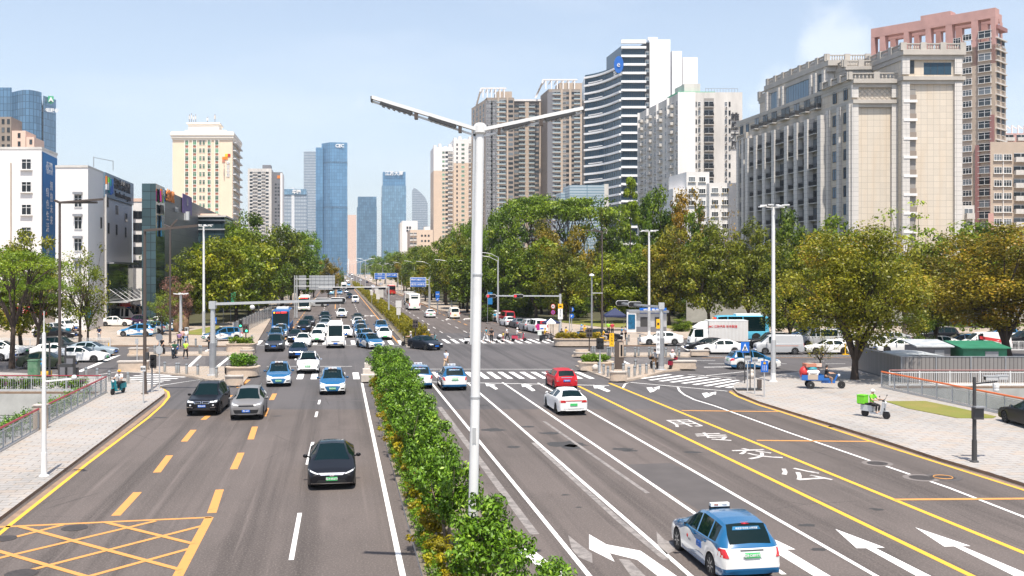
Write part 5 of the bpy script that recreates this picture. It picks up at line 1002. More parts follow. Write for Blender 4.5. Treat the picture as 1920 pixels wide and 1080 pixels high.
# the row along the cross street and the park behind, right of the lamp post
for pr,px,Y,top,hw,lab,tint in (
 (PR[0],1330,150,430,66,'rust and green tree behind the white box truck',(1,1.05,.9)),(PR[1],1255,152,425,60,'rust and green tree behind the blue kiosk',(1.1,1,.85)),(PR[0],1405,150,428,60,'rust and green tree behind the bus',(.95,1,.85)),(PD[2],1470,152,402,48,'dark green tree just right of the tall white lamp post',(.62,.72,.62)),(PD[0],1500,145,470,50,'low dark tree behind the silver van',(.8,.9,.7)),
 (PD[1],1205,160,470,58,'round green tree behind the navy canopy tent',(1.15,1.1,.9)),(PD[2],1130,158,482,62,'yellow-green tree behind the brown lamp post',(1.35,1.2,.8)),(PR[1],1060,165,462,60,'brown tinted tree behind the traffic signal arm',(.9,.95,.8)),(PD[0],1005,172,455,62,'wide tree over the parked vans',(1.1,1.1,.8)),(PR[0],1015,190,430,56,'tree with pinkish brown blossom haze above the parked cars',(1.15,.9,.95)),
 (PC[0],1182,178,343,36,'bright yellow-green layered tree rising above the others',(1.05,1.05,.8)),(PD[1],1235,185,362,48,'dark tree right of the bright layered tree',(.7,.85,.65)),(PC[1],1215,180,366,30,'dark pointed tree beside the bright layered tree',(.6,.8,.6)),(PG[0],1288,180,362,44,'orange and gold tree in front of the old white block',(1.1,.85,.8)),(PS[2],1345,165,352,50,'bare branched tree in front of the low white block',(1.2,.9,.9)),(PD[0],1310,175,400,44,'green tree below the bare branches',(.8,.95,.7)),
 (PU[0],1090,205,372,82,'flat-topped spreading tree right of the lamp post',(1.05,1.15,.8)),(PU[0],1010,212,368,62,'taller flat-topped spreading tree beside the lamp post',(1,1.15,.8)),(PD[2],1150,200,400,50,'dense tree under the flat-topped canopy',(.7,.8,.6)),(PG[0],1075,190,430,40,'golden leaved tree below the flat-topped canopy',(1.0,.95,.7)),(PG[0],1030,185,440,34,'pale gold tree with seed heads above the parked vans',(1.0,.85,.8)),(PD[1],950,200,398,48,'dark tree just right of the white lamp post',(.75,.9,.65)),
 (PS[0],1112,195,378,34,'thin twiggy tree sticking out of the canopy',(.9,.9,.8)),(PD[1],965,180,452,50,'deep green tree behind the signal heads',(.8,.9,.7))):
 T(pr,px,Y,top,hw,lab,'street_tree','park trees right of the road',tint)
for i,(pr,px,Y,top,hw,lab,tint) in enumerate((
 (PD[0],905,186,432,44,'dark street tree behind the white lamp post',(.85,.95,.7)),(PR[0],862,212,452,36,'brownish street tree beside the white van',(1,1,.8)),(PD[2],835,238,455,34,'dark street tree beside the big blue sign',(.9,1,.7)),(PD[1],868,260,425,36,'tall street tree left of the white lamp post',(1,1.1,.8)),(PL[0],890,250,405,30,'bright green treetop left of the white lamp post',(.8,.95,.8)),(PG[0],797,262,500,30,'low yellow-green tree below the blue sign',(.85,.95,.8)),(PD[0],815,300,462,34,'street tree above the blue sign',(.9,1,.8)),(PD[2],782,360,468,30,'street tree behind the blue sign',(.9,1,.8)),(PR[1],762,380,482,26,'brownish far street tree above the guide signs',(1.2,.9,.8)),(PD[1],745,460,474,26,'far street tree above the left guide sign',(.9,1.05,.85)),(PD[0],722,560,474,22,'far street tree at the bend',(.9,1.1,.9)),(PL[0],706,520,492,14,'far lime green street tree at the road edge',(1,1,.9)),(PD[2],700,800,481,16,'farthest street tree on the right',(.9,1.1,1)),(PL[0],683,1000,494,9,'tiny far tree where the road vanishes',(1,1,1)),(PR[0],850,330,440,34,'street tree behind the tall one left of the lamp post',(.9,1,.8)))):
 T(pr,px,Y,top,hw,lab,'street_tree',gr,tint)
# left side of the far road
for i,(pr,px,Y,top,hw,lab,tint) in enumerate((
 (PD[1],400,152,452,62,'wide yellow-green street tree nearest the junction on the left',(1.5,1.25,.8)),(PR[0],352,150,480,44,'street tree with yellowish leaves left of the widest one',(.9,1.05,.8)),(PD[0],468,172,446,66,'round street tree over the blue bus',(1.45,1.3,.75)),(PD[2],455,215,406,54,'tallest dark street tree in the left row',(.85,.95,.7)),(PD[1],528,215,430,52,'brownish green street tree right of the tallest',(.95,.9,.75)),(PL[0],545,265,428,46,'bright green treetop in front of the blue tower',(.75,.95,.8)),(PD[0],560,240,446,46,'dark street tree behind the grey sign backs',(.85,.95,.75)),(PL[0],588,300,442,28,'bright green tree at the end of the left row',(.7,.95,.8)),(PS[0],628,330,478,18,'sparse brown tree at the end of the left row',(1.5,1.0,.8)),(PR[1],615,280,486,24,'low brown street tree right of the grey sign backs',(1.2,.9,.8)),(PD[2],500,190,480,45,'low dark street tree behind the bus',(.8,.9,.7)),(PD[0],425,195,430,50,'dense street tree behind the widest one',(.9,1,.75)),
 (PL[0],300,175,455,45,'light green tree in front of the dark mall',(.75,.9,.7)),(PD[1],345,190,450,40,'dark tree beside the white floodlight mast on the left',(.7,.85,.65)))):
 T(pr,px,Y,top,hw,lab,'street_tree',gl,tint)
T(tree_proto(97,m='leaf_pink',clumps=50,per=90,leaf=.26),330,142,522,38,'tree with pinkish red young leaves by the left crossing','flowering_tree',None,(1,.9,.85)); T(PN[0],304,130,552,34,'low bushy green tree beside the parked taxis','small_tree',None,(1.25,1.2,1))
# far left corner
T(PF[0],22,88,472,98,'feathery light green tree at the left edge','street_tree',None,(.95,1.0,.8),.1); T(PR[1],40,104,436,80,'brown tinted tree behind the feathery one at the left edge','street_tree',None,(1,1,.8),.1); T(PF[0],70,98,520,58,'feathery branch-tier tree left of the brown lamp post','street_tree',None,(.9,1,.8),.1)
T(PN[0],150,112,476,56,'airy tree with a dark forked trunk in front of the white blocks','street_tree',None,(1.25,1.15,.8),.12); T(PS[0],165,115,446,50,'thin twiggy treetop in front of the white blocks','street_tree',None,(1,.95,.8),.12)
# back-row trees closing the park, canopy shade put into their leaf tint
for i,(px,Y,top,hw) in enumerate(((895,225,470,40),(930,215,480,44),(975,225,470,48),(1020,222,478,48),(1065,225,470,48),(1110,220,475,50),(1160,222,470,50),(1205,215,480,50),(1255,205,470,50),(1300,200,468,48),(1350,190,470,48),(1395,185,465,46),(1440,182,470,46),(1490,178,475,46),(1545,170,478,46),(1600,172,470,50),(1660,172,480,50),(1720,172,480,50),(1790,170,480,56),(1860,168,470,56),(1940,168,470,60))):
 T(PD[i % 3],px,Y,top,hw,'tree in the back rows of the park, leaves tinted darker as shade, seen only between nearer crowns','street_tree','shaded back row of the park trees',(.5+.1*(i % 3),.6+.08*(i % 4),.5))
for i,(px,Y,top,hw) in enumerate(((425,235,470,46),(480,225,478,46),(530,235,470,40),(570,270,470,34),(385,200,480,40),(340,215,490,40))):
 T(PD[i % 3],px,Y,top,hw,'tree with shade-darkened leaf tint in the back row left of the far road','street_tree','shaded back row of the left trees',(.55,.65,.5))  # leaf tint lowered to stand for canopy shade
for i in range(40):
 Y = 166+(i*37) % 50; px = 905+i*25.5; T(PD[i % 3],px,Y,503+CAMH*FPX/Y-2.6*FPX/Y-(i % 4)*5,30,'low undergrowth bush, tinted dark for the shade under the park trees','bush','undergrowth under the park trees',(.55,.65,.5),-.5,cat='bush')  # leaf tint darkened in place of shade beneath the crowns
for i in range(11): place_tree(PD[i % 3],'street_tree',RC(25+1.5*(i % 2),196+i*19,.1),12.5+(i*5) % 4,11+(i*3) % 3,'kerbside tree in the row along the right edge of the far road','kerbside trees right of the far road','tree',None,(.9+.1*(i % 3),.95,.7))
for i in range(10): place_tree(PD[i % 3],'street_tree',RC(-16-1.5*(i % 2),168+i*17,.1),12.5+(i*5) % 4,11+(i*3) % 3,'kerbside tree in the row along the left edge of the far road','kerbside trees left of the far road','tree',None,(1.1+.1*(i % 3),1.1,.7))
# hedges and clipped shrubs: leaf clumps filling a box
def hedge(name,a,c,w,h,label,cat='hedge',m='leaf',leaf=.14,dens=55,tint=(1,1,1),z0=.15,group=None,seed=1,nleaf=26):
 rng = np.random.default_rng(seed); a,c = Vector(xy(a)),Vector(xy(c)); d = c-a; L_ = d.length; d.normalize(); n = Vector((-d.y,d.x)); N = max(6,int(L_*w*h*dens/10)); cs = []
 for _ in range(N):
  u_,v_,z_ = rng.random()*L_,(rng.random()-.5)*w*.85,h*(.1+.82*rng.random()**.6); p = a+d*u_+n*v_; cs.append((p.x-a.x,p.y-a.y,z_))
 me = leaf_cloud(cs,[min(.32,h*.35)]*N,nleaf,leaf,rng,m,flat=.8,up=.35,name=name)
 o = bpy.data.objects.new(name,me); COL.objects.link(o); o.location = (a.x,a.y,z0); o.color = (*tint,1); return tag(o,label,cat,group)
# near median: a row of small trees with two low borders
rngm = np.random.default_rng(5)
def shrub_proto(seed,H=3.2,Rc=1.35,n=58,per=105,leaf=.155):
 rd = random.Random(seed); rng = np.random.default_rng(seed); cs = []
 while len(cs) < n:
  v = rng.normal(size=3); v /= np.linalg.norm(v); p = v*rng.random()**.45
  if p[2] < -.75: continue
  cs.append((p[0]*Rc,p[1]*Rc,H*.60+p[2]*H*.37))
 crown = leaf_cloud(cs,[.26+.14*rng.random() for _ in cs],per,leaf,rng,'leaf_shrub',aspect=.5,flat=.95,up=.55,tone_spread=.35)
 b = MB()
 for k in range(4):
  a = 6.283*k/4+rd.random(); q = (rd.uniform(-.12,.12),rd.uniform(-.12,.12),-.05); j = (math.cos(a)*.22,math.sin(a)*.22,H*.3); e = (math.cos(a)*.6,math.sin(a)*.6,H*.55); b.tube([q,j,e],[.05,.04,.02],'pale_bark',6)
  for c in cs[k::4][:7]: b.tube([e,c],[.018,.006],'pale_bark',4)
 return (b.mesh('trunk',True,60),crown)
SH = [shrub_proto(s_) for s_ in (301,302,303)]
med = [(24.6,3.62,3.15,2.2),(30.8,3.3,3.2,2.15),(22.0,4.35,2.35,1.9),(36.2,3.3,3.2,2.1),(41.4,3.35,3.2,2.2),(46.4,3.4,3.2,2.2),(51.2,3.45,3.2,2.3),(55.8,3.5,3.2,2.3),(60.4,3.55,3.2,2.4),(65.2,3.6,3.2,2.4),(70,3.6,3.2,2.5),(74.8,3.5,3.1,2.5)]
lb = ['nearest full median shrub tree, in front of the white lamp post','median shrub tree with bare stems showing, second from the camera','median shrub tree cut by the lower frame edge']+['median shrub tree, %s along the row from the lamp post' % q for q in ('third','fourth','fifth','sixth','seventh','eighth','ninth','tenth')]+['last median shrub tree beside the pale stone blocks']
for i,(t,s_,H,W) in enumerate(med): place_tree(SH[i % 3],'shrub_tree',RC(s_,t,.15),H,W,lb[i],'shrub trees along the near median','shrub',None,(1,1,1),(3.2,2.7))
rd = random.Random(9)
me_g = []
for k in range(3):
 rng = np.random.default_rng(400+k); cs = [(rng.normal()*.2,rng.normal()*.24,.15+.55*rng.random()) for _ in range(24)]; me_g.append(leaf_cloud(cs,[.15]*24,55,.10,rng,'leaf_gold',flat=.8,up=.4))
k = 0; t = 17.0; ords = []
while t < 76:
 o = bpy.data.objects.new('golden_shrub',me_g[k % 3]); COL.objects.link(o); o.location = RC(2.98+rd.uniform(-.06,.06),t,.2); o.rotation_euler.z = rd.uniform(0,6); s_ = rd.uniform(.85,1.2); o.scale = (s_,s_,s_*rd.uniform(.9,1.15)); f_ = rd.uniform(.75,1.15); o.color = (1.2*f_,1.2*f_*rd.uniform(.95,1.2),f_*.8,1)
 tag(o,'low golden shrub in the border row on the road side of the near median','shrub','golden shrubs along the near median'); k += 1; t += rd.uniform(1.2,2.3)
o = hedge('ground_cover',RC(2.64,14),RC(2.64,77),.5,.5,None,None,'leaf_lime',.085,200,(.75,1.0,.7),.12,None,7,40); tag(o,kind='stuff')
o = hedge('ground_cover',RC(4.1,14),RC(4.1,77),1.2,.3,None,None,'leaf_shrub',.14,60,(.55,.65,.5),.12,None,8,14); tag(o,kind='stuff')
# far median: clipped golden hedge in lengths, a domed bush at its nose
tt = 119
for k in range(16):
 L_ = 10+k*2.2
 hedge('clipped_hedge',RC(9.0,tt),RC(9.0,tt+L_*.95),2.3,1.7,'clipped golden hedge on the far median, %s' % ('length nearest the domed bush' if k == 0 else 'one of the lengths toward the distance'),'hedge','leaf_gold',.2,48,(.85,.95,.6),.2,'clipped hedge lengths on the far median',500+k,24); tt += L_
rng = np.random.default_rng(77); cs = [tuple(v/np.linalg.norm(v)*(1.0*rng.random()**.3)) for v in rng.normal(size=(70,3))]; cs = [(a*1.45,b*1.45,1.25+c*1.05) for a,b,c in cs]
o = bpy.data.objects.new('domed_bush',leaf_cloud(cs,[.33]*70,60,.16,rng,'leaf_gold',flat=.9)); COL.objects.link(o); o.location = RC(9.1,116.6,.15); o.color = (.75,.85,.55,1); tag(o,'clipped dome-shaped bush at the nose of the far median','bush')
hedge('flower_bed',(-70,71.3),(-29.8,71.3),.9,.85,'flower bed with magenta blossoms along the left canal wall','flower bed','leaf_lime',.15,260,(.7,.9,.7),.13,None,31,26)
rng = np.random.default_rng(12); cs = [(40*rng.random(),rng.normal()*.25,.35+.35*rng.random()) for _ in range(150)]
fl = bpy.data.objects.new('blossom',leaf_cloud(cs,[.2]*150,14,.15,rng,'petal')); COL.objects.link(fl); fl.location = (0,0,0); fl.parent = [o for o in COL.objects if o.name == 'flower_bed'][0]
def climber(k0,k1,off):
 hedge('climbing_plant',(k0[0]+off,k0[1]),(k1[0]+off,k1[1]),.6,1.3,'green climbing plant behind the left canal railing','plant','leaf_shrub',.13,120,(.9,1,.7),-.5,'plants hanging behind the left railing',33,20)
climber((-25.6,49),(-28.9,70),-.45)
for px,Y,top,hw,lab,pr in ((1278,138,598,24,'rounded flowering bush beside the blue kiosk',PD[0]),(1330,140,600,18,'bush behind the white box truck cab',PD[1]),(345,138,620,14,'low round shrub under the pink-leaved tree',PD[2]),(640,420,508,8,'small bush at the far left road edge',PD[0])):
 T(pr,px,Y,top,hw,lab,'bush',None,(1,1.1,.8),-.6,cat='bush')
hedge('hedge',(33,134),(90,134),1.6,1.6,'long low hedge behind the queue of cars on the right','hedge','leaf',.28,14,(1.1,1.2,.7),.1,None,61,26)
# ---------------------------------------------------------------- vehicles
lerp = lambda a,b,t: a+(b-a)*t
def interp(pts,x):
 """smooth-ish curve through (x, value) points given in falling x"""
 if x >= pts[0][0]: return pts[0][1]
 for (x0,v0),(x1,v1) in zip(pts,pts[1:]):
  if x >= x1: t = (x0-x)/(x0-x1) if x0 != x1 else 1; return lerp(v0,v1,t)
 return pts[-1][1]
def taxi_paint():
 m,nt,b = node_mat('taxi_paint'); N = nt.nodes.new; L = nt.links.new
 tc = N('ShaderNodeTexCoord'); sx = N('ShaderNodeSeparateXYZ'); L(tc.outputs['Object'],sx.inputs['Vector'])
 def math_(op,a,v=None,c=None):
  n = N('ShaderNodeMath'); n.operation = op
  if isinstance(a,(int,float)): n.inputs[0].default_value = a
  else: L(a,n.inputs[0])
  if v is not None:
   if isinstance(v,(int,float)): n.inputs[1].default_value = v
   else: L(v,n.inputs[1])
  return n.outputs[0]
 y,z = sx.outputs['Y'],sx.outputs['Z']
 wave = math_('MULTIPLY',math_('SINE',math_('MULTIPLY',y,3.4)),.10); slope = math_('MULTIPLY',y,-.035)
 thr = math_('ADD',math_('ADD',wave,slope),.86)
 hi = math_('GREATER_THAN',z,thr)
 nose = math_('MULTIPLY',math_('GREATER_THAN',y,1.5),math_('GREATER_THAN',z,.74)); ax = math_('ABSOLUTE',sx.outputs['X'])
 chin = math_('MULTIPLY',math_('MULTIPLY',math_('GREATER_THAN',y,2.0),math_('LESS_THAN',ax,math_('ADD',math_('MULTIPLY',z,.6),.18))),math_('LESS_THAN',z,.62))
 tail = math_('MULTIPLY',math_('LESS_THAN',y,-1.75),math_('LESS_THAN',z,.46))
 sill = math_('MULTIPLY',math_('MULTIPLY',math_('GREATER_THAN',y,-1.0),math_('LESS_THAN',y,.95)),math_('LESS_THAN',z,math_('ADD',math_('MULTIPLY',math_('SINE',math_('MULTIPLY',y,2.6)),-.10),.42)))
 rear_deck = math_('LESS_THAN',y,-2.0); hi = math_('MULTIPLY',hi,math_('SUBTRACT',1,math_('MULTIPLY',rear_deck,math_('LESS_THAN',z,1.0))))
 f = hi
 for q in (nose,chin,tail,sill): f = math_('MAXIMUM',f,q)
 oi = N('ShaderNodeObjectInfo'); mx = N('ShaderNodeMixRGB'); L(f,mx.inputs['Fac']); mx.inputs['Color1'].default_value = (.78,.78,.76,1); L(oi.outputs['Color'],mx.inputs['Color2'])
 L(mx.outputs['Color'],b.inputs['Base Color']); b.inputs['Roughness'].default_value = .25; b.inputs['Coat Weight'].default_value = 1; b.inputs['Coat Roughness'].default_value = .05
taxi_paint()
TAXI_BLUE = (.006,.105,.25)

class Car:
 """a car body lofted from cross sections: hood, cabin and tail lines given as (y, z) points from nose to tail; +y is forward"""
 def __init__(s,L,W,H,top,belt,axles,R_=.33,floor=.2,cabin=None,windows=(),roof_w=.68,plan=None,paint='car_paint',nose_z=None,tumble=.1,rear_glass=True):
  s.L,s.W,s.H,s.R,s.axles = L,W,H,R_,axles; s.paint = paint
  cowl,rf,rr,deck = cabin; s.cabin = cabin; Ra = R_+.055
  ys = {L/2,L/2-.04,L/2-.12,L/2-.3,L/2-.55,-L/2,-L/2+.04,-L/2+.12,-L/2+.3,cowl,rf,rr,deck,(cowl+rf)/2,(rr+deck)/2,(rf+rr)/2,deck-.02}
  for a in axles:
   for k in range(9): ys.add(a+Ra*math.cos(math.pi*k/8)*.9999)
   ys.add(a+Ra*1.003); ys.add(a-Ra*1.003)
  for a,c in windows: ys.add(a); ys.add(c)
  for y_,_ in top: ys.add(y_)
  ys = sorted((y for y in ys if -L/2 <= y <= L/2),reverse=True); ysn = [ys[0]]
  for y in ys[1:]:
   if ysn[-1]-y > .0012: ysn.append(y)
  ys = ysn; plan = plan or [(L/2,.80),(L/2-.04,.86),(L/2-.12,.91),(L/2-.3,.955),(L/2-.7,.99),(L/2-1.2,1),(-L/2+1,1),(-L/2+.5,.985),(-L/2+.3,.965),(-L/2+.12,.93),(-L/2+.04,.89),(-L/2,.84)]
  rings = []; n = 12
  for y in ys:
   w = W/2*interp(plan,y); t = interp(top,y); b_ = min(interp(belt,y),t-.03); f = floor+.1*max(0,(abs(y)-(L/2-.45))/.45)**2
   fs = f+.02
   for a in axles:
    if abs(y-a) < Ra: fs = max(fs,R_+math.sqrt(max(0,Ra*Ra-(y-a)**2))*.98)
   c = max(0,min(1,(t-b_-.05)/.4)); wi = w*.94
   wr = lerp(w*.86,W/2*roof_w*interp(plan,y)**.5,c); m45 = max(lerp(f,b_,.45),fs+.03); m85 = max(lerp(f,b_,.86),m45+.01)
   zb = b_+lerp(.3*(t-b_),.02,c); ztop = t-lerp(.22*(t-b_),.085,c)
   rings.append([(0,f),(.62*w,f),(.62*w,fs),(.985*w,fs),(w,m45),(.992*w,m85),(.965*w,max(b_,m85+.008)),(wi,max(zb,m85+.012)),(wr,max(ztop,m85+.02)),(wr-.10*lerp(1,.8,c),max(t-.018,m85+.025)),(wr*.45,t),(0,t+.012)])
  verts = []; idx = {}
  for i,(y,rg) in enumerate(zip(ys,rings)):
   for k,(x,z) in enumerate(rg):
    for sg in ((1,-1) if x > .0001 else (1,)): idx[i,k,sg] = len(verts); verts.append((x*sg,y,z))
    if x <= .0001: idx[i,k,-1] = idx[i,k,1]
  body = []; under = []; glass = {'windscreen': [],'rear_window': [],'side_window': {}}
  inw = lambda y0,y1: next((j for j,(a,c) in enumerate(windows) if y0 <= a+.003 and y1 >= c-.003),None)
  for i in range(len(ys)-1):
   y0,y1 = ys[i],ys[i+1]
   for k in range(n-1):
    for sg in (1,-1):
     q = (idx[i,k,sg],idx[i,k+1,sg],idx[i+1,k+1,sg],idx[i+1,k,sg]); q = q if sg > 0 else q[::-1]
     q = tuple(dict.fromkeys(q))
     if len(q) < 3: continue
     if k <= 2: under.append(q)
     elif k >= 9 and y0 <= cowl+.002 and y1 >= rf-.002: glass['windscreen'].append(q)
     elif k >= 9 and rear_glass and y0 <= rr+.002 and y1 >= deck-.002: glass['rear_window'].append(q)
     elif k == 7 and inw(y0,y1) is not None: glass['side_window'].setdefault((inw(y0,y1),sg),[]).append(q)
     else: body.append(q)
  for i,flip in ((0,False),(len(ys)-1,True)):
   loop = [idx[i,k,1] for k in range(n)]+[idx[i,k,-1] for k in range(n-2,0,-1)]; body.append(tuple(loop if flip else loop[::-1]))
  s.v,s.body,s.under,s.glass = verts,body,under,glass
  allf = body+under+glass['windscreen']+glass['rear_window']+[f for fs in glass['side_window'].values() for f in fs]
  s.bvh = BVHTree.FromPolygons([Vector(v) for v in verts],allf); s.parts = []
 def sub(s,faces,m):
  used = sorted({i for f in faces for i in f}); mp = {v: i for i,v in enumerate(used)}
  return MB().add([s.v[i] for i in used],[tuple(mp[i] for i in f) for f in faces],m)
 def patch(s,quad,dirn,m,off=.012,nu=6,nv=3,b=None):
  """a panel moulded to the body: four corners in the plane facing dirn ('front','rear','left','right','top'), pressed on to the surface"""
  D = {'front': (0,-1,0),'rear': (0,1,0),'left': (1,0,0),'right': (-1,0,0),'top': (0,0,-1)}[dirn]; d = Vector(D); pts = []
  for j in range(nv+1):
   for i in range(nu+1):
    a = Vector(quad[0]).lerp(Vector(quad[1]),i/nu); c = Vector(quad[3]).lerp(Vector(quad[2]),i/nu); p = a.lerp(c,j/nv)
    o = Vector((p.x,4 if D[1] < 0 else -4,p.y)) if D[1] else (Vector((-3 if D[0] > 0 else 3,p.x,p.y)) if D[0] else Vector((p.x,p.y,5)))
    if s.L > 7 and D[1]: o.y *= 3
    hit = s.bvh.ray_cast(o,d)[0]
    if hit is None: hit = o+d*(o.length-s.L/2) if not pts else Vector(pts[-1])+d*off
    pts.append(hit-d*off)
  back = [Vector(p)+d*(off+.02) for p in pts]; N_ = len(pts); f = []
  for j in range(nv):
   for i in range(nu): a = j*(nu+1)+i; f.append((a,a+1,a+nu+2,a+nu+1))
  rim = [i for i in range(nu+1)]+[(j+1)*(nu+1)-1 for j in range(1,nv+1)]+[nv*(nu+1)+i for i in range(nu-1,-1,-1)]+[j*(nu+1) for j in range(nv-1,0,-1)]
  f += [(rim[i],rim[(i+1) % len(rim)],rim[(i+1) % len(rim)]+N_,rim[i]+N_) for i in range(len(rim))]
  nrm = (Vector(pts[1])-Vector(pts[0])).cross(Vector(pts[nu+1])-Vector(pts[0]))
  if nrm.dot(d) > 0: f = [q[::-1] for q in f]
  return (b or MB()).add(pts+back,f,m)
 def build(s,name,spec):
  root = empty(name,(0,0,0)); s.root = root
  b = s.sub(s.body,s.paint); bod = b.build('body',root,smooth=True,angle=32); bod.color = (.8,.8,.8,1); s.sub(s.under,'black').build('underbody',root)
  s.sub(s.glass['windscreen'],'car_glass').build('windscreen',root,smooth=True)
  if s.glass['rear_window']: s.sub(s.glass['rear_window'],'car_glass').build('rear_window',root,smooth=True)
  for (j,sg),fs in s.glass['side_window'].items(): s.sub(fs,'car_glass').build('side_window',root,smooth=True)
  R_ = s.R; tw = .22 if s.L < 5.5 else .3
  if 'wheel%.2f%s' % (R_,tw) not in _WM:
   t = MB().lathe([(R_*.66,-tw/2),(R_*.93,-tw/2),(R_,-tw*.36),(R_,tw*.36),(R_*.93,tw/2),(R_*.66,tw/2)],(0,0,0),'tyre',22,'X').mesh('wheel',True)
   r = MB()
   r.lathe([(R_*.68,.05),(R_*.68,.09),(R_*.6,.09),(R_*.56,.04),(.001,.035)],(0,0,0),'rim',22,'X'); r.lathe([(.07,.04),(.07,.1),(.001,.1)],(0,0,0),'rim',10,'X')
   for k in range(7):
    a = 2*math.pi*k/7; r.bar((.085,.05*math.cos(a),.05*math.sin(a)),(.085,R_*.62*math.cos(a),R_*.62*math.sin(a)),.05,.04,'rim')
   r.lathe([(R_*.55,.042),(R_*.55,.046),(.001,.046)],(0,0,0),'black',18,'X'); _WM['wheel%.2f%s' % (R_,tw)] = (t,r.mesh('rim',True))
  tm,rm = _WM['wheel%.2f%s' % (R_,tw)]
  for a in s.axles:
   for sg in (1,-1):
    w = bpy.data.objects.new('wheel',tm); COL.objects.link(w); w.parent = root; w.location = (sg*(s.W/2-tw/2-.015),a,R_); w.rotation_euler.z = 0 if sg > 0 else math.pi
    r = bpy.data.objects.new('rim',rm); COL.objects.link(r); r.parent = w
  def P2(pts,sg): return [(p[0]*sg,p[1]) for p in pts]
  for kind,dirn,quad,m,mirror,sub in spec:
   for sg in ((1,-1) if mirror else (1,)):
    q = P2(quad,sg); o = s.patch(q,dirn,m,sub.get('off',.012),*sub.get('n',(6,3))).build(kind,root,smooth=True)
  s.mirror()
  return root
 def mirror(s):
  cowl = s.cabin[0]; 
  for sg in (1,-1):
   y = cowl-.5; z = interp_belt(s,y); x = s.W/2*.96
   b = MB(); b.ball((sg*(x+.15),y,z+.08),.12,s.paint if s.paint == 'car_paint' else 'taxi_blue',8,6,(.85,.55,.65)); b.bar((sg*(x-.06),y,z+.02),(sg*(x+.1),y,z+.06),.06,.05,'black'); b.box((sg*(x+.15),y-.065,z+.08),(.15,.02,.1),'chrome'); b.build('wing_mirror',s.root,smooth=True)
 def plate(s,dirn,z,m,txt='',x=0,big=.44):
  q = [(x-big/2,z-.07),(x+big/2,z-.07),(x+big/2,z+.07),(x-big/2,z+.07)]; b = s.patch(q,dirn,m,.03,3,2)
  if txt:
   ys = [v[1] for v in b.v[:12]]; y = max(ys) if dirn == 'front' else min(ys); fr = frame((x,y+(.008 if dirn == 'front' else -.008),z),(-1,0,0) if dirn == 'front' else (1,0,0),(0,0,1)); b.text(txt,.105,'letter_white',fr,.006,.02)
  b.build('number_plate',s.root)
def interp_belt(s,y):
 h = s.bvh.ray_cast(Vector((3,y,.9)),Vector((-1,0,0)))[0]; return .98 if s.H < 1.8 else 1.15
# shared detail specs: (part, facing, four corners, material, mirrored, options)
def lights(L,hz,hw,tz,tw_,front=True,grille=None,lower=None,w=.9):
 sp = [('headlight','front',[(w*.50,hz-.06),(w*.97,hz-.02),(w*.97,hz+.09),(w*.52,hz+.045)],'lamp_clear',True,{}),('tail_light','rear',[(w*.55,tz-.06),(w*.97,tz-.06),(w*.97,tz+.1),(w*.6,tz+.08)],'lamp_red',True,{})]
 if grille: sp.append(('grille','front',grille,'black_gloss',False,{'n': (10,3)}))
 if lower: sp.append(('lower_intake','front',lower,'black',False,{'n': (10,2)}))
 return sp
def sedan(name='saloon_car',fast=0,hood=.74,H=1.47,L=4.75,W=1.82):
 h2 = L/2
 return Car(L,W,H,[(h2,.66),(h2-.05,.73),(h2-.3,.80),(h2-.9,.90),(.98,.99),(.15,H-.05),(-.35,H),(-.95,H-.03),(-1.25+fast,H-.1),(-1.95-fast*.0,1.10),(-2.1,1.07),(-h2+.05,1.02),(-h2,.96)],
  [(h2,.60),(h2-.3,.72),(h2-.9,.84),(.98,.93),(-1.9,1.0),(-h2,.92)],(h2-.92,-h2+1.0),.325,.2,(.98,.15,-1.2+fast*.4,-1.98),((.62,-.33),(-.42,-1.28)),.60)
def suv(H=1.68,L=4.65,W=1.87,hood=1.05):
 h2 = L/2
 return Car(L,W,H,[(h2,.78),(h2-.06,.92),(h2-.35,.99),(.95,1.09),(.2,H-.06),(-.3,H),(-1.3,H-.04),(-h2+.42,H-.12),(-h2+.1,1.12),(-h2+.03,1.02),(-h2,.8)],
  [(h2,.72),(h2-.35,.86),(.95,1.0),(-h2+.3,1.07),(-h2,.75)],(h2-.9,-h2+.92),.365,.24,(.95,.2,-h2+.42,-h2+.1),((.6,-.35),(-.44,-1.25),(-1.33,-1.75)),.64)
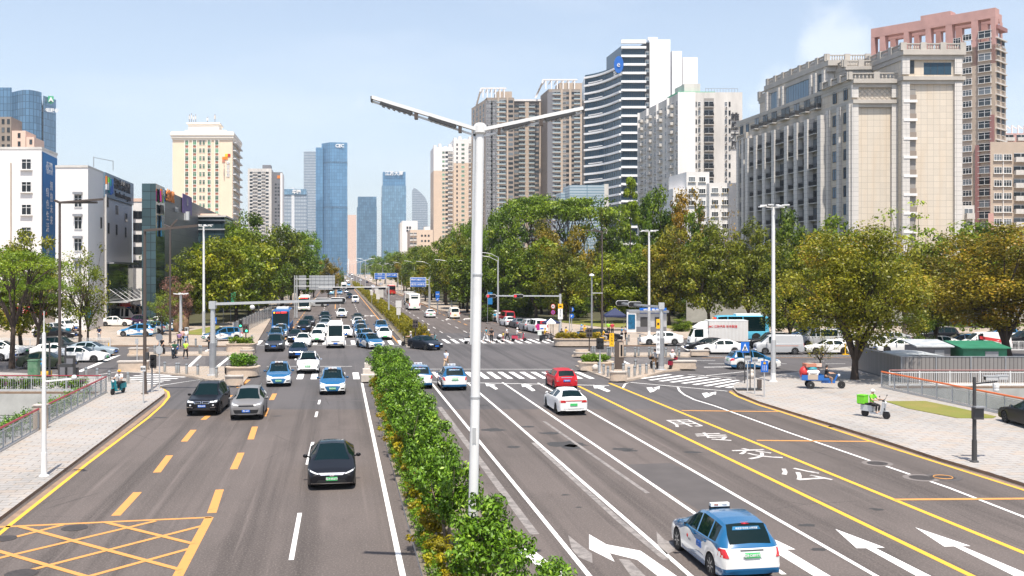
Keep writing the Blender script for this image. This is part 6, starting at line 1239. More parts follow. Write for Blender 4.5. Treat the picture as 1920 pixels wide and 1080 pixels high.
def e6():
 H,L,W = 1.64,4.56,1.82; h2 = L/2
 c = Car(L,W,H,[(h2,.62),(h2-.05,.72),(h2-.3,.86),(1.5,.98),(1.18,1.06),(.1,H-.08),(-.4,H),(-1.2,H-.02),(-1.72,H-.07),(-2.12,1.10),(-2.2,1.02),(-h2,.86)],
  [(h2,.56),(h2-.3,.74),(1.2,.96),(-1.9,1.06),(-h2,.80)],(h2-.86,-h2+.88),.34,.2,(1.18,.1,-1.72,-2.12),((.72,-.22),(-.31,-1.12),(-1.2,-1.68)),.71,paint='taxi_paint')
 r = c.build('taxi',[('headlight','front',[(.42,.66),(.86,.72),(.84,.86),(.46,.76)],'lamp_clear',True,{}),('tail_light','rear',[(.68,.76),(.88,.76),(.87,.98),(.74,.98)],'lamp_red',True,{}),('lower_lamp','front',[(.55,.40),(.8,.42),(.8,.5),(.55,.48)],'black_gloss',True,{}),('grille','front',[(-.36,.63),(.36,.63),(.42,.68),(-.42,.68)],'chrome',False,{'n': (8,2)}),
  ('bumper_strip','rear',[(-.72,.30),(.72,.30),(.80,.42),(-.80,.42)],'taxi_blue',False,{'n': (10,2)}),('tailgate_trim','rear',[(-.34,.93),(.34,.93),(.34,.965),(-.34,.965)],'dark_metal',False,{'n': (6,1)}),('rear_banner','rear',[(-.42,1.42),(.42,1.42),(.38,1.5),(-.38,1.5)],'screen_blue',False,{'n': (8,2),'off': .02}),('brake_lamp','rear',[(-.11,1.555),(.11,1.555),(.11,1.585),(-.11,1.585)],'lamp_red',False,{'n': (4,1),'off': .025})])
 c.plate('front',.47,'plate_green','粤B·D0631'); c.plate('rear',.82,'plate_green','粤B·D8977A')
 b = MB(); b.prism([(-.3,.25),(.3,.25),(.32,.15),(-.32,.15)],H-.12,H-.02,'black'); b.prism([(-.29,.24),(.29,.24),(.29,.1),(-.29,.1)],H-.03,H+.07,'sign_white'); sg = b.build('roof_sign',r)
 tb = MB(); tb.text('西湖',.06,'terracotta',frame((-.13,.095,H+.02),(1,0,0),(0,0,1)),.008,.02); tb.text('TAXI',.06,'letter_grey',frame((.13,.095,H+.02),(1,0,0),(0,0,1)),.008,.02); tb.text('西湖',.06,'terracotta',frame((.13,.245,H+.02),(-1,0,0),(0,0,1)),.008,.02); tb.text('TAXI',.06,'letter_grey',frame((-.13,.245,H+.02),(-1,0,0),(0,0,1)),.008,.02); tb.build('lettering',sg)
 tb = MB(); tb.text('新能源·零排放 文明驾驶',.062,'letter_white',frame((0,-2.0,1.46),(1,0,0),(0,.25,1)),.006); hit = c.bvh.ray_cast(Vector((0,-4,1.46)),Vector((0,1,0)))[0]; dy = hit.y-.032+2.0; tb.v = [(x,y+dy,z) for x,y,z in tb.v]; tb.build('banner_lettering',r)
 for sg_ in (1,-1):
  tb = MB(); fx = sg_*(.925); xd = (0,sg_*1,0); tb.text('西湖',.2,'blue',frame((fx,-.55,.72),xd,(0,0,1)),.012,.02); tb.ball((fx-.01*sg_,.42,.72),.055,'letter_red',8,6,(.2,1,1)); tb.text('出租',.09,'letter_grey',frame((fx,.22,.66),xd,(0,0,1)),.01); tb.build('door_lettering',r)
  hb = MB()
  for y_ in (-.12,-1.02): hb.box((sg_*.925,y_,.93),(.035,.2,.035),'taxi_blue')
  hb.build('door_handle',r)
 for ch in kids(r):
  if ch.name.startswith('body'): ch.color = (*TAXI_BLUE,1)
 return r
PROTO = {}
def proto(kind):
 if kind in PROTO: return PROTO[kind]
 K = kind.split('_')[0]; pl = 'plate_green' if 'green' in kind else 'plate_blue'
 if K == 'taxi': r = e6()
 elif K in ('sedan','ev'):
  c = sedan(fast=-.35 if K == 'ev' else 0); sp = lights(0,.66,0,.84,0,grille=[(-.36,.56),(.36,.56),(.40,.68),(-.40,.68)] if K == 'sedan' else None,lower=[(-.6,.30),(.6,.30),(.5,.42),(-.5,.42)],w=.86)
  sp += [('chrome_strip','front',[(-.42,.685),(.42,.685),(.42,.705),(-.42,.705)],'chrome',False,{'n': (8,1),'off': .02})]
  if K == 'ev': sp += [('light_bar','rear',[(-.5,.86),(.5,.86),(.5,.91),(-.5,.91)],'lamp_red',False,{'n': (8,1)}),('rear_valance','rear',[(-.7,.28),(.7,.28),(.62,.42),(-.62,.42)],'black',False,{'n': (8,1)})]
  r = c.build('saloon_car',sp); c.plate('front',.48,pl); c.plate('rear',.66 if K == 'ev' else .78,pl)
 elif K == 'han':
  H,L,W = 1.49,4.98,1.91; h2 = L/2
  c = Car(L,W,H,[(h2,.60),(h2-.06,.70),(h2-.4,.80),(1.2,.98),(.1,H-.04),(-.4,H),(-1.0,H-.05),(-2.15,1.10),(-h2+.05,1.06),(-h2,.98)],[(h2,.54),(h2-.4,.70),(1.2,.90),(-1.9,1.0),(-h2,.9)],(h2-.9,-h2+1.1),.36,.16,(1.2,.1,-1.0,-2.15),((.7,-.33),(-.42,-1.4)),.60)
  r = c.build('saloon_car',[('chrome_band','front',[(-.42,.60),(.42,.60),(.54,.69),(-.54,.69)],'chrome',False,{'n': (12,2),'off': .02}),('chrome_crest','front',[(-.07,.55),(.07,.55),(.10,.61),(-.10,.61)],'chrome',False,{'off': .022}),('headlight','front',[(.50,.63),(.90,.72),(.90,.76),(.55,.68)],'lamp_clear',True,{}),('lower_trim','front',[(-.80,.275),(.80,.275),(.80,.295),(-.80,.295)],'steel',False,{'n': (12,1),'off': .02}),('lower_intake','front',[(-.6,.31),(.6,.31),(.5,.42),(-.5,.42)],'black',False,{'n': (8,1)}),('light_bar','rear',[(-.7,.88),(.7,.88),(.7,.93),(-.7,.93)],'lamp_red',False,{'n': (8,1)}),('roof_glass','top',[(-.5,-.1),(.5,-.1),(.48,-.9),(-.48,-.9)],'car_glass',False,{'n': (6,6),'off': .004})])
  c.plate('front',.46,'plate_green','粤A·05673'); c.plate('rear',.7,'plate_green')
 elif K in ('suv','bigsuv','evsuv','audi'):
  c = suv(1.75,4.9,1.95) if K in ('bigsuv','audi') else suv(); w = c.W/2*.95
  sp = [('tail_light','rear',[(w*.62,.88),(w*.98,.88),(w*.98,1.04),(w*.66,1.02)],'lamp_red',True,{})]
  if K == 'bigsuv': sp += [('headlight','front',[(.46,.80),(.92,.82),(.92,.92),(.48,.88)],'lamp_clear',True,{}),('grille','front',[(-.42,.74),(-.03,.74),(-.03,.88),(-.46,.86)],'chrome',True,{'off': .012}),('grille_slats','front',[(-.39,.76),(-.06,.76),(-.06,.86),(-.42,.845)],'black_gloss',True,{'off': .022}),('fog_trim','front',[(.5,.50),(.86,.53),(.86,.56),(.5,.53)],'chrome',True,{'off': .02}),('lower_intake','front',[(-.5,.38),(.5,.38),(.4,.5),(-.4,.5)],'black',False,{'n': (8,1)}),('fog_light','front',[(.6,.62),(.7,.62),(.7,.7),(.6,.7)],'lamp_clear',True,{'n': (2,2)})]
  elif K == 'evsuv': sp += [('headlight','front',[(.35,.90),(.9,.96),(.9,.99),(.35,.935)],'black_gloss',True,{}),('grille_strip','front',[(-.35,.88),(.35,.88),(.37,.91),(-.37,.91)],'black_gloss',False,{}),('corner_intake','front',[(.74,.5),(.86,.52),(.88,.8),(.84,.8)],'black',True,{}),('lower_intake','front',[(-.7,.36),(.7,.36),(.6,.43),(-.6,.43)],'black',False,{'n': (8,1)}),('black_roof','top',[(-.58,.15),(.58,.15),(.58,-1.85),(-.58,-1.85)],'black_gloss',False,{'n': (8,10),'off': .006})]
  elif K == 'audi': sp += [('grille','front',[(-.36,.50),(.36,.50),(.46,.84),(-.46,.84)],'chrome',False,{'n': (8,3)}),('grille_slats','front',[(-.33,.53),(.33,.53),(.42,.815),(-.42,.815)],'black_gloss',False,{'n': (8,3),'off': .02}),('headlight','front',[(.52,.78),(.92,.80),(.92,.9),(.54,.87)],'lamp_clear',True,{}),('side_intake','front',[(.55,.46),(.85,.48),(.85,.66),(.6,.64)],'black',True,{})]
  else: sp += [('headlight','front',[(.40,.84),(.88,.90),(.88,.98),(.44,.90)],'lamp_clear',True,{}),('grille','front',[(-.42,.80),(.42,.80),(.46,.87),(-.46,.87)],'black_gloss',False,{'n': (8,2)}),('lower_intake','front',[(-.62,.42),(.62,.42),(.70,.62),(-.70,.62)],'black',False,{'n': (8,2)}),('skid_plate','front',[(-.55,.32),(.55,.32),(.6,.38),(-.6,.38)],'light_metal',False,{'n': (8,1)})]
  r = c.build('suv',sp); c.plate('front',.60 if K in ('bigsuv','audi') else (.66 if K == 'evsuv' else .55),pl,{'bigsuv': '粤B·3V95','suv': '粤L·6A7','evsuv': '粤B·F2K'}.get(K,'') if 'far' not in kind else ''); c.plate('rear',.8,pl)
  if K in ('bigsuv','audi','suv'):
   for sg in (1,-1): MB().tube([(sg*.60,.0,c.H-.05),(sg*.61,-.2,c.H+.03),(sg*.61,-1.5,c.H+.0),(sg*.6,-1.75,c.H-.09)],.022,'steel',6).build('roof_rail',r)
 elif K == 'mini':
  H,L,W = 1.42,3.85,1.74; h2 = L/2
  c = Car(L,W,H,[(h2,.66),(h2-.06,.80),(h2-.3,.9),(.82,.98),(.38,H-.05),(-.1,H),(-1.2,H-.03),(-1.52,H-.08),(-1.82,.98),(-1.86,.9),(-h2,.72)],[(h2,.6),(h2-.3,.76),(.8,.9),(-1.7,.93),(-h2,.66)],(h2-.7,-h2+.68),.31,.17,(.82,.38,-1.52,-1.82),((.55,-.4),(-.48,-1.38)),.68)
  r = c.build('hatchback_car',[('headlight','front',[(.45,.68),(.72,.68),(.72,.88),(.45,.88)],'lamp_clear',True,{}),('tail_light','rear',[(.60,.66),(.78,.66),(.78,.90),(.60,.90)],'lamp_red',True,{}),('tail_light_rim','rear',[(.57,.63),(.81,.63),(.81,.655),(.57,.655)],'chrome',True,{'n': (3,1),'off': .02}),('tailgate_bar','rear',[(-.4,.86),(.4,.86),(.38,.90),(-.38,.90)],'chrome',False,{'n': (8,1),'off': .02}),('rear_valance','rear',[(-.45,.24),(.45,.24),(.4,.36),(-.4,.36)],'black',False,{'n': (6,1)}),('fog_light','rear',[(-.3,.44),(.3,.44),(.3,.47),(-.3,.47)],'lamp_red',False,{'n': (6,1)})]); c.plate('rear',.66,'plate_blue','粤B·8A2',big=.5); c.plate('front',.5,'plate_blue')
 elif K in ('van','minibus','ambulance','panelvan','minivan'):
  H,L,W = {'van': (1.95,4.7,1.75),'minibus': (2.65,7.0,2.05),'ambulance': (2.45,5.6,2.0),'panelvan': (1.98,4.8,1.75),'minivan': (1.9,4.9,1.85)}[K]; h2 = L/2; R_ = .33 if K != 'minibus' else .38
  hood = {'van': .5,'minibus': .22,'ambulance': .75,'panelvan': .5,'minivan': .9}[K]; bl = 1.15 if K != 'minibus' else 1.25
  wins = {'van': ((h2-hood-.75,h2-1.75),(h2-1.85,.1),(0,-h2+.5)),'minibus': ((h2-.75,h2-1.3),(h2-1.4,h2-2.5),(h2-2.58,h2-3.7),(h2-3.78,-h2+1.3),(-h2+1.2,-h2+.35)),'ambulance': ((h2-hood-.8,h2-2.1),(h2-2.4,.1),(-.1,-h2+.5)),'panelvan': ((h2-hood-.75,h2-1.8),),'minivan': ((h2-hood-.8,.2),(.1,-1.1),(-1.2,-h2+.45))}[K]
  c = Car(L,W,H,[(h2,.95),(h2-.05,1.06),(h2-hood,bl+.06),(h2-hood-.8*(.6 if K == 'minibus' else 1),H-.12),(h2-hood-1.2,H-.02),(0,H),(-h2+.25,H-.03),(-h2+.12,H-.15),(-h2+.03,1.2),(-h2,.9)],[(h2,.85),(h2-hood,bl-.06),(-h2+.1,bl),(-h2,.85)],(h2-.85 if K != 'minibus' else h2-1.2,-h2+.95 if K != 'minibus' else -h2+1.7),R_,.24,(h2-hood,h2-hood-.8*(.6 if K == 'minibus' else 1),-h2+.12,-h2+.03),wins,.80,
   plan=[(h2,.86),(h2-.05,.91),(h2-.15,.95),(h2-.5,.985),(h2-1,1),(-h2+.4,1),(-h2+.1,.985),(-h2,.95)],rear_glass=K != 'panelvan')
  w = W/2; sp = [('headlight','front',[(w*.55,.72),(w*.95,.74),(w*.95,.90),(w*.6,.86)],'lamp_clear',True,{}),('tail_light','rear',[(w*.80,.8),(w*.96,.8),(w*.96,1.15),(w*.80,1.15)],'lamp_red',True,{}),('grille','front',[(-.42,.72),(.42,.72),(.45,.84),(-.45,.84)],'steel' if K == 'minibus' else 'black',False,{'n': (6,2)}),('lower_intake','front',[(-w*.8,.38),(w*.8,.38),(w*.8,.48),(-w*.8,.48)],'black',False,{'n': (8,1)})]
  if K == 'ambulance':
   for s_,q,m_ in (('left',[(-h2+.25,.72),(h2-.5,.72),(h2-.5,.92),(-h2+.25,.92)],'red'),('left',[(-h2+1.2,.62),(h2-.5,.62),(h2-.5,.72),(-h2+1.2,.72)],'yellow'),('right',[(-h2+.25,.72),(h2-.5,.72),(h2-.5,.92),(-h2+.25,.92)],'red'),('right',[(-h2+1.2,.62),(h2-.5,.62),(h2-.5,.72),(-h2+1.2,.72)],'yellow')): sp.append(('side_stripe',s_,q,m_,False,{'n': (10,1),'off': .006}))
  if K == 'minibus': sp.append(('roof_brow','front',[(-.7,H-.2),(.7,H-.2),(.65,H-.14),(-.65,H-.14)],'light_metal',False,{'n': (6,1)}))
  if 'ads' in kind: sp += [('advert','rear',[(-.2,1.3),(.75,1.3),(.75,1.75),(-.2,1.75)],'red',False,{}),('advert','rear',[(-.75,.5),(-.3,.5),(-.3,1.3),(-.75,1.3)],'magenta',False,{})]
  if 'banner' in kind: sp += [('banner','left',[(-1.2,.95),(1.0,1.3),(1.0,1.62),(-1.2,1.27)],'red',False,{'off': .01,'n': (8,2)}),('banner','right',[(-1.2,.95),(1.0,1.3),(1.0,1.62),(-1.2,1.27)],'red',False,{'off': .01,'n': (8,2)})]
  if K == 'panelvan' and 'ads' not in kind: sp += [('reflector_strip','left',[(-1.8,.86),(.9,.86),(.9,.92),(-1.8,.92)],'terracotta',False,{'n': (10,1),'off': .006})]
  r = c.build({'minibus': 'minibus','ambulance': 'ambulance'}.get(K,'van'),sp); c.plate('front',.56,pl); c.plate('rear',.7,'plate_blue' if K != 'van' else 'sign_yellow')
  if K == 'ambulance': MB().box((0,h2-hood-1.1,H+.06),(1.2,.3,.14),'blue').build('beacon_bar',r); MB().box((0,-.8,H+.08),(1.3,1.8,.16),'white_paint').build('roof_unit',r)
  if K == 'minibus':
   MB().box((0,-1.2,H+.06),(1.3,1.6,.14),'white_paint').build('roof_unit',r)
 elif K in ('bus','coach'):
  H,L,W = (3.05,6.6 if 'cross' in kind else 10.5,2.5) if K == 'bus' else (3.4,11,2.5); h2 = L/2
  c = Car(L,W,H,[(h2,.85),(h2-.05,.92),(h2-.1,1.0),(h2-.35,H-.2),(h2-.5,H-.06),(h2-1.2,H),(-h2+.4,H),(-h2+.15,H-.15),(-h2+.05,1.7),(-h2,1.0)],[(h2,.8),(h2-.1,.9),(h2-.6,1.15),(-h2+.05,1.2),(-h2,.9)],(h2-1.6 if 'cross' in kind else h2-2.4,-h2+(1.6 if 'cross' in kind else 2.9)),.48,.3,(h2-.1,h2-.35,-h2+.15,-h2+.05),((h2-.5,h2-1.6),(h2-1.7,h2-3.4),(h2-3.5,-h2+.5)) if 'cross' in kind else ((h2-.5,h2-1.6),(h2-1.7,h2-3.4),(h2-3.5,h2-5.2),(h2-5.3,h2-7),(h2-7.1,-h2+.5)),.90,
   plan=[(h2,.93),(h2-.1,.97),(h2-.4,.995),(h2-1,1),(-h2+.3,1),(-h2,.97)],rear_glass=K == 'bus')
  sp = [('headlight','front',[(.8,.62),(1.15,.62),(1.15,.85),(.85,.8)],'lamp_clear',True,{}),('tail_light','rear',[(.95,.9),(1.12,.9),(1.12,1.5),(.95,1.5)],'lamp_red',True,{}),('lower_intake','front',[(-.7,.42),(.7,.42),(.7,.55),(-.7,.55)],'black',False,{})]
  if K == 'bus': sp += [('destination_sign','front',[(-1.0,H-.5),(1.0,H-.5),(.98,H-.18),(-.98,H-.18)],'black_gloss',False,{'off': .02})]
  else: sp += [('rear_window','rear',[(-.7,H-.95),(.7,H-.95),(.7,H-.55),(-.7,H-.55)],'car_glass',False,{}),('rear_vent','rear',[(-.8,H-.3),(.8,H-.3),(.7,H-.15),(-.7,H-.15)],'screen_blue',False,{'off': .02})]
  r = c.build('city_bus' if K == 'bus' else 'coach',sp); c.plate('front',.45,'plate_green'); c.plate('rear',.6,'plate_green')
  if K == 'bus':
   y = c.bvh.ray_cast(Vector((0,12,H-.34)),Vector((0,-1,0)))[0].y+.05; b = MB(); b.text('M385 深康村',.26,'led_red',frame((-.1,y,H-.34),(-1,0,0),(0,.12,1)),.01,.02); b.ball((.85,y,H-.34),.11,'led_amber',8,6,(1,.2,1)); b.build('led_lettering',r); MB().box((0,-1,H+.1),(1.6,3.2,.22),'white_paint').build('roof_unit',r)
 elif K == 'truck':
  r = empty('box_truck',(0,0,0)); c = Car(2.0,2.0,2.25,[(1,.95),(.96,1.2),(.9,1.35),(.55,2.15),(.3,2.23),(-.8,2.25),(-1,2.2)],[(1,.9),(.9,1.28),(-1,1.28)],(.1,-3.9),.40,.4,(.9,.55,-.9,-1.0),((.5,-.45),),.86,plan=[(1,.9),(.9,.96),(.6,1),(-1,1)],rear_glass=False)
  c.v = [(x,y+2.0,z) for x,y,z in c.v]; c.bvh = BVHTree.FromPolygons([Vector(v) for v in c.v],c.body+c.under+c.glass['windscreen']); c.axles = (2.1,-1.9); c.L = 6; c.cabin = (2.9,0,0,0)
  bpy.data.objects.remove(r); r = c.build('box_truck',[('headlight','front',[(.6,.72),(.92,.74),(.92,.92),(.62,.9)],'lamp_clear',True,{}),('grille','front',[(-.5,.78),(.5,.78),(.5,1.0),(-.5,1.0)],'black',False,{}),('bumper','front',[(-.9,.45),(.9,.45),(.9,.62),(-.9,.62)],'dark_metal',False,{'off': .05})]); c.plate('front',.53,'plate_blue')
  b = MB(); b.box((0,-1.1,1.95),(2.2,4.2,2.2),'dirty_white'); b.box((0,-1.1,.75),(.9,4.3,.2),'dark_metal'); b.box((0,-1.1,3.07),(2.24,4.24,.06),'white_paint')
  for k in range(28): 
   for sg in (1,-1): b.box((sg*1.11,-3.1+k*.148,1.95),(.03,.06,2.1),'white_paint')
  cb = b.build('cargo_box',r); t = MB()
  for sg in (1,-1): t.text('JMC 江铃汽车 城市配送',.3,'letter_red',frame((sg*1.135,-.5,2.45),(0,sg,0),(0,0,1)),.01,.02)
  t.build('lettering',cb); b = MB(); b.prism([(-.85,2.35),(.85,2.35),(.85,1.05),(-.85,1.05)],2.2,2.3,'white_paint'); b.add([(-.85,2.5,2.3),(.85,2.5,2.3),(.85,1.05,2.3),(-.85,1.05,2.3),(-.8,1.7,2.85),(.8,1.7,2.85),(.8,1.05,3.0),(-.8,1.05,3.0)],[(0,1,5,4),(4,5,6,7),(1,2,6,5),(3,0,4,7),(2,3,7,6)],'white_paint'); b.build('wind_deflector',r)
 PROTO[kind] = r; r['unused'] = True; return r
def put(kind,loc,heading,label,color=None,group=None,cat='car',z=0,name=None):
 """a vehicle of this kind, centred here, heading as an angle from +y"""
 p = proto(kind); o = p if p.get('unused') else copy_tree(p)
 if 'unused' in o: del o['unused']
 o.location = (loc[0],loc[1],z); o.rotation_euler = (0,0,heading)
 for k in ('label','category','group'):
  if k in o: del o[k]
 tag(o,label,cat,group)
 if color:
  for ch in kids(o):
   if ch.name.startswith(('body','wing_mirror')): ch.color = (*color,1)
 return o
LEN = {'taxi': 4.56,'sedan': 4.75,'ev': 4.75,'han': 4.98,'suv': 4.65,'evsuv': 4.65,'bigsuv': 4.9,'audi': 4.9,'mini': 3.85,'van': 4.7,'minibus': 7,'ambulance': 5.6,'panelvan': 4.8,'minivan': 4.9,'bus': 10.5,'coach': 11,'truck': 6}
CW,CB,CG,CS,CN = (.80,.80,.79),(.008,.008,.010),(.19,.185,.185),(.42,.43,.44),(.008,.016,.035)
def nose(kind,px,py,label,color=None,turn=0,group=None,cat='car'):
 """front bumper of an oncoming vehicle at this pixel"""
 a = RA+math.pi+R(turn); d = Vector((-math.sin(a),math.cos(a))); p = G(px,py,.12); c = Vector((p.x,p.y))-d*(LEN[kind.split('_')[0]]/2); return put(kind,c,a,label,color,group,cat)
def tail(kind,px,py,label,color=None,turn=0,group=None,cat='car',z=0):
 a = RA+R(turn); d = Vector((-math.sin(a),math.cos(a))); p = G(px,py,.12); c = Vector((p.x,p.y))+d*(LEN[kind.split('_')[0]]/2); return put(kind,c,a,label,color,group,cat,z)
def side(kind,px,py,label,color=None,right=False,turn=0,group=None,cat='car',z=0):
 """a vehicle seen from its side: the near wheels stand at this pixel row, px is its middle"""
 a = R(-90 if right else 90)+R(turn); p = G(px,py,z); return put(kind,(p.x,p.y+.9),a,label,color,group,cat,z)
gq = 'cars queueing on the far side of the junction'; gx = 'cars queueing on the cross street at right'; gl_ = 'cars waiting on the cross street at left'; gp_ = 'vehicles parked under the trees'; gd = 'distant vehicles on the main road'; gc = 'vehicles in the left car park'
# oncoming, near
nose('han',622,914,'black electric saloon with a bright chrome nose band, nearest car on the left carriageway',CB)
nose('bigsuv',378,777,'black suv with blue plate and roof rails in the kerb lane on the left',CB,-3); nose('suv',461,785,'grey suv with dark lower bumper beside the black suv',CG)
nose('taxi',522,723,'blue and white taxi on the near crossing, left one of two',TAXI_BLUE,2,'oncoming taxis','taxi'); nose('taxi',623.5,738,'blue and white taxi with reddish roof sign, just ahead of the near crossing',TAXI_BLUE,0,'oncoming taxis','taxi')
nose('evsuv_green',577,699,'white electric suv with black roof crossing the junction',CW,0,None,'car'); nose('sedan_far',558,671,'dark navy saloon with blue plate behind the white electric suv',CN); nose('audi',513,658,'dark grey suv with a big chrome framed grille in the junction',(.03,.032,.04))
nose('taxi',516,640,'taxi half hidden behind the dark suv with big grille',TAXI_BLUE,0,gq,'taxi'); nose('taxi',525,632,'taxi just in front of the blue city bus',TAXI_BLUE,0,gq,'taxi'); b_ = nose('bus',526,622.5,'blue city bus with a red lit destination sign',(.008,.10,.30),0,None,'bus')
nose('sedan',553,641,'black saloon at the front of the second queue lane',CB,0,gq); nose('ev_green',567,650,'white saloon passing the far stop line ahead of the black saloon',CW,0,gq); nose('suv_far',569,623,'black suv with chrome nose behind the black saloon',CB,0,gq); nose('suv_far',578,613,'dark suv peeping out right of the black suv',(.03,.03,.035),0,gq)
nose('ev_green',594,641,'white electric saloon with green plate at the far stop line',CW,0,gq); nose('sedan_far',601,628,'white saloon second behind the far stop line',CW,0,gq); nose('sedan_far',609,616,'grey blue saloon fourth in the middle queue lane',(.2,.23,.26),0,gq); nose('sedan',610,609,'dark saloon fifth in the middle queue lane',(.05,.055,.06),0,gq); nose('suv_far',609,603,'dark blue suv at the tail of the middle queue lane',(.01,.02,.045),0,gq)
nose('minibus',629,651.5,'cream white minibus at the head of its lane on the far crossing',(.76,.74,.70),0,None,'minibus'); nose('sedan_far',648,632,'white saloon mostly hidden behind the cream minibus',CW,0,gq); nose('suv_far',640.5,595.5,'white suv driving alone behind the queue',CW,0,gq)
nose('sedan',671,604,'dark saloon at the tail of the lane beside the yellow line',(.04,.045,.05),0,gq); nose('sedan_far',672,613,'white saloon behind two taxis near the yellow line',CW,0,gq); nose('taxi',676,623,'taxi behind another taxi in the lane beside the white saloon',TAXI_BLUE,0,gq,'taxi'); nose('taxi',678,631.5,'taxi at the far stop line, left one of the turning lane pair',TAXI_BLUE,0,gq,'taxi')
nose('taxi',694,643,'taxi turning out across the far crossing',TAXI_BLUE,10,gq,'taxi'); nose('taxi',709,653,'leading taxi in the turn, partly behind the last median shrub tree',TAXI_BLUE,20,gq,'taxi'); nose('ev_green',722,636,'white saloon at the far stop line next to the median nose',CW,0,gq); nose('taxi',716,622.5,'taxi behind the white saloon next to the far median',TAXI_BLUE,0,gq,'taxi')
# farther oncoming
for kind,px,py,lab,col,cat in (('van',666.5,568,'white van coming along the inner lane, far road',CW,'van'),('suv_far',655.5,560,'dark pickup-like suv ahead of the white van, far road',CB,'car'),('sedan',650,549.5,'dark saloon with a white nose, far road',(.1,.1,.1),'car'),('taxi',637,552,'pale blue taxi on the far road',(.05,.3,.6),'taxi'),('truck',645,543.5,'dark fronted truck under the far signal bar',CG,'truck'),('taxi',654,536.5,'small pale blue taxi beyond the far signal bar',(.05,.3,.6),'taxi'),('minibus',620,553,'light blue minibus beside the trees on the far left',(.25,.5,.6),'minibus'),('bus',570,583.5,'white and black bus pulling out under the left trees',(.7,.68,.62),'bus'),('sedan',652,528,'tiny white saloon far up the road',CW,'car'),('suv_far',644,531,'tiny pale suv far up the road beside the truck',CS,'car'),('sedan',660,524,'tiny grey saloon far up the road',CS,'car'),('van',647,523,'tiny white van far up the road',CW,'van'),('taxi',655,520,'tiny blue taxi near where the road vanishes',TAXI_BLUE,'taxi'),('sedan',652,517,'tiny white car near where the road vanishes',CW,'car'),('minibus',660,516,'tiny pale minibus near where the road vanishes',CW,'minibus')): nose(kind,px,py,lab,col,0,gd,cat)
side('sedan',595,575.5,'silver saloon turning out sideways under the left trees',CS,True,-14,gd)
# going away
tail('taxi',1411,1089,'blue and white taxi seen from behind, nearest car on the right carriageway',TAXI_BLUE,0,None,'taxi'); tail('taxi',789,727,'taxi waiting at the stop line beside the median shrubs',TAXI_BLUE,0,'taxis waiting at the near stop line','taxi'); tail('taxi',853.5,730,'taxi waiting at the stop line, just left of the white lamp post',TAXI_BLUE,0,'taxis waiting at the near stop line','taxi')
tail('ev_green',1076,776,'white electric saloon with green plate and a thin red light bar, seen from behind',CW); tail('mini',1063,728,'small red hatchback waiting at the stop line',(.45,.012,.02))
pw = G(796,655.5); put('sedan_dark',(pw.x,pw.y+.6),math.atan2(-.6,-.8),'black saloon turning across the middle of the junction',(.010,.013,.02),None,'car')
tail('coach',777.5,581,'white coach seen from behind on the far road',CW,0,None,'coach'); tail('ev_green',808,595,'white saloon leaving the junction behind the coach',CW); tail('van',853.5,597,'cream van leaving the junction beside the trees',(.72,.69,.62),0,None,'van'); tail('bus_red',735,552,'red and white bus on the far right lane',(.5,.03,.02),0,gd,'bus'); tail('truck',711,563,'dark loaded truck behind the hedge, far road',(.12,.1,.1),0,gd,'truck'); tail('truck',768,571,'blue truck at the kerb beside the coach',(.02,.2,.42),0,gd,'truck')
for kind,px,py,lab,col,cat in (('suv_far',688,531,'black far suv going away below the guide signs',CB,'car'),('sedan',680,546,'dark red far saloon going away beyond the far median',(.2,.02,.02),'car'),('sedan',700,540,'white far saloon going away under the guide signs',CW,'car'),('sedan',714,535,'pale far saloon going away right of the guide sign mast',CS,'car'),('van',695,526,'white far van going away at the bend',CW,'van'),('taxi',676,527,'blue far taxi going away at the bend',TAXI_BLUE,'taxi'),('sedan',686,521,'tiny white saloon going away at the bend',CW,'car'),('suv_far',694,553,'white far suv going away beside the hedge',CW,'car'),('minibus',672,519,'tiny white minibus going away near the vanishing point',CW,'minibus'),('sedan',704,560,'silver far saloon just behind the dark truck',CS,'car')): tail(kind,px,py,lab,col,0,gd,cat)
# parked under the trees
for kind,px,py,lab,col,cat in (('suv_far',929,600,'farthest white suv parked under the trees',CW,'car'),('sedan',941,603,'white saloon parked second from the far end under the trees',CW,'car'),('van_red',957,605.5,'red van parked under the trees behind a white saloon',(.4,.03,.04),'van'),('ev_green',960,611.5,'white saloon parked in front of the red van',CW,'car'),('ev_green',979,615,'dark grey saloon parked under the trees',(.12,.12,.13),'car'),('suv_far',997,620,'silver suv parked left of the van with adverts',CS,'car'),('minivan_ads',1016,624,'white van with red adverts on its back, nearest of those parked under the trees',CW,'van')): tail(kind,px,py,lab,col,5,gp_,cat)
# the cross street at right
side('sedan',1352,664.5,'white saloon in front of the box truck, first in the near lane',CW,False,0,gx); side('truck',1346,655,'white box truck with red lettering on its body',(.78,.78,.76),False,0,None,'truck'); side('sedan',1330,660,'dark saloon between the box truck and the white saloon',CB,False,0,gx); side('bus_cross',1390,640,'light blue and white bus behind the black suv',(.1,.42,.6),False,0,None,'bus')
side('bigsuv_far',1445,654,'black suv behind the silver van',CB,False,0,gx); side('panelvan',1464,665,'silver panel van with a striped side behind the lamp post',CS,False,0,gx,'van'); side('van',1540,650,'silver grey van behind the panel van',CS,False,0,gx,'van'); side('sedan',1557,664.5,'white saloon in front of the slim young tree',CW,False,0,gx); side('suv_far',1600,655,'white suv behind the leaning tree trunk',CW,False,0,gx); side('sedan',1640,655,'white saloon right of the leaning trunk, far lane',CW,False,0,gx); side('taxi',1560,642,'blue taxi in the farthest lane behind the young tree',TAXI_BLUE,False,0,gx,'taxi'); side('taxi',1512,640,'blue taxi with raised lights in the farthest lane behind the van',TAXI_BLUE,False,0,gx,'taxi')
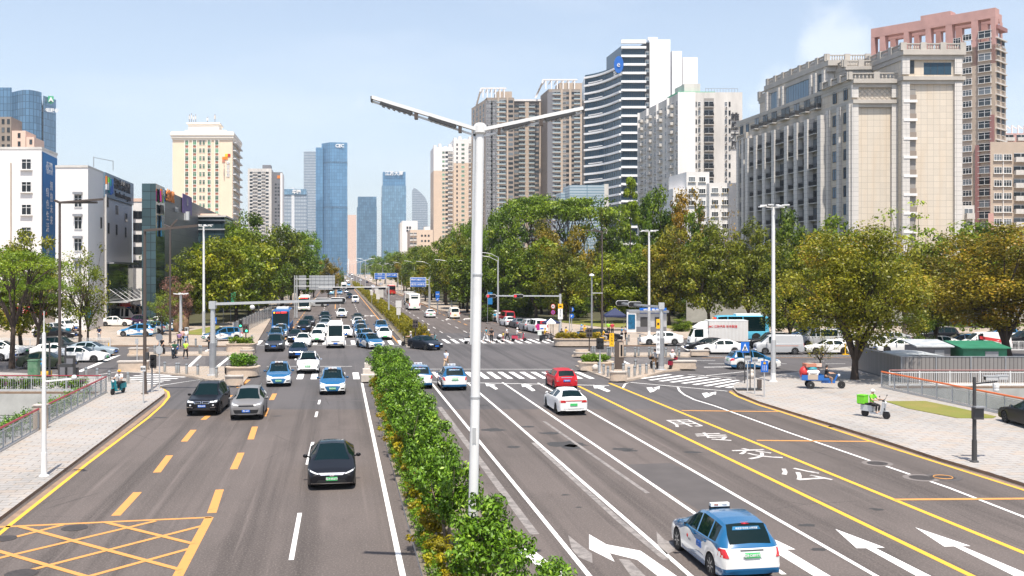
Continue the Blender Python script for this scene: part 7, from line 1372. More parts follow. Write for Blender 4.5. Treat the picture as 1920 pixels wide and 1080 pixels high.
side('sedan',1690,662,'white saloon behind the grey shed roof',CW,False,0,gx); side('sedan',1762,656,'white saloon behind the low railing at right',CW,False,0,gx); side('sedan',1672,647,'silver saloon in the far lane between two trees',CS,False,0,gx); side('taxi',1806,655,'blue and white taxi between the saloon and the van with a red banner',TAXI_BLUE,False,0,gx,'taxi'); side('panelvan_banner',1856,659,'white van with a slanted red banner on its side',CW,False,0,gx,'van'); side('bigsuv_far',1925,650,'black car cut by the right edge behind the forked tree',CB,False,0,gx); side('suv_far',1765,640,'dark suv in the farthest lane at right',CB,False,0,gx); side('taxi',1880,640,'blue taxi in the farthest lane at the right edge',TAXI_BLUE,False,0,gx,'taxi')
side('taxi',1416,693,'taxi with a white tail heading right past the lamp post',TAXI_BLUE,True,8,None,'taxi'); side('sedan',1242,647,'white saloon in front of the blue kiosk',CW,False,0,None,'car',.14); side('sedan',1130,640.5,'black saloon behind the yellow clad rider',CB,True,0,None,'car',.14)
pb = G(1915,803,.14); put('sedan',(pb.x+1.0,pb.y+.6),RA-R(8),'black saloon parked on the right pavement at the frame edge',CB,None,'car',.14)
# the cross street at left
side('sedan',166,669,'blue-grey saloon at the front of the far lane, left cross street',(.27,.33,.38),True,0,gl_); side('ev_green',146,680,'white saloon ahead of the dark green one, left cross street',CW,True,0,gl_); side('sedan',80,693,'dark green saloon behind the utility cabinets',(.022,.03,.018),True,0,gl_); side('suv_far',108,663,'dark suv behind the white saloon, left cross street',(.03,.04,.05),True,0,gl_); side('ev_green',100,673,'white saloon hidden behind the dark green one',CW,True,0,gl_); side('ev_green',-2,667,'white electric car entering at the left edge, far lane',CW,True,0,gl_); side('suv_far',-28,678,'white car cut by the left edge, near lane',CW,True,0,gl_)
# left car park
for i,(px,py,lab) in enumerate(((88,633,'white saloon at the left end of the car park row'),(105,626,'white saloon second from the left in the car park row'),(126,620,'white saloon in the middle of the car park row'),(146,617,'white saloon fourth in the car park row'),(162,612,'white saloon at the right end of the car park row'))): p = G(px,py,.14); put('sedan',(p.x,p.y),R(-130),lab,CW if i != 1 else CS,gc,'car',.14)
side('sedan',100,636,'dark saloon in front of the car park row',CB,True,0,gc,'car',.14); side('sedan',215,612,'white saloon parked in front of the ambulances',CW,True,0,gc,'car',.14); side('ambulance',226,607,'white ambulance with red and yellow side stripes, nearer one',CW,True,0,gc,'ambulance',.14); side('ambulance',246,601,'white ambulance half behind the nearer one',CW,True,0,gc,'ambulance',.14); side('suv_far',268,612,'dark purple suv parked beside the ambulances',(.05,.02,.06),True,-30,gc,'car',.14)
side('taxi',252,631.5,'taxi parked nearest the paving in the left car park',(.03,.2,.42),False,0,gc,'taxi',.14); side('taxi',276,626,'taxi parked behind the nearest one, left car park',TAXI_BLUE,False,0,gc,'taxi',.14); side('taxi',296,622,'taxi parked under the bushy tree, left car park',TAXI_BLUE,False,0,gc,'taxi',.14); side('sedan',310,617,'white saloon parked under the bushy tree',CW,False,0,gc,'car',.14); side('sedan',290,612,'white saloon parked behind the taxis',CW,False,0,gc,'car',.14)
p = G(412,640,.14); put('taxi',(p.x,p.y+1),R(128),'taxi turning left around the planter behind the grey signal post',TAXI_BLUE,None,'taxi',.14)
# ---------------------------------------------------------------- street furniture, railings, sheds
def at(px,py,z=0): v = G(px,py,z); return v
def thing(name,loc,label,cat,group=None,rz=0): return empty(name,loc,rz,label,cat,group)
# the big white lamp in the near median
base = Vector(((884-960)/FPX*25.6,25.6,.14)); topv = P(900,243,25.6)-base
L_ = thing('street_lamp',base,'tall white double-armed street lamp in the near median','street lamp')
b = MB(); b.tube([(0,0,0),(topv.x,0,topv.z+.05)],[.125,.11],'white_paint',12); b.build('pole',L_,smooth=True)
b = MB(); b.box((0,0,.1),(.42,.42,.2),'white_paint'); b.build('base_plate',L_); b = MB(); b.box((.075,-.118,4.35),(.09,.02,.4),'light_metal'); b.build('access_hatch',L_)
for zr in (5.3,8.4): b = MB(); b.lathe([(.125,-.03),(.128,-.02),(.128,.02),(.125,.03)],(topv.x*zr/12,0,zr),'light_metal',12); b.build('collar',L_)
b = MB(); b.bar((topv.x*.55-.13,0,topv.z*.55),(topv.x-.14,0,topv.z),.06,.05,'light_metal'); b.build('cable_duct',L_)
b = MB(); b.lathe([(.12,-.12),(.16,-.08),(.16,.1),(.1,.16),(.001,.17)],(topv.x,0,topv.z),'white_paint',12); b.build('bracket',L_,smooth=True)
for sg,tip in ((-1,P(698,183,25.6)-base),(1,P(1094,200,25.6)-base)):
 a = Vector((topv.x+sg*.08,0,topv.z)); tip = Vector((tip.x,-.0 if sg < 0 else .3,tip.z)); d = tip-a
 b = MB(); b.bar(a,tip,.22,.085,'white_paint'); arm = b.build('arm',L_)
 b = MB(); b.bar(a+Vector((0,0,-.16)),tip+Vector((0,0,-.10)),.05,.05,'white_paint'); b.bar(tip+Vector((0,0,-.05)),tip+d.normalized()*.03+Vector((0,0,-.06)),.24,.14,'dark_metal'); b.build('lower_rail',L_)
 for q0,q1 in ((.2,.46),(.62,.92)):
  b = MB(); b.bar(a+d*q0+Vector((0,0,-.1)),a+d*q1+Vector((0,0,-.075)),.24,.07,'dark_metal')
  for k in range(6): b.bar(a+d*(q0+(q1-q0)*(k+.3)/6)+Vector((0,0,-.15)),a+d*(q0+(q1-q0)*(k+.7)/6)+Vector((0,0,-.145)),.2,.02,'grey_metal')
  b.build('led_panel',L_); b = MB(); p = a+d*(q0-.04)+Vector((0,0,-.13)); b.box((p.x,p.y,p.z),(.08,.2,.16),'brown_metal'); b.build('clamp',L_)

def mast(name,px,py,top,label,mat_,r=.11,cat='street lamp',group=None,zb=.12):
 p = G(px,py,zb); h = zt(top,p.y)-zb; o = thing(name,p,label,cat,group)
 b = MB(); b.tube([(0,0,0),(0,0,h)],[r,r*.72],mat_,10); b.build('pole',o,smooth=True); b = MB(); b.lathe([(r*1.9,0),(r*1.9,.06),(r*1.15,.1),(r*1.1,1.0)],(0,0,0),mat_,12); b.build('base',o); return o,h,p
def arm(o,a,c,m,w=.12,h=.1,name='arm'): b = MB(); b.bar(a,c,w,h,m); return b.build(name,o)
gbrown = 'brown lamp posts round the junction'
for px,py,top,lab,arms in ((112,702,378,'brown lamp post with a long arm in front of the white blocks',[(-.4,.1),(3.4,.2),(2.9,-.05)]),(271.5,739,430,'brown lamp post on the left pavement corner',[(3.6,.25)]),(319,644,425,'brown lamp post left of the white floodlight mast',[(.8,.8),(-.7,.2)]),(1129,623,434,'brown lamp post behind the right crossing island',[(-1.2,.35),(-2.2,.2)])):
 o,h,p = mast('street_lamp',px,py,top,lab,'brown_metal',.13,'street lamp',gbrown)
 for i,(dx,dz) in enumerate(arms): arm(o,(0,0,h-.08),(dx,.15*i,h+dz),'brown_metal',.34,.15)
 b = MB(); b.box((.16,0,2.6),(.2,.25,.5),'dark_metal'); b.build('control_box',o)
o,h,p = mast('street_lamp',1109.5,628,513,'short brown lamp post with a white lantern beside the navy tent','grey_metal',.13); b = MB(); b.lathe([(.1,0),(.32,-.15),(.34,-.28),(.1,-.3)],(0,0,h),'white_paint',12); b.build('lantern',o); arm(o,(0,0,h-2.5),(1.4,0,h-2.5),'white_paint',.07,.07)
o,h,p = mast('street_lamp',339,630,552,'short grey lamp column with white lantern heads by the left crossing','light_metal',.22)
for k in range(4): arm(o,(0,0,h),(.9*math.cos(k*1.57+.5),.9*math.sin(k*1.57+.5),h+.12),'white_paint',.3,.12,'lamp_head')
gm = 'white floodlight masts at the junction corners'
for px,py,top,lab in ((382,634,424,'tall white floodlight mast on the left corner'),(1450,716,388,'tall white floodlight mast on the right pavement corner'),(1217,630,434,'tall white floodlight mast beside the blue kiosk')):
 o,h,p = mast('light_mast',px,py,top,lab,'white_paint',.17,'light mast',gm)
 for k,(dx,dy) in enumerate(((-1,-.25),(-.75,.35),(.75,.35),(1,-.25),(.35,-.55),(-.35,-.55))):
  b = MB(); b.bar((0,0,h-.05),(dx*.75,dy*.7,h+.02),.06,.06,'white_paint'); b.bar((dx*.6,dy*.6,h+.12),(dx*1.15,dy*1.1,h-.02+.16*(k % 2)),.34,.09,'white_paint'); b.build('floodlight',o)
 b = MB(); b.lathe([(.19,.02),(.19,h*.24),(.175,h*.24)],(0,0,0),'light_metal',12); b.build('pole_sleeve',o)
# camera poles
o,h,p = mast('camera_pole',82.5,894,624,'white camera pole on the left pavement','white_paint',.105,'camera pole'); arm(o,(0,0,h-2.0),(1.15,.1,h-1.9),'white_paint',.07,.07); b = MB(); b.ball((1.2,.1,h-1.85),.11,'white_paint',12,8); b.build('dome_camera',o); b = MB(); b.box((.9,.1,h-1.35),(.5,.16,.14),'dark_metal'); b.build('camera',o); b = MB(); b.tube([(0,0,h),(0,0,h+.9)],[.03,.015],'white_paint',6); b.build('lightning_rod',o)
o,h,p = mast('camera_pole',1827,867,707,'dark camera pole with control box on the right pavement','dark_metal',.10,'camera pole'); arm(o,(0,0,h-.3),(1.0,0,h-.2),'dark_metal',.06,.06)
for x,z,l in ((.75,.05,.55),(1.25,.08,.4)): b = MB(); b.box((x,0,h-.1+z),(l,.17,.17),'light_metal'); b.box((x-.02,0,h+z),(l+.12,.22,.03),'light_metal'); b.box((x-l/2-.02,0,h-.1+z),(.03,.14,.14),'black'); b.build('camera',o)
b = MB(); b.ball((.95,0,h-.55),.13,'white_paint',10,7); b.lathe([(.1,0),(.14,.05),(.14,.2),(.05,.24)],(.95,0,h-.5),'white_paint',10); b.build('dome_camera',o); b = MB(); b.box((.12,-.05,h-1.6),(.42,.3,.5),'dark_metal'); b.box((.12,-.2,h-1.3),(.46,.36,.06),'grey_metal'); b.build('control_box',o)
for px,py,top,lab in ((93,716,640,'short dark camera pole beside the green utility box'),(123,712,648,'dark pole with small cameras beside the grey cabinets')):
 o,h,p = mast('camera_pole',px,py,top,lab,'dark_metal',.08,'camera pole'); b = MB(); b.box((-.3,0,h-.1),(.5,.15,.14),'dark_metal'); b.build('camera',o)

# traffic signals on mast arms
def head(o,c,ax,lit,m='black',back=True,n=3):
 """a horizontal row of signal lamps centred at c, along ax; lit is the lamp that shines toward the camera"""
 ax = Vector(ax).normalized(); nr = Vector((ax.y,-ax.x,0)); c = Vector(c); b = MB(); pts = []
 for k in range(20):
  a = 2*math.pi*k/20; ex = (.42 if math.cos(a) > 0 else -.42); pts.append(c+ax*(ex+.2*math.cos(a))+Vector((0,0,.2*math.sin(a))))
 b.add([p-nr*.08 for p in pts]+[p+nr*.1 for p in pts],[tuple(range(20)),tuple(range(39,19,-1))]+[(i,20+i,20+(i+1) % 20,(i+1) % 20) for i in range(20)],m); hd = b.build('signal_head',o)
 b = MB(); ring = [c+ax*(.42*(1 if math.cos(2*math.pi*k/20) > 0 else -1)+.225*math.cos(2*math.pi*k/20))+Vector((0,0,.225*math.sin(2*math.pi*k/20)))+nr*.02 for k in range(21)]; b.tube(ring,.022,'sign_white',5); b.build('backplate_rim',hd)
 for k in range(n):
  p = c+ax*(-.4+.4*k)+nr*.11; b = MB(); b.lathe([(.13,0),(.12,.03),(.001,.045)],(0,0,0),('red_lit' if lit == k else 'black_gloss'),14,'Y'); mt = Matrix.Translation(p) @ Matrix.Rotation(math.atan2(-nr.x,nr.y),4,'Z'); b.v = [tuple(mt @ Vector(v)) for v in b.v]; b.build('lamp',hd)
o,h,p = mast('traffic_signal',1050.5,629,551,'grey signal mast whose long arm carries two red lit signal heads','light_metal',.2,'traffic signal'); y = p.y; zl = zt(555,y)-.12
arm(o,(0,0,zl),((912-1050.5)/FPX*y,0,zl+.03),'light_metal',.16,.16)
for px in (921,972): head(o,((px-1050.5)/FPX*y,-.18,zl),(1,0,0),0)
b = MB(); b.box((.02,-.22,zt(574,y)-.12),(.62,.06,.62),'sign_yellow'); b.box((0,-.26,zt(574,y)-.12),(.34,.03,.14),'black'); b.build('camera_sign',o); b = MB(); b.box((.0,-.22,zt(588.5,y)-.12),(.6,.05,1.35),'sign_white'); [b.text(ch,.22,'letter_dark',frame((0,-.25,zt(581.5+k*3.6,y)-.12),(1,0,0),(0,0,1)),.01) for k,ch in enumerate('违法抓拍')]; b.build('text_sign',o)
o,h,p = mast('traffic_signal',1240,694,568,'grey signal mast on the right island, its signal heads seen from behind','light_metal',.22,'traffic signal'); zl = h-.35; e = P(1163,567,92)-p; e.z = zl+.1
b = MB(); b.box((0,0,h-.25),(.45,.5,.55),'light_metal'); b.build('arm_joint',o); arm(o,(0,0,zl),e,'light_metal',.17,.17); b = MB(); b.lathe([(.25,0),(.25,2.7),(.23,2.7)],(0,0,0),'grey_metal',12); b.build('pole_sleeve',o)
for q in (.62,.93): head(o,Vector(e)*q+Vector((0,.2,.02*q+zl*(1-q))),(-1,-.3,0),9)
b = MB(); b.box((-.3,-.2,zl-1.4),(.3,.05,.8),'sign_yellow'); b.box((-.3,-.23,zl-1.4),(.16,.02,.2),'black'); b.build('camera_sign',o); b = MB(); b.box((-.3,-.2,zl-2.95),(.3,.05,1.9),'sign_white'); [b.text(ch,.24,'letter_dark',frame((-.3,-.23,zl-2.3-k*.42),(1,0,0),(0,0,1)),.01) for k,ch in enumerate('违法抓拍')]; b.build('text_sign',o)
o,h,p = mast('traffic_signal',399,704,566,'grey signal mast with a very long arm over the left carriageway','light_metal',.25,'traffic signal'); zl = zt(570,p.y)-.12; e = Vector(((634-399)/FPX*p.y,2.0,zl+.25)); b = MB(); b.box((0,0,h-.25),(.5,.5,.6),'light_metal'); b.build('arm_joint',o); arm(o,(0,0,zl),e,'light_metal',.2,.2); b = MB(); b.lathe([(.28,0),(.28,2.6),(.26,2.6)],(0,0,0),'grey_metal',12); b.build('pole_sleeve',o)
for q in (.84,.96): head(o,Vector(e)*q+Vector((0,.25,zl*(1-q)-.02)),(-1,-.2,0),9)
b = MB(); b.box(tuple(Vector(e)*.9+Vector((0,.05,zl*.1-.22))),(2.3,.35,.16),'black'); b.build('signal_backing',o); b = MB(); b.ball(tuple(Vector(e)*.30+Vector((0,0,zl*.7-.35))),.2,'white_paint',10,7); b.build('dome_camera',o)
o,h,p = mast('traffic_signal',729,600,537,'thin grey signal mast on the far median with a long bar across the road','light_metal',.16,'traffic signal',None,.2); arm(o,(0,0,h-.1),((600-729)/FPX*p.y,-1.2,h-.1),'white_paint',.16,.14)
for q in (.1,.3,.55,.75): head(o,((600-729)/FPX*p.y*q,-1.2*q+.2,h-.3),(1,.1,0),9)
def ped_signal(px,py,top,label,m='brown_metal',lit=None,heads=2,zb=.14):
 o,h,p = mast('pedestrian_signal',px,py,top,label,m,.07,'pedestrian signal',None,zb)
 for k in range(heads):
  b = MB(); b.box((.12*(-1)**k,-.1*(k == 0),h-.45),(.34,.3,.9),'black' if m != 'brown_metal' else 'brown_metal'); hd = b.build('signal_head',o)
  for j,m_ in enumerate(('black_gloss','green_lit' if lit and k == 0 else 'black_gloss')):
   b = MB(); b.lathe([(.11,0),(.1,-.03),(.001,-.04)],(.12*(-1)**k,-.1*(k == 0)-.15,h-.25-.42*j),m_,12,'Y'); b.build('lamp',hd)
 return o
ped_signal(461,658,608,'brown pedestrian signal lit green beside the far left planter',lit=1); ped_signal(1125,700,634,'grey pedestrian signal pair on the right island','light_metal'); ped_signal(1105,667,615,'brown pedestrian signal on the strip behind the right planter'); ped_signal(779,649,599,'dark pedestrian signal on the far median nose'); ped_signal(285,735,665,'slim grey signal post with a black box on the left pavement corner','grey_metal',None,1); ped_signal(450,640,600,'small pedestrian signal beyond the far left planter','light_metal',1,1)
ped_signal(1068,632,575,'thin grey pole with small signal lamps behind the far right planter','light_metal',None,1)
# totem, A-board, cabinets
p = at(1161,692,.14); o = thing('info_totem',p,'brown information totem with a narrow dark screen on the right island','totem'); b = MB(); b.box((0,0,1.17),(.75,.4,2.34),'brown_metal'); b.build('case',o); b = MB(); b.box((.16,-.22,1.65),(.36,.05,1.25),'tan_wall'); b.build('screen_frame',o); b = MB(); b.box((.17,-.25,1.6),(.16,.03,.95),'black_gloss'); b.build('screen',o)
p = at(1147,668,.14); o = thing('a_board',p,'yellow notice board standing on the strip behind the totem','notice board'); b = MB(); b.box((0,0,1.6),(.45,.06,1.3),'sign_yellow'); [b.text(ch,.2,'letter_dark',frame((0,-.04,2.05-k*.28),(1,0,0),(0,0,1)),.01) for k,ch in enumerate('礼让行人')]; b.build('board',o); b = MB(); b.bar((-.1,0,0),(0,0,1),.05,.05,'light_metal'); b.bar((.3,.3,0),(0,0,1),.05,.05,'light_metal'); b.build('stand',o)
p = at(64,722,.14); o = thing('utility_box',p,'tall green utility box with peeling stickers at the left','utility box'); b = MB(); b.box((0,0,.9),(.72,.5,1.8),'green_box'); b.build('case',o); b = MB(); b.box((0,0,1.83),(.78,.56,.06),'green_box'); b.build('lid',o); b = MB(); b.box((.0,-.262,.9),(.6,.02,1.6),'green_box'); b.build('door',o)
for px,py,w,h,lab in ((118,712,.55,1.1,'low dark utility cabinet beside the brown lamp post'),(131,711,.75,1.75,'dark grey utility cabinet with a slanted side, left of the bollards'),(140,709,.5,.75,'small dark utility cabinet right of the taller one')):
 p = at(px,py,.14); o = thing('utility_cabinet',p,lab,'cabinet'); b = MB(); b.box((0,0,h/2+.08),(w,.4,h),'dark_metal'); b.build('case',o); b = MB(); b.box((0,0,.04),(w*.8,.3,.08),'grey_metal'); b.build('plinth',o); b = MB(); b.box((.05,-.21,h*.55),(w*.7,.02,h*.75),'slate_wall'); b.build('door',o)
# bollards
bm = MB(); bm.lathe([(.11,0),(.11,.82),(.095,.86),(.001,.87)],(0,0,0),'steel',12); bme = bm.mesh('bollard',True); bc = MB(); bc.lathe([(.113,.68),(.113,.74)],(0,0,0),'dark_metal',12); bcm = bc.mesh('band')
for i,(px,py,lab) in enumerate([(q[0],q[1],'steel bollard on the left crossing island') for q in ((291,693),(309,698),(331,700),(335,700),(350,702),(371,703),(406,708),(427,702),(444,702),(451,702),(455,701))]+[(q[0],q[1],'steel bollard along the edge of the left pavement') for q in ((205,716),(240,719),(182,711),(161,709))]+[(q[0],q[1],'steel bollard on the far side of the left crossing') for q in ((290,664),(294,664),(374,663.5),(377,664),(367,649),(406,648),(472,642),(343,650))]+
 [(q[0],q[1],'steel bollard on the right crossing island') for q in ((1132,703),(1140,707),(1149,700),(1169,701),(1179,708),(1190,706),(1200,703),(1212,701),(1226,698.5),(1191.5,693),(1123,699))]+[(q[0],q[1],'steel bollard on the narrow strip behind the right island') for q in ((1111,666),(1115,666),(1139.5,667),(1143,667),(1167,667),(1172,668),(1191,667),(1197.5,668),(1217,667),(1222.5,668),(1244,666),(1248.5,668.5),(1268,666),(1273.5,669))]+[(q[0],q[1],'steel bollard in front of the blue kiosk') for q in ((1135,643),(1175,647),(1179,641),(1197,647),(1200,641),(1218,647))]):
 o = bpy.data.objects.new('bollard',bme); COL.objects.link(o); o.location = at(px,py,.13); c = bpy.data.objects.new('band',bcm); COL.objects.link(c); c.parent = o
 tag(o,lab,'bollard',{'a': 'bollards on the left crossing island','s': ''}.get('',lab.replace('steel bollard','bollards')))
# planters, stone benches, spheres
def round_poly(cx,cy,w,d,r,n=5):
 pts = []
 for sx_,sy_,a0 in ((1,1,0),(-1,1,90),(-1,-1,180),(1,-1,270)):
  for k in range(n+1): a = R(a0+90*k/n); pts.append((cx+sx_*(w/2-r)+r*math.cos(a),cy+sy_*(d/2-r)+r*math.sin(a)))
 return pts
def planter(px,py,w,d,h,label,m,plant_h,seed,tint=(1,1,1),z0=.14):
 p = at(px,py,z0); o = thing('planter',(p.x,p.y+d/2,z0),label,'planter'); b = MB(); b.prism(round_poly(0,0,w,d,d*.4),0,h,'stone'); b.build('basin',o); b = MB(); b.prism(round_poly(0,0,w+.16,d+.16,d*.43),h,h+.09,'stone'); b.build('coping',o)
 q = hedge('shrub',(p.x-w/2+.35,p.y+d/2),(p.x+w/2-.35,p.y+d/2),d-.5,plant_h,'plants in the '+label.replace('stone planter with ','planter of '),'shrub',m,.16,420,tint,z0+h,None,seed,26)
planter(450,706,2.5,1.8,.65,'stone planter with a clipped green shrub on the left island','leaf_shrub',1.0,901,(.8,.9,.7)); planter(448,660,2.9,1.7,.75,'stone planter with flowers at the far left corner','leaf_shrub',.7,902,(1.1,.9,.8)); planter(1119,695,2.9,1.9,.6,'stone planter with low green plants on the right island','leaf_lime',.65,903,(.7,.9,.7)); planter(1085,649,5.4,2.2,.7,'long stone planter with yellow shrubs at the far right corner','leaf_gold',.65,904,(.95,.95,.7))
def stone(name,px,py,label,parts,cat='stone bench',rz=0,z0=.14):
 p = at(px,py,z0); o = thing(name,p,label,cat,None,rz)
 for nm,b in parts: b.build(nm,o)
def block(w,d,h,top=.1): 
 a = MB(); a.prism(round_poly(0,d/2,w*.92,d*.9,.08,2),0,h-top,'stone'); c = MB(); c.prism(round_poly(0,d/2,w,d,.1,2),h-top,h,'granite'); return [('base',a),('slab',c)]
def drum(w,h):
 a = MB(); a.prism(round_poly(0,w/2,w,w*.7,w*.34,6),0,h*.55,'stone'); c = MB(); c.prism(round_poly(0,w/2,w*1.05,w*.74,w*.36,6),h*.55,h*.68,'granite'); d = MB(); d.prism(round_poly(0,w/2,w*.8,w*.55,w*.27,6),h*.68,h,'stone'); return [('lower_tier',a),('coping',c),('upper_tier',d)]
def curved(w,h):
 a = MB(); n = 10
 pts = [(w/2*math.sin(R(-65+130*k/n))/math.sin(R(65)),.55-.55*math.cos(R(-65+130*k/n))) for k in range(n+1)]; pi = [(x*.75,y+.45) for x,y in pts]; a.prism(pts+pi[::-1],0,h,'stone'); c = MB(); c.prism([(x*1.05,y-.05) for x,y in pts]+[(x*.98,y+.05) for x,y in pi[::-1]],h,h+.1,'granite'); return [('base',a),('slab',c)]
stone('stone_bench',248,694,'long wedge-shaped stone bench at the left tip of the left island',block(2.6,.9,.75),rz=.1); stone('stone_bench',437,723,'curved stone bench at the near tip of the left island',curved(1.35,.62),z0=.13); stone('stone_bench',1160,714.5,'curved stone bench at the near tip of the right island',curved(1.3,.62),z0=.13); stone('stone_bench',1282,692,'long stone block bench behind the scooter rider on the right island',block(2.3,.9,.7)); stone('stone_bench',1313,667,'stone block bench in front of the white saloon and truck',block(1.9,.9,.55)); stone('stone_bench',257,664,'stone block bench on the far strip at left',block(1.9,.9,.6)); stone('stone_drum',460,664.5,'two-tier round stone block behind the left planter',drum(1.35,.62)); stone('stone_drum',1092,669,'two-tier round stone block behind the right planter',drum(1.6,.62))
for px,py,r_,lab in ((1116.5,696,.3,'stone sphere in front of the right planter'),(1409,710.5,.26,'stone sphere by the right pavement corner, nearer one'),(1408,703,.26,'stone sphere by the right pavement corner, farther one')):
 p = at(px,py,.13); b = MB(); b.ball((0,0,r_*.95),r_,'granite',16,10); b.lathe([(r_*.7,0),(r_*.7,.06),(r_*.4,.08)],(0,0,0),'granite',12); tag(b.build('stone_sphere',loc=p,smooth=True),lab,'stone sphere')
o = thing('stone_steps',RC(3.4,77.5,0),'stepped pale stone blocks at the end of the near median','stone blocks',None,RA)
for k,(w,d,h) in enumerate(((2.2,1.0,.5),(1.9,.9,.85),(1.6,.9,1.2))): b = MB(); b.box((-.5,k*.95+.5,h/2+.1),(w,d,h),'granite'); b.build('block',o)
o = thing('stone_steps',RC(9.0,113.2,0),'low stone blocks on the far median nose','stone blocks',None,RA)
for k,(w,d,h) in enumerate(((1.6,.8,.4),(1.3,.8,.7))): b = MB(); b.box((0,k*.8,h/2+.1),(w,d,h),'granite'); b.build('block',o)
# railings
def railing(name,a,c,h,step,label,m_rail,m_post,panel='rail_glass',z0=.14,rail_r=.06,bal=False):
 a,c = Vector((*xy(a),z0)),Vector((*xy(c),z0)); d = c-a; n = max(1,round(d.length/step)); o = thing(name,a,label,'railing'); b = MB(); b.tube([(0,0,h),tuple(d+Vector((0,0,h)))],rail_r,m_rail,8); b.build('handrail',o,smooth=True)
 for k in range(n+1): p = d*k/n; b = MB(); b.box((p.x,p.y,h/2),(.07,.07,h),m_post,math.atan2(d.y,d.x)); b.build('post',o)
 b = MB(); b.bar((0,0,h-.16),tuple(d+Vector((0,0,h-.16))),.05,.05,m_post); b.bar((0,0,.06),tuple(d+Vector((0,0,.06))),.08,.1,m_post); b.build('rail',o); b = MB()
 if bal:
  m_ = int(d.length/.16)
  for k in range(m_): p = d*(k+.5)/m_; b.box((p.x,p.y,h/2-.04),(.022,.022,h-.2),m_post)
  b.build('balusters',o)
 else: b.bar((0,0,h/2-.05),tuple(d+Vector((0,0,h/2-.05))),.012,h-.32,panel); b.build('panel',o)
 return o
mm,nt_,bb_ = node_mat('rail_panel'); bb_.inputs['Base Color'].default_value = (.25,.3,.32,1); bb_.inputs['Roughness'].default_value = .1; bb_.inputs['Alpha'].default_value = .32
railing('railing',at(199,736.5,.14),at(78,802,.14),1.1,1.5,'left canal railing with a crimson handrail, far length','red_rail','light_metal','rail_panel'); railing('railing',at(72,806,.14),(-20.6,30),1.1,1.5,'left canal railing with a crimson handrail, near length','red_rail','light_metal','rail_panel')
p = at(76,804,.14); tag(MB().box((0,0,.62),(.6,.5,1.24),'tan_wall').box((0,0,1.27),(.68,.58,.06),'granite').build('rail_pier',loc=p),'tan stone pier between the two lengths of the left railing','pier')
railing('railing',(-75,70.8),(-28.7,70.8),1.05,2.5,'railing with a thin red handrail and balusters beside the flower bed','red_rail','light_metal',None,.14,.045,True)
railing('railing',at(1653,727,.14),(33.0,34),1.15,1.7,'right canal railing with an orange handrail','orange_rail','light_metal','rail_panel'); railing('railing',(27.6,74.1),(85,74.1),1.1,2.2,'white baluster railing with a brown handrail in front of the grey metal fence','rose_wall','white_paint',None,.14,.05,True)
o = thing('lifebuoy',(29.15,57.6,.6),'orange lifebuoy hung on the right railing near the parked black car','lifebuoy'); b = MB(); b.tube([(0,.33*math.cos(2*math.pi*k/18),.33*math.sin(2*math.pi*k/18)) for k in range(19)],.065,'orange',8,False); b.build('ring',o,smooth=True); b = MB(); [b.box((0,.33*math.cos(a),.33*math.sin(a)),(.14,.14,.14),'sign_white',0) for a in (0.8,2.4,3.9,5.5)]; b.build('strap',o)
railing('barrier',(44,107.4),(78,107.4),.95,2.4,'white road barrier in front of the queue of white cars on the right','white_paint','white_paint',None,0,.03,True); railing('barrier',(-60,112.2),(-44.5,112.2),.95,2.2,'white road barrier behind the cars on the left cross street','white_paint','white_paint',None,0,.03,True)
for px,py,lab in ((1585,665,'yellow marker post in front of the white saloon at right'),(1883,669,'yellow marker post at the foot of the right barrier'),(204,664,'yellow marker post at the end of the left barrier')): p = at(px,py); o = thing('marker_post',p,lab,'marker post'); b = MB(); b.tube([(0,0,.04),(0,0,1.15)],.06,'sign_yellow',8); b.build('post',o); b = MB(); b.box((0,0,.03),(.6,.4,.06),'sign_yellow'); b.build('foot',o)
# metal fence and sheds at right
o = thing('metal_fence',(29.2,76,.14),'grey corrugated metal fence beside the right canal','fence'); b = MB(); b.box((35,.05,.95),(70,.08,1.9),'metal_fence'); b.build('front_panels',o); b = MB(); b.box((0,5.4,.95),(.08,10.6,1.9),'metal_fence'); b.build('side_panels',o); b = MB(); b.box((35,.05,1.93),(70.2,.14,.06),'grey_metal'); b.box((0,5.4,1.93),(.14,10.8,.06),'grey_metal'); b.build('cap_rail',o); b = MB(); [b.box((k*2.6,-.03,.95),(.09,.07,1.9),'grey_metal') for k in range(27)]; b.build('fence_posts',o)
def shed(px0,px1,y,d,h,label,m_wall,m_roof,side_m=None,over=.25):
 x0,x1_ = (px0-960)/FPX*y,(px1-960)/FPX*y; o = thing('shed',((x0+x1_)/2,y,.14),label,'shed'); w = x1_-x0; b = MB(); b.prism([(-w/2,0),(w/2,0),(w/2,d),(-w/2,d)],0,h,m_wall); b.build('wall',o); b = MB(); b.add([(-w/2-over,-over,h),(w/2+over,-over,h),(w/2+over,d+over,h+.35),(-w/2-over,d+over,h+.35),(-w/2-over,-over,h+.09),(w/2+over,-over,h+.09),(w/2+over,d+over,h+.44),(-w/2-over,d+over,h+.44)],[(3,2,1,0),(4,5,6,7),(0,1,5,4),(1,2,6,5),(2,3,7,6),(3,0,4,7)],m_roof); b.build('roof',o)
 b = MB(); b.box((w*.15,-.03,h*.45),(w*.3,.05,h*.85),side_m or 'grey_metal'); b.build('door',o)
mat('tarp_roof',(.3,.33,.35),.5,noise=.6,nscale=1.2,col2=(.6,.62,.63)); mat('green_wall',(.03,.2,.11),.5,noise=.3,nscale=1)
shed(1722,1782,85,3,1.95,'dark grey metal shed behind the fence','slate_wall','tarp_roof'); shed(1806,1888,84,3,1.9,'green metal shed behind the fence near the right edge','green_wall','green_wall')
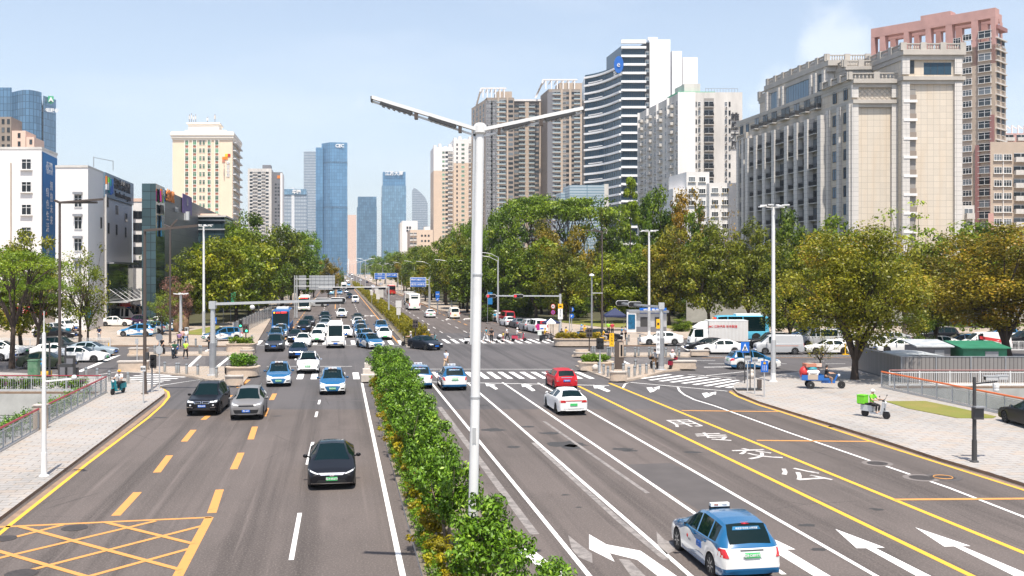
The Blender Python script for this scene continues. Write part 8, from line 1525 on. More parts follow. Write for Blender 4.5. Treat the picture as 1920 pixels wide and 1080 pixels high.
o = thing('tarpaulin_shelter',(31.6,78.4,.14),'low shelter with a mottled curved roof behind the fence corner','shelter'); b = MB(); n = 8; pts = [(2.1*math.cos(math.pi*k/n),.34*math.sin(math.pi*k/n)) for k in range(n+1)]; vv = [(x,yy,1.62+z) for yy in (-.8,3.5) for x,z in pts]; b.add(vv+[(x,yy,z-.06) for x,yy,z in vv],[(i,i+1,n+2+i,n+1+i) for i in range(n)]+[tuple(range(2*n+2+n,2*n+1,-1))+()]+[tuple(range(n+1))],'tarp_roof'); b.build('roof',o); b = MB(); [b.box((x,yy,.81),(.08,.08,1.62),'grey_metal') for x in (-1.95,1.95) for yy in (-.7,3.3)]; b.build('frame',o)
# park wall behind the right trees, railing fence under the left trees
tag(MB().box((65,160,2.0),(75,.4,4.0),'concrete').box((65,160,4.06),(75.4,.6,.12),'dirty_white').build('park_wall'),'long pale wall behind the trees on the right','wall')
o = thing('fence',at(437,636,.12),'white slatted fence along the pavement under the left trees','fence'); e = at(509,595,.12)-at(437,636,.12); b = MB(); b.bar((0,0,1.0),(e.x,e.y,1.0),.05,2.0,'rail_glass'); b.build('panels',o); b = MB(); [b.box((e.x*k/14,e.y*k/14,1.02),(.08,.08,2.04),'dirty_white') for k in range(15)]; b.build('fence_posts',o)
# kiosk, tent
y = 136; p = Vector((P(1213,0,y).x,y,.14)); w = (1252-1175)/FPX*y; o = thing('kiosk',p,'blue and grey police kiosk with a lit poster screen','kiosk'); b = MB(); b.box((.4,1.3,1.3),(w*.82,2.5,2.6),'light_metal'); b.build('wall',o); b = MB(); b.box((.2,1.2,2.75),(w*.98,3.2,.3),'grey_metal'); b.build('roof',o)
b = MB(); b.prism([(-1.0,-.2),(2.6,-.2),(2.6,.1),(-1.0,.1)],2.5,3.25,'sign_blue'); b.text('党群 警务室',.5,'letter_white',frame((.8,-.23,2.88),(1,0,0),(0,0,1)),.02,.01); b.build('fascia_sign',o); b = MB(); b.box((-2.1,-.1,1.35),(1.25,.5,2.7),'white_paint'); b.build('screen_case',o); b = MB(); b.box((-2.1,-.37,1.4),(.95,.05,1.95),'screen_blue'); b.build('screen',o)
for x in (-.4,1.55): b = MB(); b.box((x,.02,1.35),(.95,.1,1.3),'dark_metal'); b.build('window',o)
b = MB(); b.box((.4,.0,.35),(w*.8,.08,.7),'slate_wall'); b.build('plinth',o)
p = Vector((P(1153,0,140).x,140,.14)); o = thing('canopy_tent',p,'navy pop-up canopy tent left of the kiosk','canopy tent'); b = MB(); b.add([(-1.5,-1.5,2.1),(1.5,-1.5,2.1),(1.5,1.5,2.1),(-1.5,1.5,2.1),(0,0,3.1),(-1.5,-1.5,1.85),(1.5,-1.5,1.85),(1.5,1.5,1.85),(-1.5,1.5,1.85)],[(0,1,4),(1,2,4),(2,3,4),(3,0,4),(5,6,1,0),(6,7,2,1),(7,8,3,2),(8,5,0,3)],'navy' if 'navy' in M else 'banner_violet'); b.build('canopy',o)
for x in (-1.4,1.4):
 for yy in (-1.4,1.4): b = MB(); b.tube([(x,yy,0),(x,yy,1.95)],.03,'light_metal',6); b.build('leg',o)
# road signs
def sign(name,px,py,Y,label,faces,cat='road sign',post_r=.045,z0=.12,group=None,mpost='light_metal'):
 """faces: (centre row, width px, height px, shape, base material, writing) mounted on one post"""
 p = Vector((P(px,0,Y).x,Y,z0)); o = thing(name,p,label,cat,group); top = max(zt(f[0]-f[2]/2,Y) for f in faces); b = MB(); b.tube([(0,0,0),(0,0,top-z0)],post_r,mpost,8); b.build('post',o,smooth=True)
 for cy,w,h,shape,m,extra in faces:
  w,h,z = w/FPX*Y,h/FPX*Y,zt(cy,Y)-z0; b = MB(); yf = -post_r-.03; n = 24
  pts = [(w/2*math.cos(2*math.pi*k/n),h/2*math.sin(2*math.pi*k/n)) for k in range(n)] if shape == 'round' else [(-w/2,-h/2),(w/2,-h/2),(w/2,h/2),(-w/2,h/2)]
  def plate(sc,yy,mm,th=.02,pp=None):
   q = pp or pts; N_ = len(q); v = [(x*sc,yy,z+zz*sc) for x,zz in q]+[(x*sc,yy+th,z+zz*sc) for x,zz in q]; b.add(v,[tuple(range(N_)),tuple(range(2*N_-1,N_-1,-1))]+[(i,N_+i,N_+(i+1) % N_,(i+1) % N_) for i in range(N_)],mm)
  plate(1,yf,m)
  for kind,*a in extra or ():
   if kind == 'plate': plate(a[0],yf-.012,a[1],.012)
   elif kind == 'tri': plate(1,yf-.014,a[0],.014,[(-w*.36,-h*.34),(w*.36,-h*.34),(0,h*.36)])
   elif kind == 'text': b.text(a[0],a[1]*h,a[2],frame((w*a[3] if len(a) > 3 else 0,yf-.03,z+(h*a[4] if len(a) > 4 else 0)),(1,0,0),(0,0,1)),.012,.01)
   elif kind == 'bar': b.bar((a[0]*w,yf-.02,z+a[1]*h),(a[2]*w,yf-.02,z+a[3]*h),.02,a[4]*h,a[5])
  b.build('sign_plate',o)
 return o
man = [('tri','sign_white'),('bar',0,-.14,0,.12,.09,'letter_dark'),('bar',0,.02,-.12,-.2,.06,'letter_dark'),('bar',0,.02,.12,-.2,.06,'letter_dark'),('bar',-.15,.03,.15,.03,.05,'letter_dark'),('bar',-.25,-.26,.25,-.26,.05,'letter_dark')]
sign('road_sign',1396.5,722,FPX*CAMH/(722-HY),'blue pedestrian crossing sign on the right pavement corner',[(651,16,20,'sq','sign_blue',man)],mpost='dark_metal'); sign('road_sign',402,640,118,'blue pedestrian crossing sign behind the grey signal mast on the left',[(601,9,12,'sq','sign_blue',man)])
sign('road_sign',1433,753,FPX*CAMH/(748-HY),'blue lane sign with a yellow warning triangle on the right pavement',[(687,13.5,21,'sq','sign_blue',[('bar',-.25,-.35,-.25,.1,.12,'sign_white'),('bar',0,-.35,0,.1,.12,'sign_white'),('bar',.25,-.35,.25,.1,.12,'sign_white'),('bar',-.15,.24,.15,.24,.05,'sign_yellow'),('bar',-.13,.24,0,.42,.09,'sign_yellow'),('bar',.13,.24,0,.42,.09,'sign_yellow')])])
for px,yb,cy in ((1401.5,737,672),(1415,743,675)): sign('road_sign',px,yb,FPX*CAMH/(yb-HY),'small grey plate sign on a thin pole at the right corner, %s' % ('left one' if px < 1410 else 'right one'),[(cy,11,10,'sq','light_metal',[('text','公交专用',.25,'letter_dark')])])
p = at(1405,732,.14); o = thing('sign_base',p,'dark plinth with twin black posts at the right pavement corner','plinth'); b = MB(); b.box((0,.2,.06),(1.7,.7,.12),'dark_metal'); b.build('slab',o); b = MB(); b.box((.1,.2,1.5),(.07,.07,3),'dark_metal'); b.build('post',o); b = MB(); b.box((.75,.2,.45),(.28,.25,.6),'brown_metal'); b.build('box',o)
sign('road_sign',269,763,FPX*CAMH/(760-HY),'thin white post with a small notice on the left pavement',[(691,9,10,'sq','sign_white',[('text','禁停',.45,'letter_dark')])])
for px,yb,cys,lab in ((299,735,((632,13,13),(656,14,16)),'thin post with two grey sign backs on the left pavement corner'),(257,692,((640,6,10),),'slim post with a small grey sign back at the left island')): sign('road_sign',px,yb,FPX*CAMH/(yb-3-HY),lab,[(c,w,h,'round' if w > 8 else 'sq','light_metal',None) for c,w,h in cys])
sign('road_sign',1037,634,131,'round speed limit sign over a no parking sign, left of the signal mast',[(574.5,8,9,'round','sign_red',[('plate',.8,'sign_white'),('text','30',.5,'letter_dark')]),(585.5,8,9,'round','sign_red',[('plate',.8,'sign_blue'),('bar',-.25,-.25,.25,.25,.12,'sign_red'),('bar',-.25,.25,.25,-.25,.12,'sign_red')])],mpost='dark_metal'); sign('road_sign',1072,632,134,'pair of round blue signs on one post right of the signal mast',[(580,8.5,9,'round','sign_blue',[('bar',-.2,.1,.2,.1,.2,'sign_white'),('bar',-.2,-.15,.2,-.15,.1,'sign_white')]),(592.5,8.5,9,'round','sign_blue',[('bar',-.15,-.2,.1,.2,.12,'sign_white'),('bar',.1,.2,-.2,.15,.1,'sign_white')])])
sign('road_sign',820.5,588,190,'blue square sign over a round arrow sign beside the far right road edge',[(552,7.5,11,'sq','sign_blue',[('text','机动',.25,'letter_white')]),(561,7,7,'round','sign_blue',[('bar',-.2,-.2,.2,.2,.15,'sign_white')])],post_r=.12,mpost='grey_metal')
def board(px0,px1,py0,py1,Y,label,rows,m='sign_blue',mast_px=None,back=False,dy=0):
 x0,x1_ = P(px0,0,Y).x,P(px1,0,Y).x; z1,z0 = zt(py0,Y),zt(py1,Y); mp = P(mast_px or (px0+px1)/2,0,Y).x; o = thing('guide_sign',(mp,Y,.1),label,'guide sign')
 b = MB(); b.box(((x0+x1_)/2-mp,0,(z0+z1)/2-.1),(x1_-x0,.08,z1-z0),'sign_white' if not back else 'light_metal'); b.build('sign_back',o); w = x1_-x0
 if back:
  b = MB(); [b.box((x0-mp+w*(k+.5)/6,-.07,(z0+z1)/2-.1),(.06,.06,z1-z0),'grey_metal') for k in range(6)]; [b.box(((x0+x1_)/2-mp,-.06,z0+(z1-z0)*q-.1),(w,.05,.05),'grey_metal') for q in (.15,.4,.65,.9)]; b.build('stiffeners',o)
 else:
  n = len(rows); hh = (z1-z0)
  b = MB()
  for k,t in enumerate(rows):
   zc = z1-hh*(k+.5)/n-.1; b.box(((x0+x1_)/2-mp,-.06,zc),(w-.2,.06,hh/n-.16),m); tw = max(1,sum(.95 if ord(c) > 255 else .55 for c in t)); b.text(t,min(hh/n*.55,(w-.5)/tw),'letter_white',frame(((x0+x1_)/2-mp,-.1,zc),(1,0,0),(0,0,1)),.02,.02)
  b.build('sign_face',o)
 b = MB(); b.tube([(0,.2,0),(0,.2,z1-.1)],[.16,.12],'light_metal',8); b.build('mast',o); b = MB(); [b.bar((0,.15,q-.1),((x0 if abs(x0-mp) > abs(x1_-mp) else x1_)-mp,.1,q-.1),.12,.12,'white_paint') for q in (z0+(z1-z0)*.25,z0+(z1-z0)*.75)]; b.build('arm',o); return o
board(769,799,520,538,205,'blue guide sign of two rows on a mast at the right road edge',('景田路福田路口','前方150米右'),mast_px=804.5); board(702,722.5,512,523.5,330,'left one of the two far blue guide signs',('深南大道','↖ ↑ ↗','香蜜湖路'),mast_px=723.5); board(724.5,745,512,520,331,'right one of the two far blue guide signs, over a white strip',('红荔路 侨香路',),mast_px=746)
board(580,628,516.5,543,175,'big grey back of a guide sign over the left lanes',(),back=True,mast_px=556); board(560,574,516.5,543,176,'narrow grey back of a guide sign among the left trees',(),back=True,mast_px=552)
sign('road_sign',747.5,620,141,'white sign back on a thin post above the far hedge',[(570,11,13,'sq','dirty_white',None),(584,8,13,'sq','dirty_white',None)],z0=.2); sign('road_sign',697,575,225,'small white sign back standing in the far hedge',[(549,5,9,'sq','dirty_white',None)],z0=.2); sign('road_sign',709,582,205,'white sign back in the hedge nearer than the small one',[(556,7,10,'sq','dirty_white',None)],z0=.2)
for px,c,lab in ((423.5,'blue','blue banner on a pole under the left trees'),(437.5,'green_roof','green banner on a pole under the left trees'),(919,'banner_blue','blue banner on a pole under the right trees')): p = Vector((P(px,0,158).x,158,.12)); o = thing('banner_pole',p,lab,'banner'); b = MB(); b.tube([(-.4,0,0),(-.4,0,5.2)],.04,'grey_metal',6); b.build('pole',o); b = MB(); b.box((0,0,3.9),(.72,.03,1.9),c); b.build('banner',o)
# lamp posts along the far road
def far_lamp(s_,t,h,label,arms=(1,-1),ln=2.6):
 p = RC(s_,t,.12); o = thing('street_lamp',p,label,'street lamp','lamp posts along the far road',RA); b = MB(); b.tube([(0,0,0),(0,0,h)],[.13,.07],'light_metal',8); b.build('pole',o)
 for sg in arms: b = MB(); b.tube([(0,0,h-.1),(sg*ln*.5,0,h+.55),(sg*ln,0,h+.75)],[.05,.045,.04],'light_metal',6); b.bar((sg*ln,0,h+.75),(sg*(ln+.8),0,h+.78),.28,.1,'white_paint'); b.build('arm',o)
far_lamp(22.2,198,9.5,'double-armed lamp post beside the blue square sign'); far_lamp(22.2,245,9.5,'double-armed lamp post behind the big blue guide sign'); far_lamp(-13.2,178,9.5,'lamp post among the left trees with one arm over the road',(1,)); far_lamp(-13.2,235,9.5,'second lamp post among the left trees',(1,)); far_lamp(-13.4,290,10,'third lamp post at the end of the left trees',(1,))
for k,(s_,t) in enumerate(((22.5,300),(22.5,360),(22.5,430),(22.5,510),(22.5,600),(9,330),(9,400),(9,480),(9,570),(9,680),(-13.5,420),(-13.5,560),(9,800),(22.5,760))): far_lamp(s_,t,10 if s_ > 10 else 11,'pale distant lamp post, one of many thin ones along the vanishing road',(1,-1) if s_ > 0 else (1,),2.2)
far_lamp(25,158,9.8,'lamp post whose arm shows above the trees right of the white lamp',(-1,)); far_lamp(27,170,10.5,'lamp post whose arm shows between the two white signal heads',(-1,))
o = thing('litter_bin',at(350,628,.14),'round grey litter bin by the left paving','litter bin'); b = MB(); b.lathe([(.25,0),(.28,.7),(.3,.72),(.3,.95),(.1,1.0)],(0,0,0),'light_metal',12); b.build('drum',o); b = MB(); b.box((0,-.27,.82),(.3,.05,.12),'black'); b.build('slot',o)
b = MB(); rr = random.Random(4); bm_ = bmesh.new(); bmesh.ops.create_icosphere(bm_,subdivisions=3,radius=1); vv = [v.co*(1+.18*math.sin(5*v.co.x+3*v.co.z)+.1*rr.random()) for v in bm_.verts]; b.add([(v.x*1.0,v.y*.8,v.z*1.3+1.0) for v in vv],[tuple(w.index for w in f.verts) for f in bm_.faces],'terracotta'); bm_.free(); p = at(341,622,.14); mat('ochre_rock',(.22,.13,.07),.85,noise=.6,nscale=2); b.mats = ['ochre_rock']; tag(b.build('ornamental_rock',loc=p),'upright ochre rock behind the grey lamp column on the left','rock')
# ---------------------------------------------------------------- people, scooters, bicycles, the loaded tricycle
def skin_mesh(pts,edges,name,m,sub=1):
 """one continuous surface grown round a skeleton: pts = (position, radius)"""
 me = bpy.data.meshes.new(name); me.from_pydata([p for p,r in pts],edges,[]); o = bpy.data.objects.new(name,me); COL.objects.link(o)
 o.modifiers.new('skin','SKIN').use_smooth_shade = True
 for i,(p,r) in enumerate(pts): r = r if isinstance(r,tuple) else (r,r); me.skin_vertices[0].data[i].radius = r
 me.skin_vertices[0].data[0].use_root = True
 o.modifiers.new('subsurf','SUBSURF').levels = sub
 dg = bpy.context.evaluated_depsgraph_get(); dg.update(); out = bpy.data.meshes.new_from_object(o.evaluated_get(dg)); bpy.data.objects.remove(o); bpy.data.meshes.remove(me)
 out.materials.clear(); out.materials.append(M[m]); out.name = name; return out
def pose_mesh(pose):
 """body, shirt and trousers for a pose; faces +y. 'walk' strides, 'stand' rests, 'ride' sits with hands on a bar, 'lean' bends over a wheel"""
 z0 = {'walk': .93,'stand': .95,'ride': .80,'cycle': .98}[pose]; lean = {'walk': .04,'stand': 0,'ride': .05,'cycle': .16}[pose]
 V = Vector; pel = V((0,0,z0)); sp = V((0,lean*.6,z0+.25)); ch = V((0,lean,z0+.42)); nk = V((0,lean*1.15,z0+.56)); hd = V((0,lean*1.15+.03,z0+.67)); tp = V((0,lean*1.15+.015,z0+.79))
 B = [(pel,(.15,.11)),(sp,(.13,.095)),(ch,(.16,.105)),(nk,.055),(hd,(.075,.09)),(tp,(.062,.075)),(hd+V((0,.085,-.005)),.022)]; E_ = [(0,1),(1,2),(2,3),(3,4),(4,5),(4,6)]
 S = [(pel+V((0,0,-.02)),(.165,.125)),(sp,(.15,.115)),(ch,(.18,.125)),(nk-V((0,0,.04)),.075)]; SE = [(0,1),(1,2),(2,3)]; T_ = [(pel+V((0,0,.02)),(.16,.12))]; TE = []
 for sg in (1,-1):
  sh = V((sg*.185,lean,z0+.47))
  if pose == 'walk': el,wr = V((sg*.23,lean-sg*.14,z0+.20)),V((sg*.22,lean-sg*.16+.12,z0-.02)); kn,an = V((sg*.10,sg*.20,.50)),V((sg*.10,sg*.26-(.12 if sg < 0 else 0),.09))
  elif pose == 'stand': el,wr = V((sg*.24,lean-.02,z0+.19)),V((sg*.22,lean+.12+.10*(sg > 0),z0+.02+.24*(sg > 0))); kn,an = V((sg*.10,.02,.50)),V((sg*.11,-.01,.08))
  elif pose == 'ride': el,wr = V((sg*.29,lean+.17,z0+.23)),V((sg*.27,.50,z0+.24)); kn,an = V((sg*.16,.42,z0-.08)),V((sg*.13,.36,.34))
  else: el,wr = V((sg*.28,lean+.20,z0+.22)),V((sg*.25,.58,z0+.12)); kn,an = V((sg*.12,.34-.08*sg,z0-.20+.14*sg)),V((sg*.12,.12+.1*sg,.28+.14*sg))
  hip = V((sg*.10,0,z0-.05)); n = len(B); d = (wr-el).normalized()
  B += [(sh,.062),(el,.045),(wr,.031),(wr+d*.075,(.036,.02))]; E_ += [(2,n),(n,n+1),(n+1,n+2),(n+2,n+3)]; h0 = n+3; side_ = V((0,0,1)) if abs(d.z) < .8 else V((0,1,0)); lat = d.cross(side_).normalized()
  for k,ln in enumerate((.065,.08,.075,.055)):
   i = len(B); r0 = wr+d*.09+lat*(k-1.5)*.02; B += [(r0,.010),(r0+d*ln*.6-side_*.012,.0085),(r0+d*ln*.8-side_*.04,.007)]; E_ += [(h0,i),(i,i+1),(i+1,i+2)]
  i = len(B); B += [(wr+d*.05+lat*.035,.011),(wr+d*.09+lat*.055,.009)]; E_ += [(n+2,i),(i,i+1)]
  n = len(B); ft = an+V((0,.14,-.05)); B += [(hip,.085),(kn,.058),(an,.04),(ft,(.045,.032))]; E_ += [(0,n),(n,n+1),(n+1,n+2),(n+2,n+3)]
  n = len(S); S += [(sh,.085),(sh.lerp(el,.75),.062)]; SE += [(2,n),(n,n+1)]
  n = len(T_); T_ += [(hip,.105),(kn,.078),(an+(kn-an)*.12,.058)]; TE += [(0,n),(n,n+1),(n+1,n+2)]
 return skin_mesh(B,E_,'person','skin'),skin_mesh(S,SE,'shirt','cloth'),skin_mesh(T_,TE,'trousers','cloth'),hd
_POSE = {}
def hair_mesh(helmet):
 b = MB(); r = .125 if helmet else .105
 prof = [(r*math.sin(a),r*.98*math.cos(a)) for a in (0.02,.35,.7,1.05,1.4,1.75 if helmet else 1.6)]; b.lathe([(x,z) for x,z in prof][::-1],(0,-.012,.02),'plastic' if helmet else 'hair',14)
 if helmet: b.box((0,.11,.03),(.16,.07,.015),'plastic')
 else: b.ball((0,-.055,-.02),.075,'hair',10,6,(1.05,.7,1.1))
 return b.mesh('helmet' if helmet else 'hair',True)
def person(loc,heading,pose,label,shirt,trousers,helmet=None,group=None,scale=1.0):
 if pose not in _POSE: _POSE[pose] = pose_mesh(pose)
 body,sm,tm,hd = _POSE[pose]; o = bpy.data.objects.new('person',body); COL.objects.link(o); o.location = loc; o.rotation_euler.z = heading; o.scale = (scale,)*3; tag(o,label,'person',group)
 for nm,me,c in (('shirt',sm,shirt),('trousers',tm,trousers)): k = bpy.data.objects.new(nm,me); COL.objects.link(k); k.parent = o; k.color = (*c,1)
 key = 'helmet' if helmet else 'hair'
 if key not in _POSE: _POSE[key] = hair_mesh(bool(helmet))
 k = bpy.data.objects.new(key,_POSE[key]); COL.objects.link(k); k.parent = o; k.location = hd+Vector((0,0,.025)); k.color = (*(helmet or (0,0,0)),1)
 return o
_SC = {}
def scooter(loc,heading,label,col,box=None,group=None,bike=False):
 key = bike
 if key not in _SC:
  P_ = {}
  def rec(nm,b,smooth=True): P_[nm] = b.mesh(nm,smooth)
  if not bike:
   b = MB(); b.bar((0,.50,.25),(0,.62,.95),.34,.09,'plastic'); b.bar((0,.50,.27),(0,-.25,.27),.3,.09,'plastic'); b.box((0,-.45,.52),(.32,.72,.34),'plastic'); b.bar((0,-.2,.3),(0,-.35,.5),.3,.1,'plastic'); rec('body',b,False)
   b = MB(); b.box((0,-.34,.735),(.28,.78,.10),'black'); rec('seat',b,False)
   b = MB(); b.bar((0,.60,.85),(0,.55,1.06),.1,.1,'dark_metal'); b.tube([(-.33,.46,1.07),(0,.54,1.05),(.33,.46,1.07)],.02,'black',6); [b.bar((s*.24,.5,1.06),(s*.36,.55,1.28),.015,.015,'black') for s in (1,-1)]; [b.ball((s*.37,.55,1.3),.06,'black',8,6,(1,.3,.7)) for s in (1,-1)]; rec('handlebar',b,False)
   b = MB(); b.ball((0,.70,.92),.09,'lamp_clear',10,6,(1,.5,.9)); rec('headlight',b)
   b = MB(); b.tube([(.0,.60,.6),(0,.73,.24)],.045,'dark_metal',6); b.bar((0,.55,.45),(0,.9,.45),.13,.03,'plastic'); rec('fork',b,False)
   wr_,ys = .23,(.74,-.62)
  else:
   b = MB(); [b.tube(p,.02,'plastic',6) for p in (((0,.42,.85),(0,-.05,.42),(0,-.18,.85)),((0,-.18,.85),(0,.40,.75)),((0,-.05,.42),(0,-.52,.33)),((0,.42,.85),(0,.55,.33)))]; rec('frame',b,False)
   b = MB(); b.ball((0,-.2,.92),.12,'black',8,6,(.8,1.2,.4)); rec('saddle',b)
   b = MB(); b.tube([(-.28,.38,1.05),(0,.42,1.02),(.28,.38,1.05)],.018,'black',6); b.tube([(0,.42,.85),(0,.42,1.02)],.02,'dark_metal',6); b.box((0,.62,.88),(.36,.28,.2),'black'); rec('handlebar',b,False)
   wr_,ys = .33,(.56,-.54)
  b = MB(); b.lathe([(wr_*.72,-.05),(wr_,-.04),(wr_,.04),(wr_*.72,.05)] if not bike else [(wr_*.92,-.02),(wr_,-.015),(wr_,.015),(wr_*.92,.02)],(0,0,0),'tyre',16,'X'); b.lathe([(wr_*.93,-.012),(wr_*.93,.012)],(0,0,0),'tyre',16,'X'); rec('wheel',b)
  b = MB(); [b.bar((0,wr_*.9*math.cos(a),wr_*.9*math.sin(a)),(0,-wr_*.9*math.cos(a),-wr_*.9*math.sin(a)),.02,.02,'light_metal') for a in (0,1.05,2.1)]; rec('spokes',b,False)
  b = MB(); b.box((0,-.78,.98),(.46,.46,.46),'plastic'); b.box((0,-.78,1.22),(.49,.49,.04),'plastic'); b.box((0,-.78,.73),(.4,.4,.04),'dark_metal'); rec('delivery_box',b,False)
  _SC[key] = (P_,wr_,ys)
 P_,wr_,ys = _SC[key]; o = empty('bicycle' if bike else 'scooter',loc,heading,label,'bicycle' if bike else 'scooter',group)
 for nm,me in P_.items():
  if nm in ('wheel','spokes','delivery_box'): continue
  k = bpy.data.objects.new(nm,me); COL.objects.link(k); k.parent = o; k.color = (*col,1)
 for y_ in ys:
  k = bpy.data.objects.new('wheel',P_['wheel']); COL.objects.link(k); k.parent = o; k.location = (0,y_,wr_); s = bpy.data.objects.new('spokes',P_['spokes']); COL.objects.link(s); s.parent = k
 if box: k = bpy.data.objects.new('delivery_box',P_['delivery_box']); COL.objects.link(k); k.parent = o; k.color = (*box,1)
 return o
WH,BK,YE,GR = (.75,.75,.75),(.015,.015,.018),(.72,.42,.02),(.18,.62,.03)
def rider(px,py,deg,lab_s,lab_p,col,shirt,trousers,helmet=None,box=None,z=.14,bike=False,pillion=None):
 p = G(px,py,z); a = R(deg); f = Vector((-math.sin(a),math.cos(a))); scooter(p,a,lab_s,col,box,None,bike); q = (p.x-f.x*.2,p.y-f.y*.2,z+(.0 if not bike else -.06)); person(q,a,'cycle' if bike else 'ride',lab_p,shirt,trousers,helmet)
 if pillion: q = (p.x-f.x*.62,p.y-f.y*.62,z+.03); person(q,a,'ride',pillion[0],pillion[1],pillion[2],pillion[3])
rider(1640,783,-142,'grey scooter with a bright green delivery box on the right pavement','rider in a bright green vest, white helmet and mask on the right pavement',(.5,.52,.54),GR,BK,WH,GR)
rider(222,738,172,'teal moped coming along the left pavement','rider in a white shirt and orange-yellow helmet on the left pavement',(.02,.25,.3),WH,BK,(.75,.36,.03))
rider(441,703,-90,'black moped with red wheels in front of the left island planter','rider in a white t-shirt beside the left island planter',BK,WH,BK); rider(303,665,176,'orange shared bicycle on the far left crossing','cyclist dressed in black on the far left crossing',(.7,.3,.02),BK,BK,None,None,.1,True)
rider(327,671,188,'dark scooter carrying a blue parcel on the left crossing','rider in a dark green top on the left crossing',(.02,.04,.06),(.02,.10,.05),BK,None,(.01,.12,.45),.02); rider(1228,692,20,'orange bicycle by the grey signal mast on the right island','cyclist in a grey top beside the grey signal mast',(.7,.32,.03),(.5,.5,.5),(.35,.25,.17),None,None,.14,True)
rider(1262,691,-30,'crimson scooter in front of the stone block on the right island','rider in a white top and pink helmet on the right island',(.3,.01,.04),WH,BK,(.7,.45,.45)); rider(884,645,-88,'white scooter on the far crossing, half behind the lamp post','rider on the white scooter half behind the lamp post',WH,(.5,.45,.4),BK,None,None,0); rider(972,640,-85,'red and blue mobility scooter on the far crossing','rider in a white shirt and pale helmet on the far crossing',(.45,.04,.08),WH,(.1,.1,.12),(.75,.65,.6),None,0)
rider(768,648,95,'black scooter nearest the far median nose','rider in grey with a pale helmet beside the far median nose',BK,(.35,.36,.42),BK,(.7,.6,.5),None,.0); rider(786,645,60,'scooter with yellow trim waiting behind the black turning car','rider in a yellow helmet beside the far pedestrian signal',WH,BK,BK,YE,YE,0); rider(806,644,-80,'teal scooter carrying two people by the far crossing','scooter driver in black with a white helmet by the far crossing',(.05,.3,.35),BK,BK,WH,None,0,False,('pillion rider in white with a pink helmet by the far crossing',WH,BK,(.7,.35,.35))); rider(796,642,-80,'yellow and white scooter between the two-up scooter and the signal','rider in a pink top behind the two-up scooter',YE,(.6,.3,.3),BK,None,YE,0)
rider(1054,642,-150,'white and red scooter at the far right corner','rider in black and yellow at the far right corner',WH,BK,BK,None,None); rider(1063,638,-60,'yellow scooter behind the white and red one','rider in a yellow jacket next to the grey signal mast foot',YE,YE,(.4,.25,.18)); rider(1098,634,-60,'scooter behind the long planter, right one of two','rider in a yellow jacket and orange helmet behind the long planter',(.2,.2,.2),YE,BK,(.7,.3,.02)); rider(1092,633,-60,'scooter behind the long planter, left one of two','rider with a blue helmet behind the long planter',(.1,.2,.4),(.3,.35,.45),BK,(.1,.3,.6))
rider(1134,643,-90,'yellow delivery bike in front of the black saloon','rider in yellow with black hair in front of the black saloon',YE,YE,(.5,.48,.45),None,YE); rider(140,634,-90,'dark moped with a blue box parked under the forked tree','rider in black on the moped with a blue box',BK,BK,BK,None,(.02,.3,.45)); rider(1024,640,-90,'small delivery trike with a white and blue box under the parasol','rider in an orange-yellow jacket by the striped parasol',BK,YE,BK,(.5,.25,.05),(.6,.65,.6),0)
rider(76,712,90,'yellow and blue scooter parked behind the white camera pole','person in a blue top behind the green utility box',YE,(.02,.22,.45),BK,(.02,.25,.5))
walk = lambda px,py,deg,lab,sh,tr,pose='walk',z=0,hel=None,sc=1.0: person(G(px,py,z),R(deg),pose,lab,sh,tr,hel,None,sc)
walk(837,694,150,'man in a pale blue shirt and khaki trousers crossing ahead of the taxi',(.62,.68,.8),(.45,.33,.22),'walk',0); walk(911,641,-80,'woman in white trousers and teal top on the far crossing',(.05,.3,.38),WH); walk(921.5,642.5,180,'woman dressed in black looking at a phone on the far crossing',BK,BK,'stand'); walk(951,640,95,'person in a white top pushing a pram on the far crossing',WH,BK); walk(943.5,642,90,'child in a yellow top beside the pram on the far crossing',(.75,.6,.02),(.4,.1,.1),'stand',0,None,.72)
walk(348,673,0,'man in a fluorescent yellow-green top walking away on the left crossing',(.45,.75,.06),BK); walk(336,652,10,'person in a purple top walking away near the short lamp column',(.25,.15,.3),BK,'walk',.12); walk(342,646,0,'person in a pink top walking away, middle of three',(.6,.35,.32),BK,'walk',.12); walk(349,646,-10,'person in a white hood and jeans, right of three',WH,(.15,.25,.4),'walk',.12); walk(393,657,180,'person with a white umbrella half behind the grey signal mast',BK,BK,'stand',.1)
walk(1166,640,-90,'man in a blue jacket standing by the navy tent',(.02,.25,.5),BK,'stand',.14); walk(1173,639,90,'person in pale blue standing by the navy tent',(.4,.5,.65),BK,'stand',.14); walk(1148,630,180,'person in red under the navy tent',(.5,.03,.06),BK,'stand',.14); walk(1141,629,180,'person in a lime vest under the navy tent',(.3,.65,.05),BK,'stand',.14); walk(928,606,180,'person in blue between the parked cars under the trees',(.02,.3,.5),BK,'stand',0)
walk(186,640,180,'person in a dark jacket and white trousers at the car park edge',(.02,.03,.08),WH,'stand',.14)
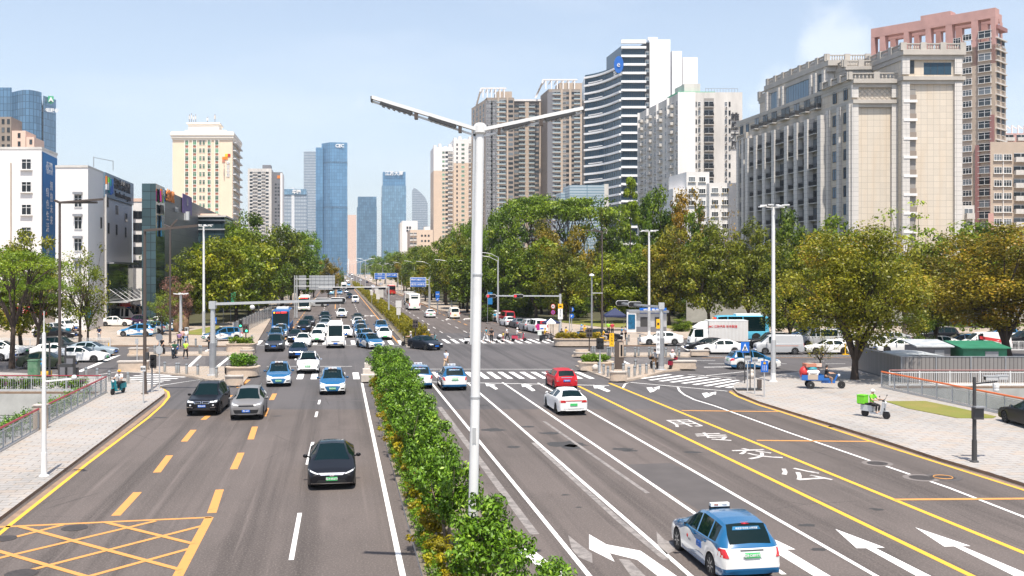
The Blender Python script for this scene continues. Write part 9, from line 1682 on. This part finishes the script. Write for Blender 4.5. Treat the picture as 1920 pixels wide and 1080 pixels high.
# parasol, pram
p = G(1033,634,.14); o = empty('parasol',p,0,'black and white striped parasol over the delivery trike','parasol'); b = MB(); b.tube([(0,0,0),(0,0,2.3)],.03,'dark_metal',6); b.build('pole',o); b = MB(); n = 12
for k in range(n): a0,a1 = 2*math.pi*k/n,2*math.pi*(k+1)/n; b.add([(0,0,2.45),(1.15*math.cos(a0),1.15*math.sin(a0),1.95),(1.15*math.cos(a1),1.15*math.sin(a1),1.95),(1.15*math.cos(a1),1.15*math.sin(a1),1.8),(1.15*math.cos(a0),1.15*math.sin(a0),1.8)],[(0,1,2),(1,4,3,2)],'navy' if (k//2) % 2 else 'sign_white')
b.build('canopy',o)
p = G(937,642,0); o = empty('pram',p,R(90),'small dark pram with a white hood on the far crossing','pram'); b = MB(); b.ball((0,.1,.55),.3,'black',10,6,(.7,1,.7)); b.build('seat',o); b = MB(); b.ball((0,-.05,.75),.25,'sign_white',10,6,(.8,1,.8)); b.build('hood',o); b = MB(); b.tube([(0,-.2,.5),(0,-.6,.95)],.03,'dark_metal',6); b.build('handle',o)
for y_ in (-.3,.35): b = MB(); b.lathe([(.08,-.15),(.14,-.14),(.14,.14),(.08,.15)],(0,y_,.14),'tyre',12,'X'); b.build('wheel',o)
# loaded cargo tricycle on the right pavement
p = G(1537,728,.14); A_ = R(-97); o = empty('cargo_tricycle',p,A_,'blue cargo tricycle piled with goods on the right pavement','tricycle'); f = Vector((-math.sin(A_),math.cos(A_),0)); rt = Vector((f.y,-f.x,0))
b = MB(); b.box((0,-.55,.62),(.95,1.5,.06),'blue_paint'); [b.box((s*.47,-.55,.8),(.04,1.5,.36),'blue_paint') for s in (1,-1)]; b.box((0,-1.3,.8),(.95,.04,.36),'blue_paint'); b.box((0,.2,.8),(.95,.04,.36),'blue_paint'); b.build('cargo_bed',o); b = MB(); b.bar((0,.1,.5),(0,1.05,.5),.26,.22,'blue_paint'); b.bar((0,1.0,.5),(0,1.22,1.0),.12,.1,'blue_paint'); b.box((0,.42,.68),(.5,.4,.16),'blue_paint'); b.build('frame',o); b = MB(); b.box((0,.42,.8),(.42,.38,.09),'black'); b.build('seat',o)
b = MB(); b.tube([(-.32,1.0,1.12),(0,1.18,1.08),(.32,1.0,1.12)],.02,'black',6); b.build('handlebar',o); b = MB(); b.ball((0,1.32,.95),.1,'lamp_clear',10,6); b.build('headlight',o)
for x,y_ in ((.5,-.7),(-.5,-.7),(0,1.5)): b = MB(); b.lathe([(.2,-.05),(.27,-.04),(.27,.04),(.2,.05)],(x,y_,.27),'tyre',16,'X'); w = b.build('wheel',o,smooth=True); b = MB(); b.lathe([(.2,-.03),(.2,.03),(.05,.05),(.001,.05)],(x,y_,.27),'light_metal',16,'X'); b.build('rim',w)
b = MB(); b.bar((0,1.2,.95),(0,1.5,.27),.06,.06,'dark_metal'); b.build('fork',o)
wp = lambda x,y_,z: p+rt*x+f*y_+Vector((0,0,z))
person(tuple(wp(0,.42,.06)),A_,'ride','rider in black on the loaded blue tricycle',BK,(.35,.22,.16))
def load(name,x,y_,z,d,m,label,cat,soft=False,rz=0):
 b = MB()
 if soft: b.ball((0,0,0),.5,m,12,8,d); b.box((0,0,-.5*d[2]*.45),(d[0]*.7,d[1]*.7,d[2]*.35),m)
 else: b.box((0,0,0),d,m); b.box((0,0,d[2]/2+.01),(d[0]*1.02,d[1]*.48,.015),'tan_wall')
 tag(b.build(name,loc=wp(x,y_,z),rz=A_+rz,smooth=soft),label,cat)
load('sack',.05,-1.12,1.15,(.75,.62,.8),'red','red bag at the back of the loaded tricycle','bag',True); load('box',.1,-.55,.84,(.8,.7,.36),'tan_wall','brown carton at the bottom of the tricycle load','box'); load('sack',.25,-.5,1.17,(.6,.95,.4),'sign_white','white printed sack on the bottom carton','bag',True); load('sack',-.25,-.3,1.28,(.5,.7,.55),'pink_wall','pale pink bag behind the white sack','bag',True); load('sack',.2,-.55,1.42,(.5,.7,.26),'teal','small teal bundle on the white sack','bag',True); load('box',0,-.72,1.66,(.7,.75,.22),'terracotta','flat brown carton on top of the tricycle load','box',False,.25); load('box',-.1,-.1,1.64,(.45,.5,.2),'peach','small pale carton at the front of the tricycle load','box',False,-.2)
# ---------------------------------------------------------------- the hazy spring air
hm = bpy.data.materials.new('haze'); hm.use_nodes = True; nt = hm.node_tree; nt.nodes.clear()
o_ = nt.nodes.new('ShaderNodeOutputMaterial'); pv = nt.nodes.new('ShaderNodeVolumePrincipled')
pv.inputs['Color'].default_value = (.80,.88,.97,1); pv.inputs['Density'].default_value = HAZE; pv.inputs['Anisotropy'].default_value = .2
nt.links.new(pv.outputs['Volume'],o_.inputs['Volume'])
hz = MB(); hz.box((0,1500,130),(4400,3100,270),'white_paint'); hz = hz.build('haze'); hz.data.materials.clear(); hz.data.materials.append(hm); tag(hz,kind='stuff')
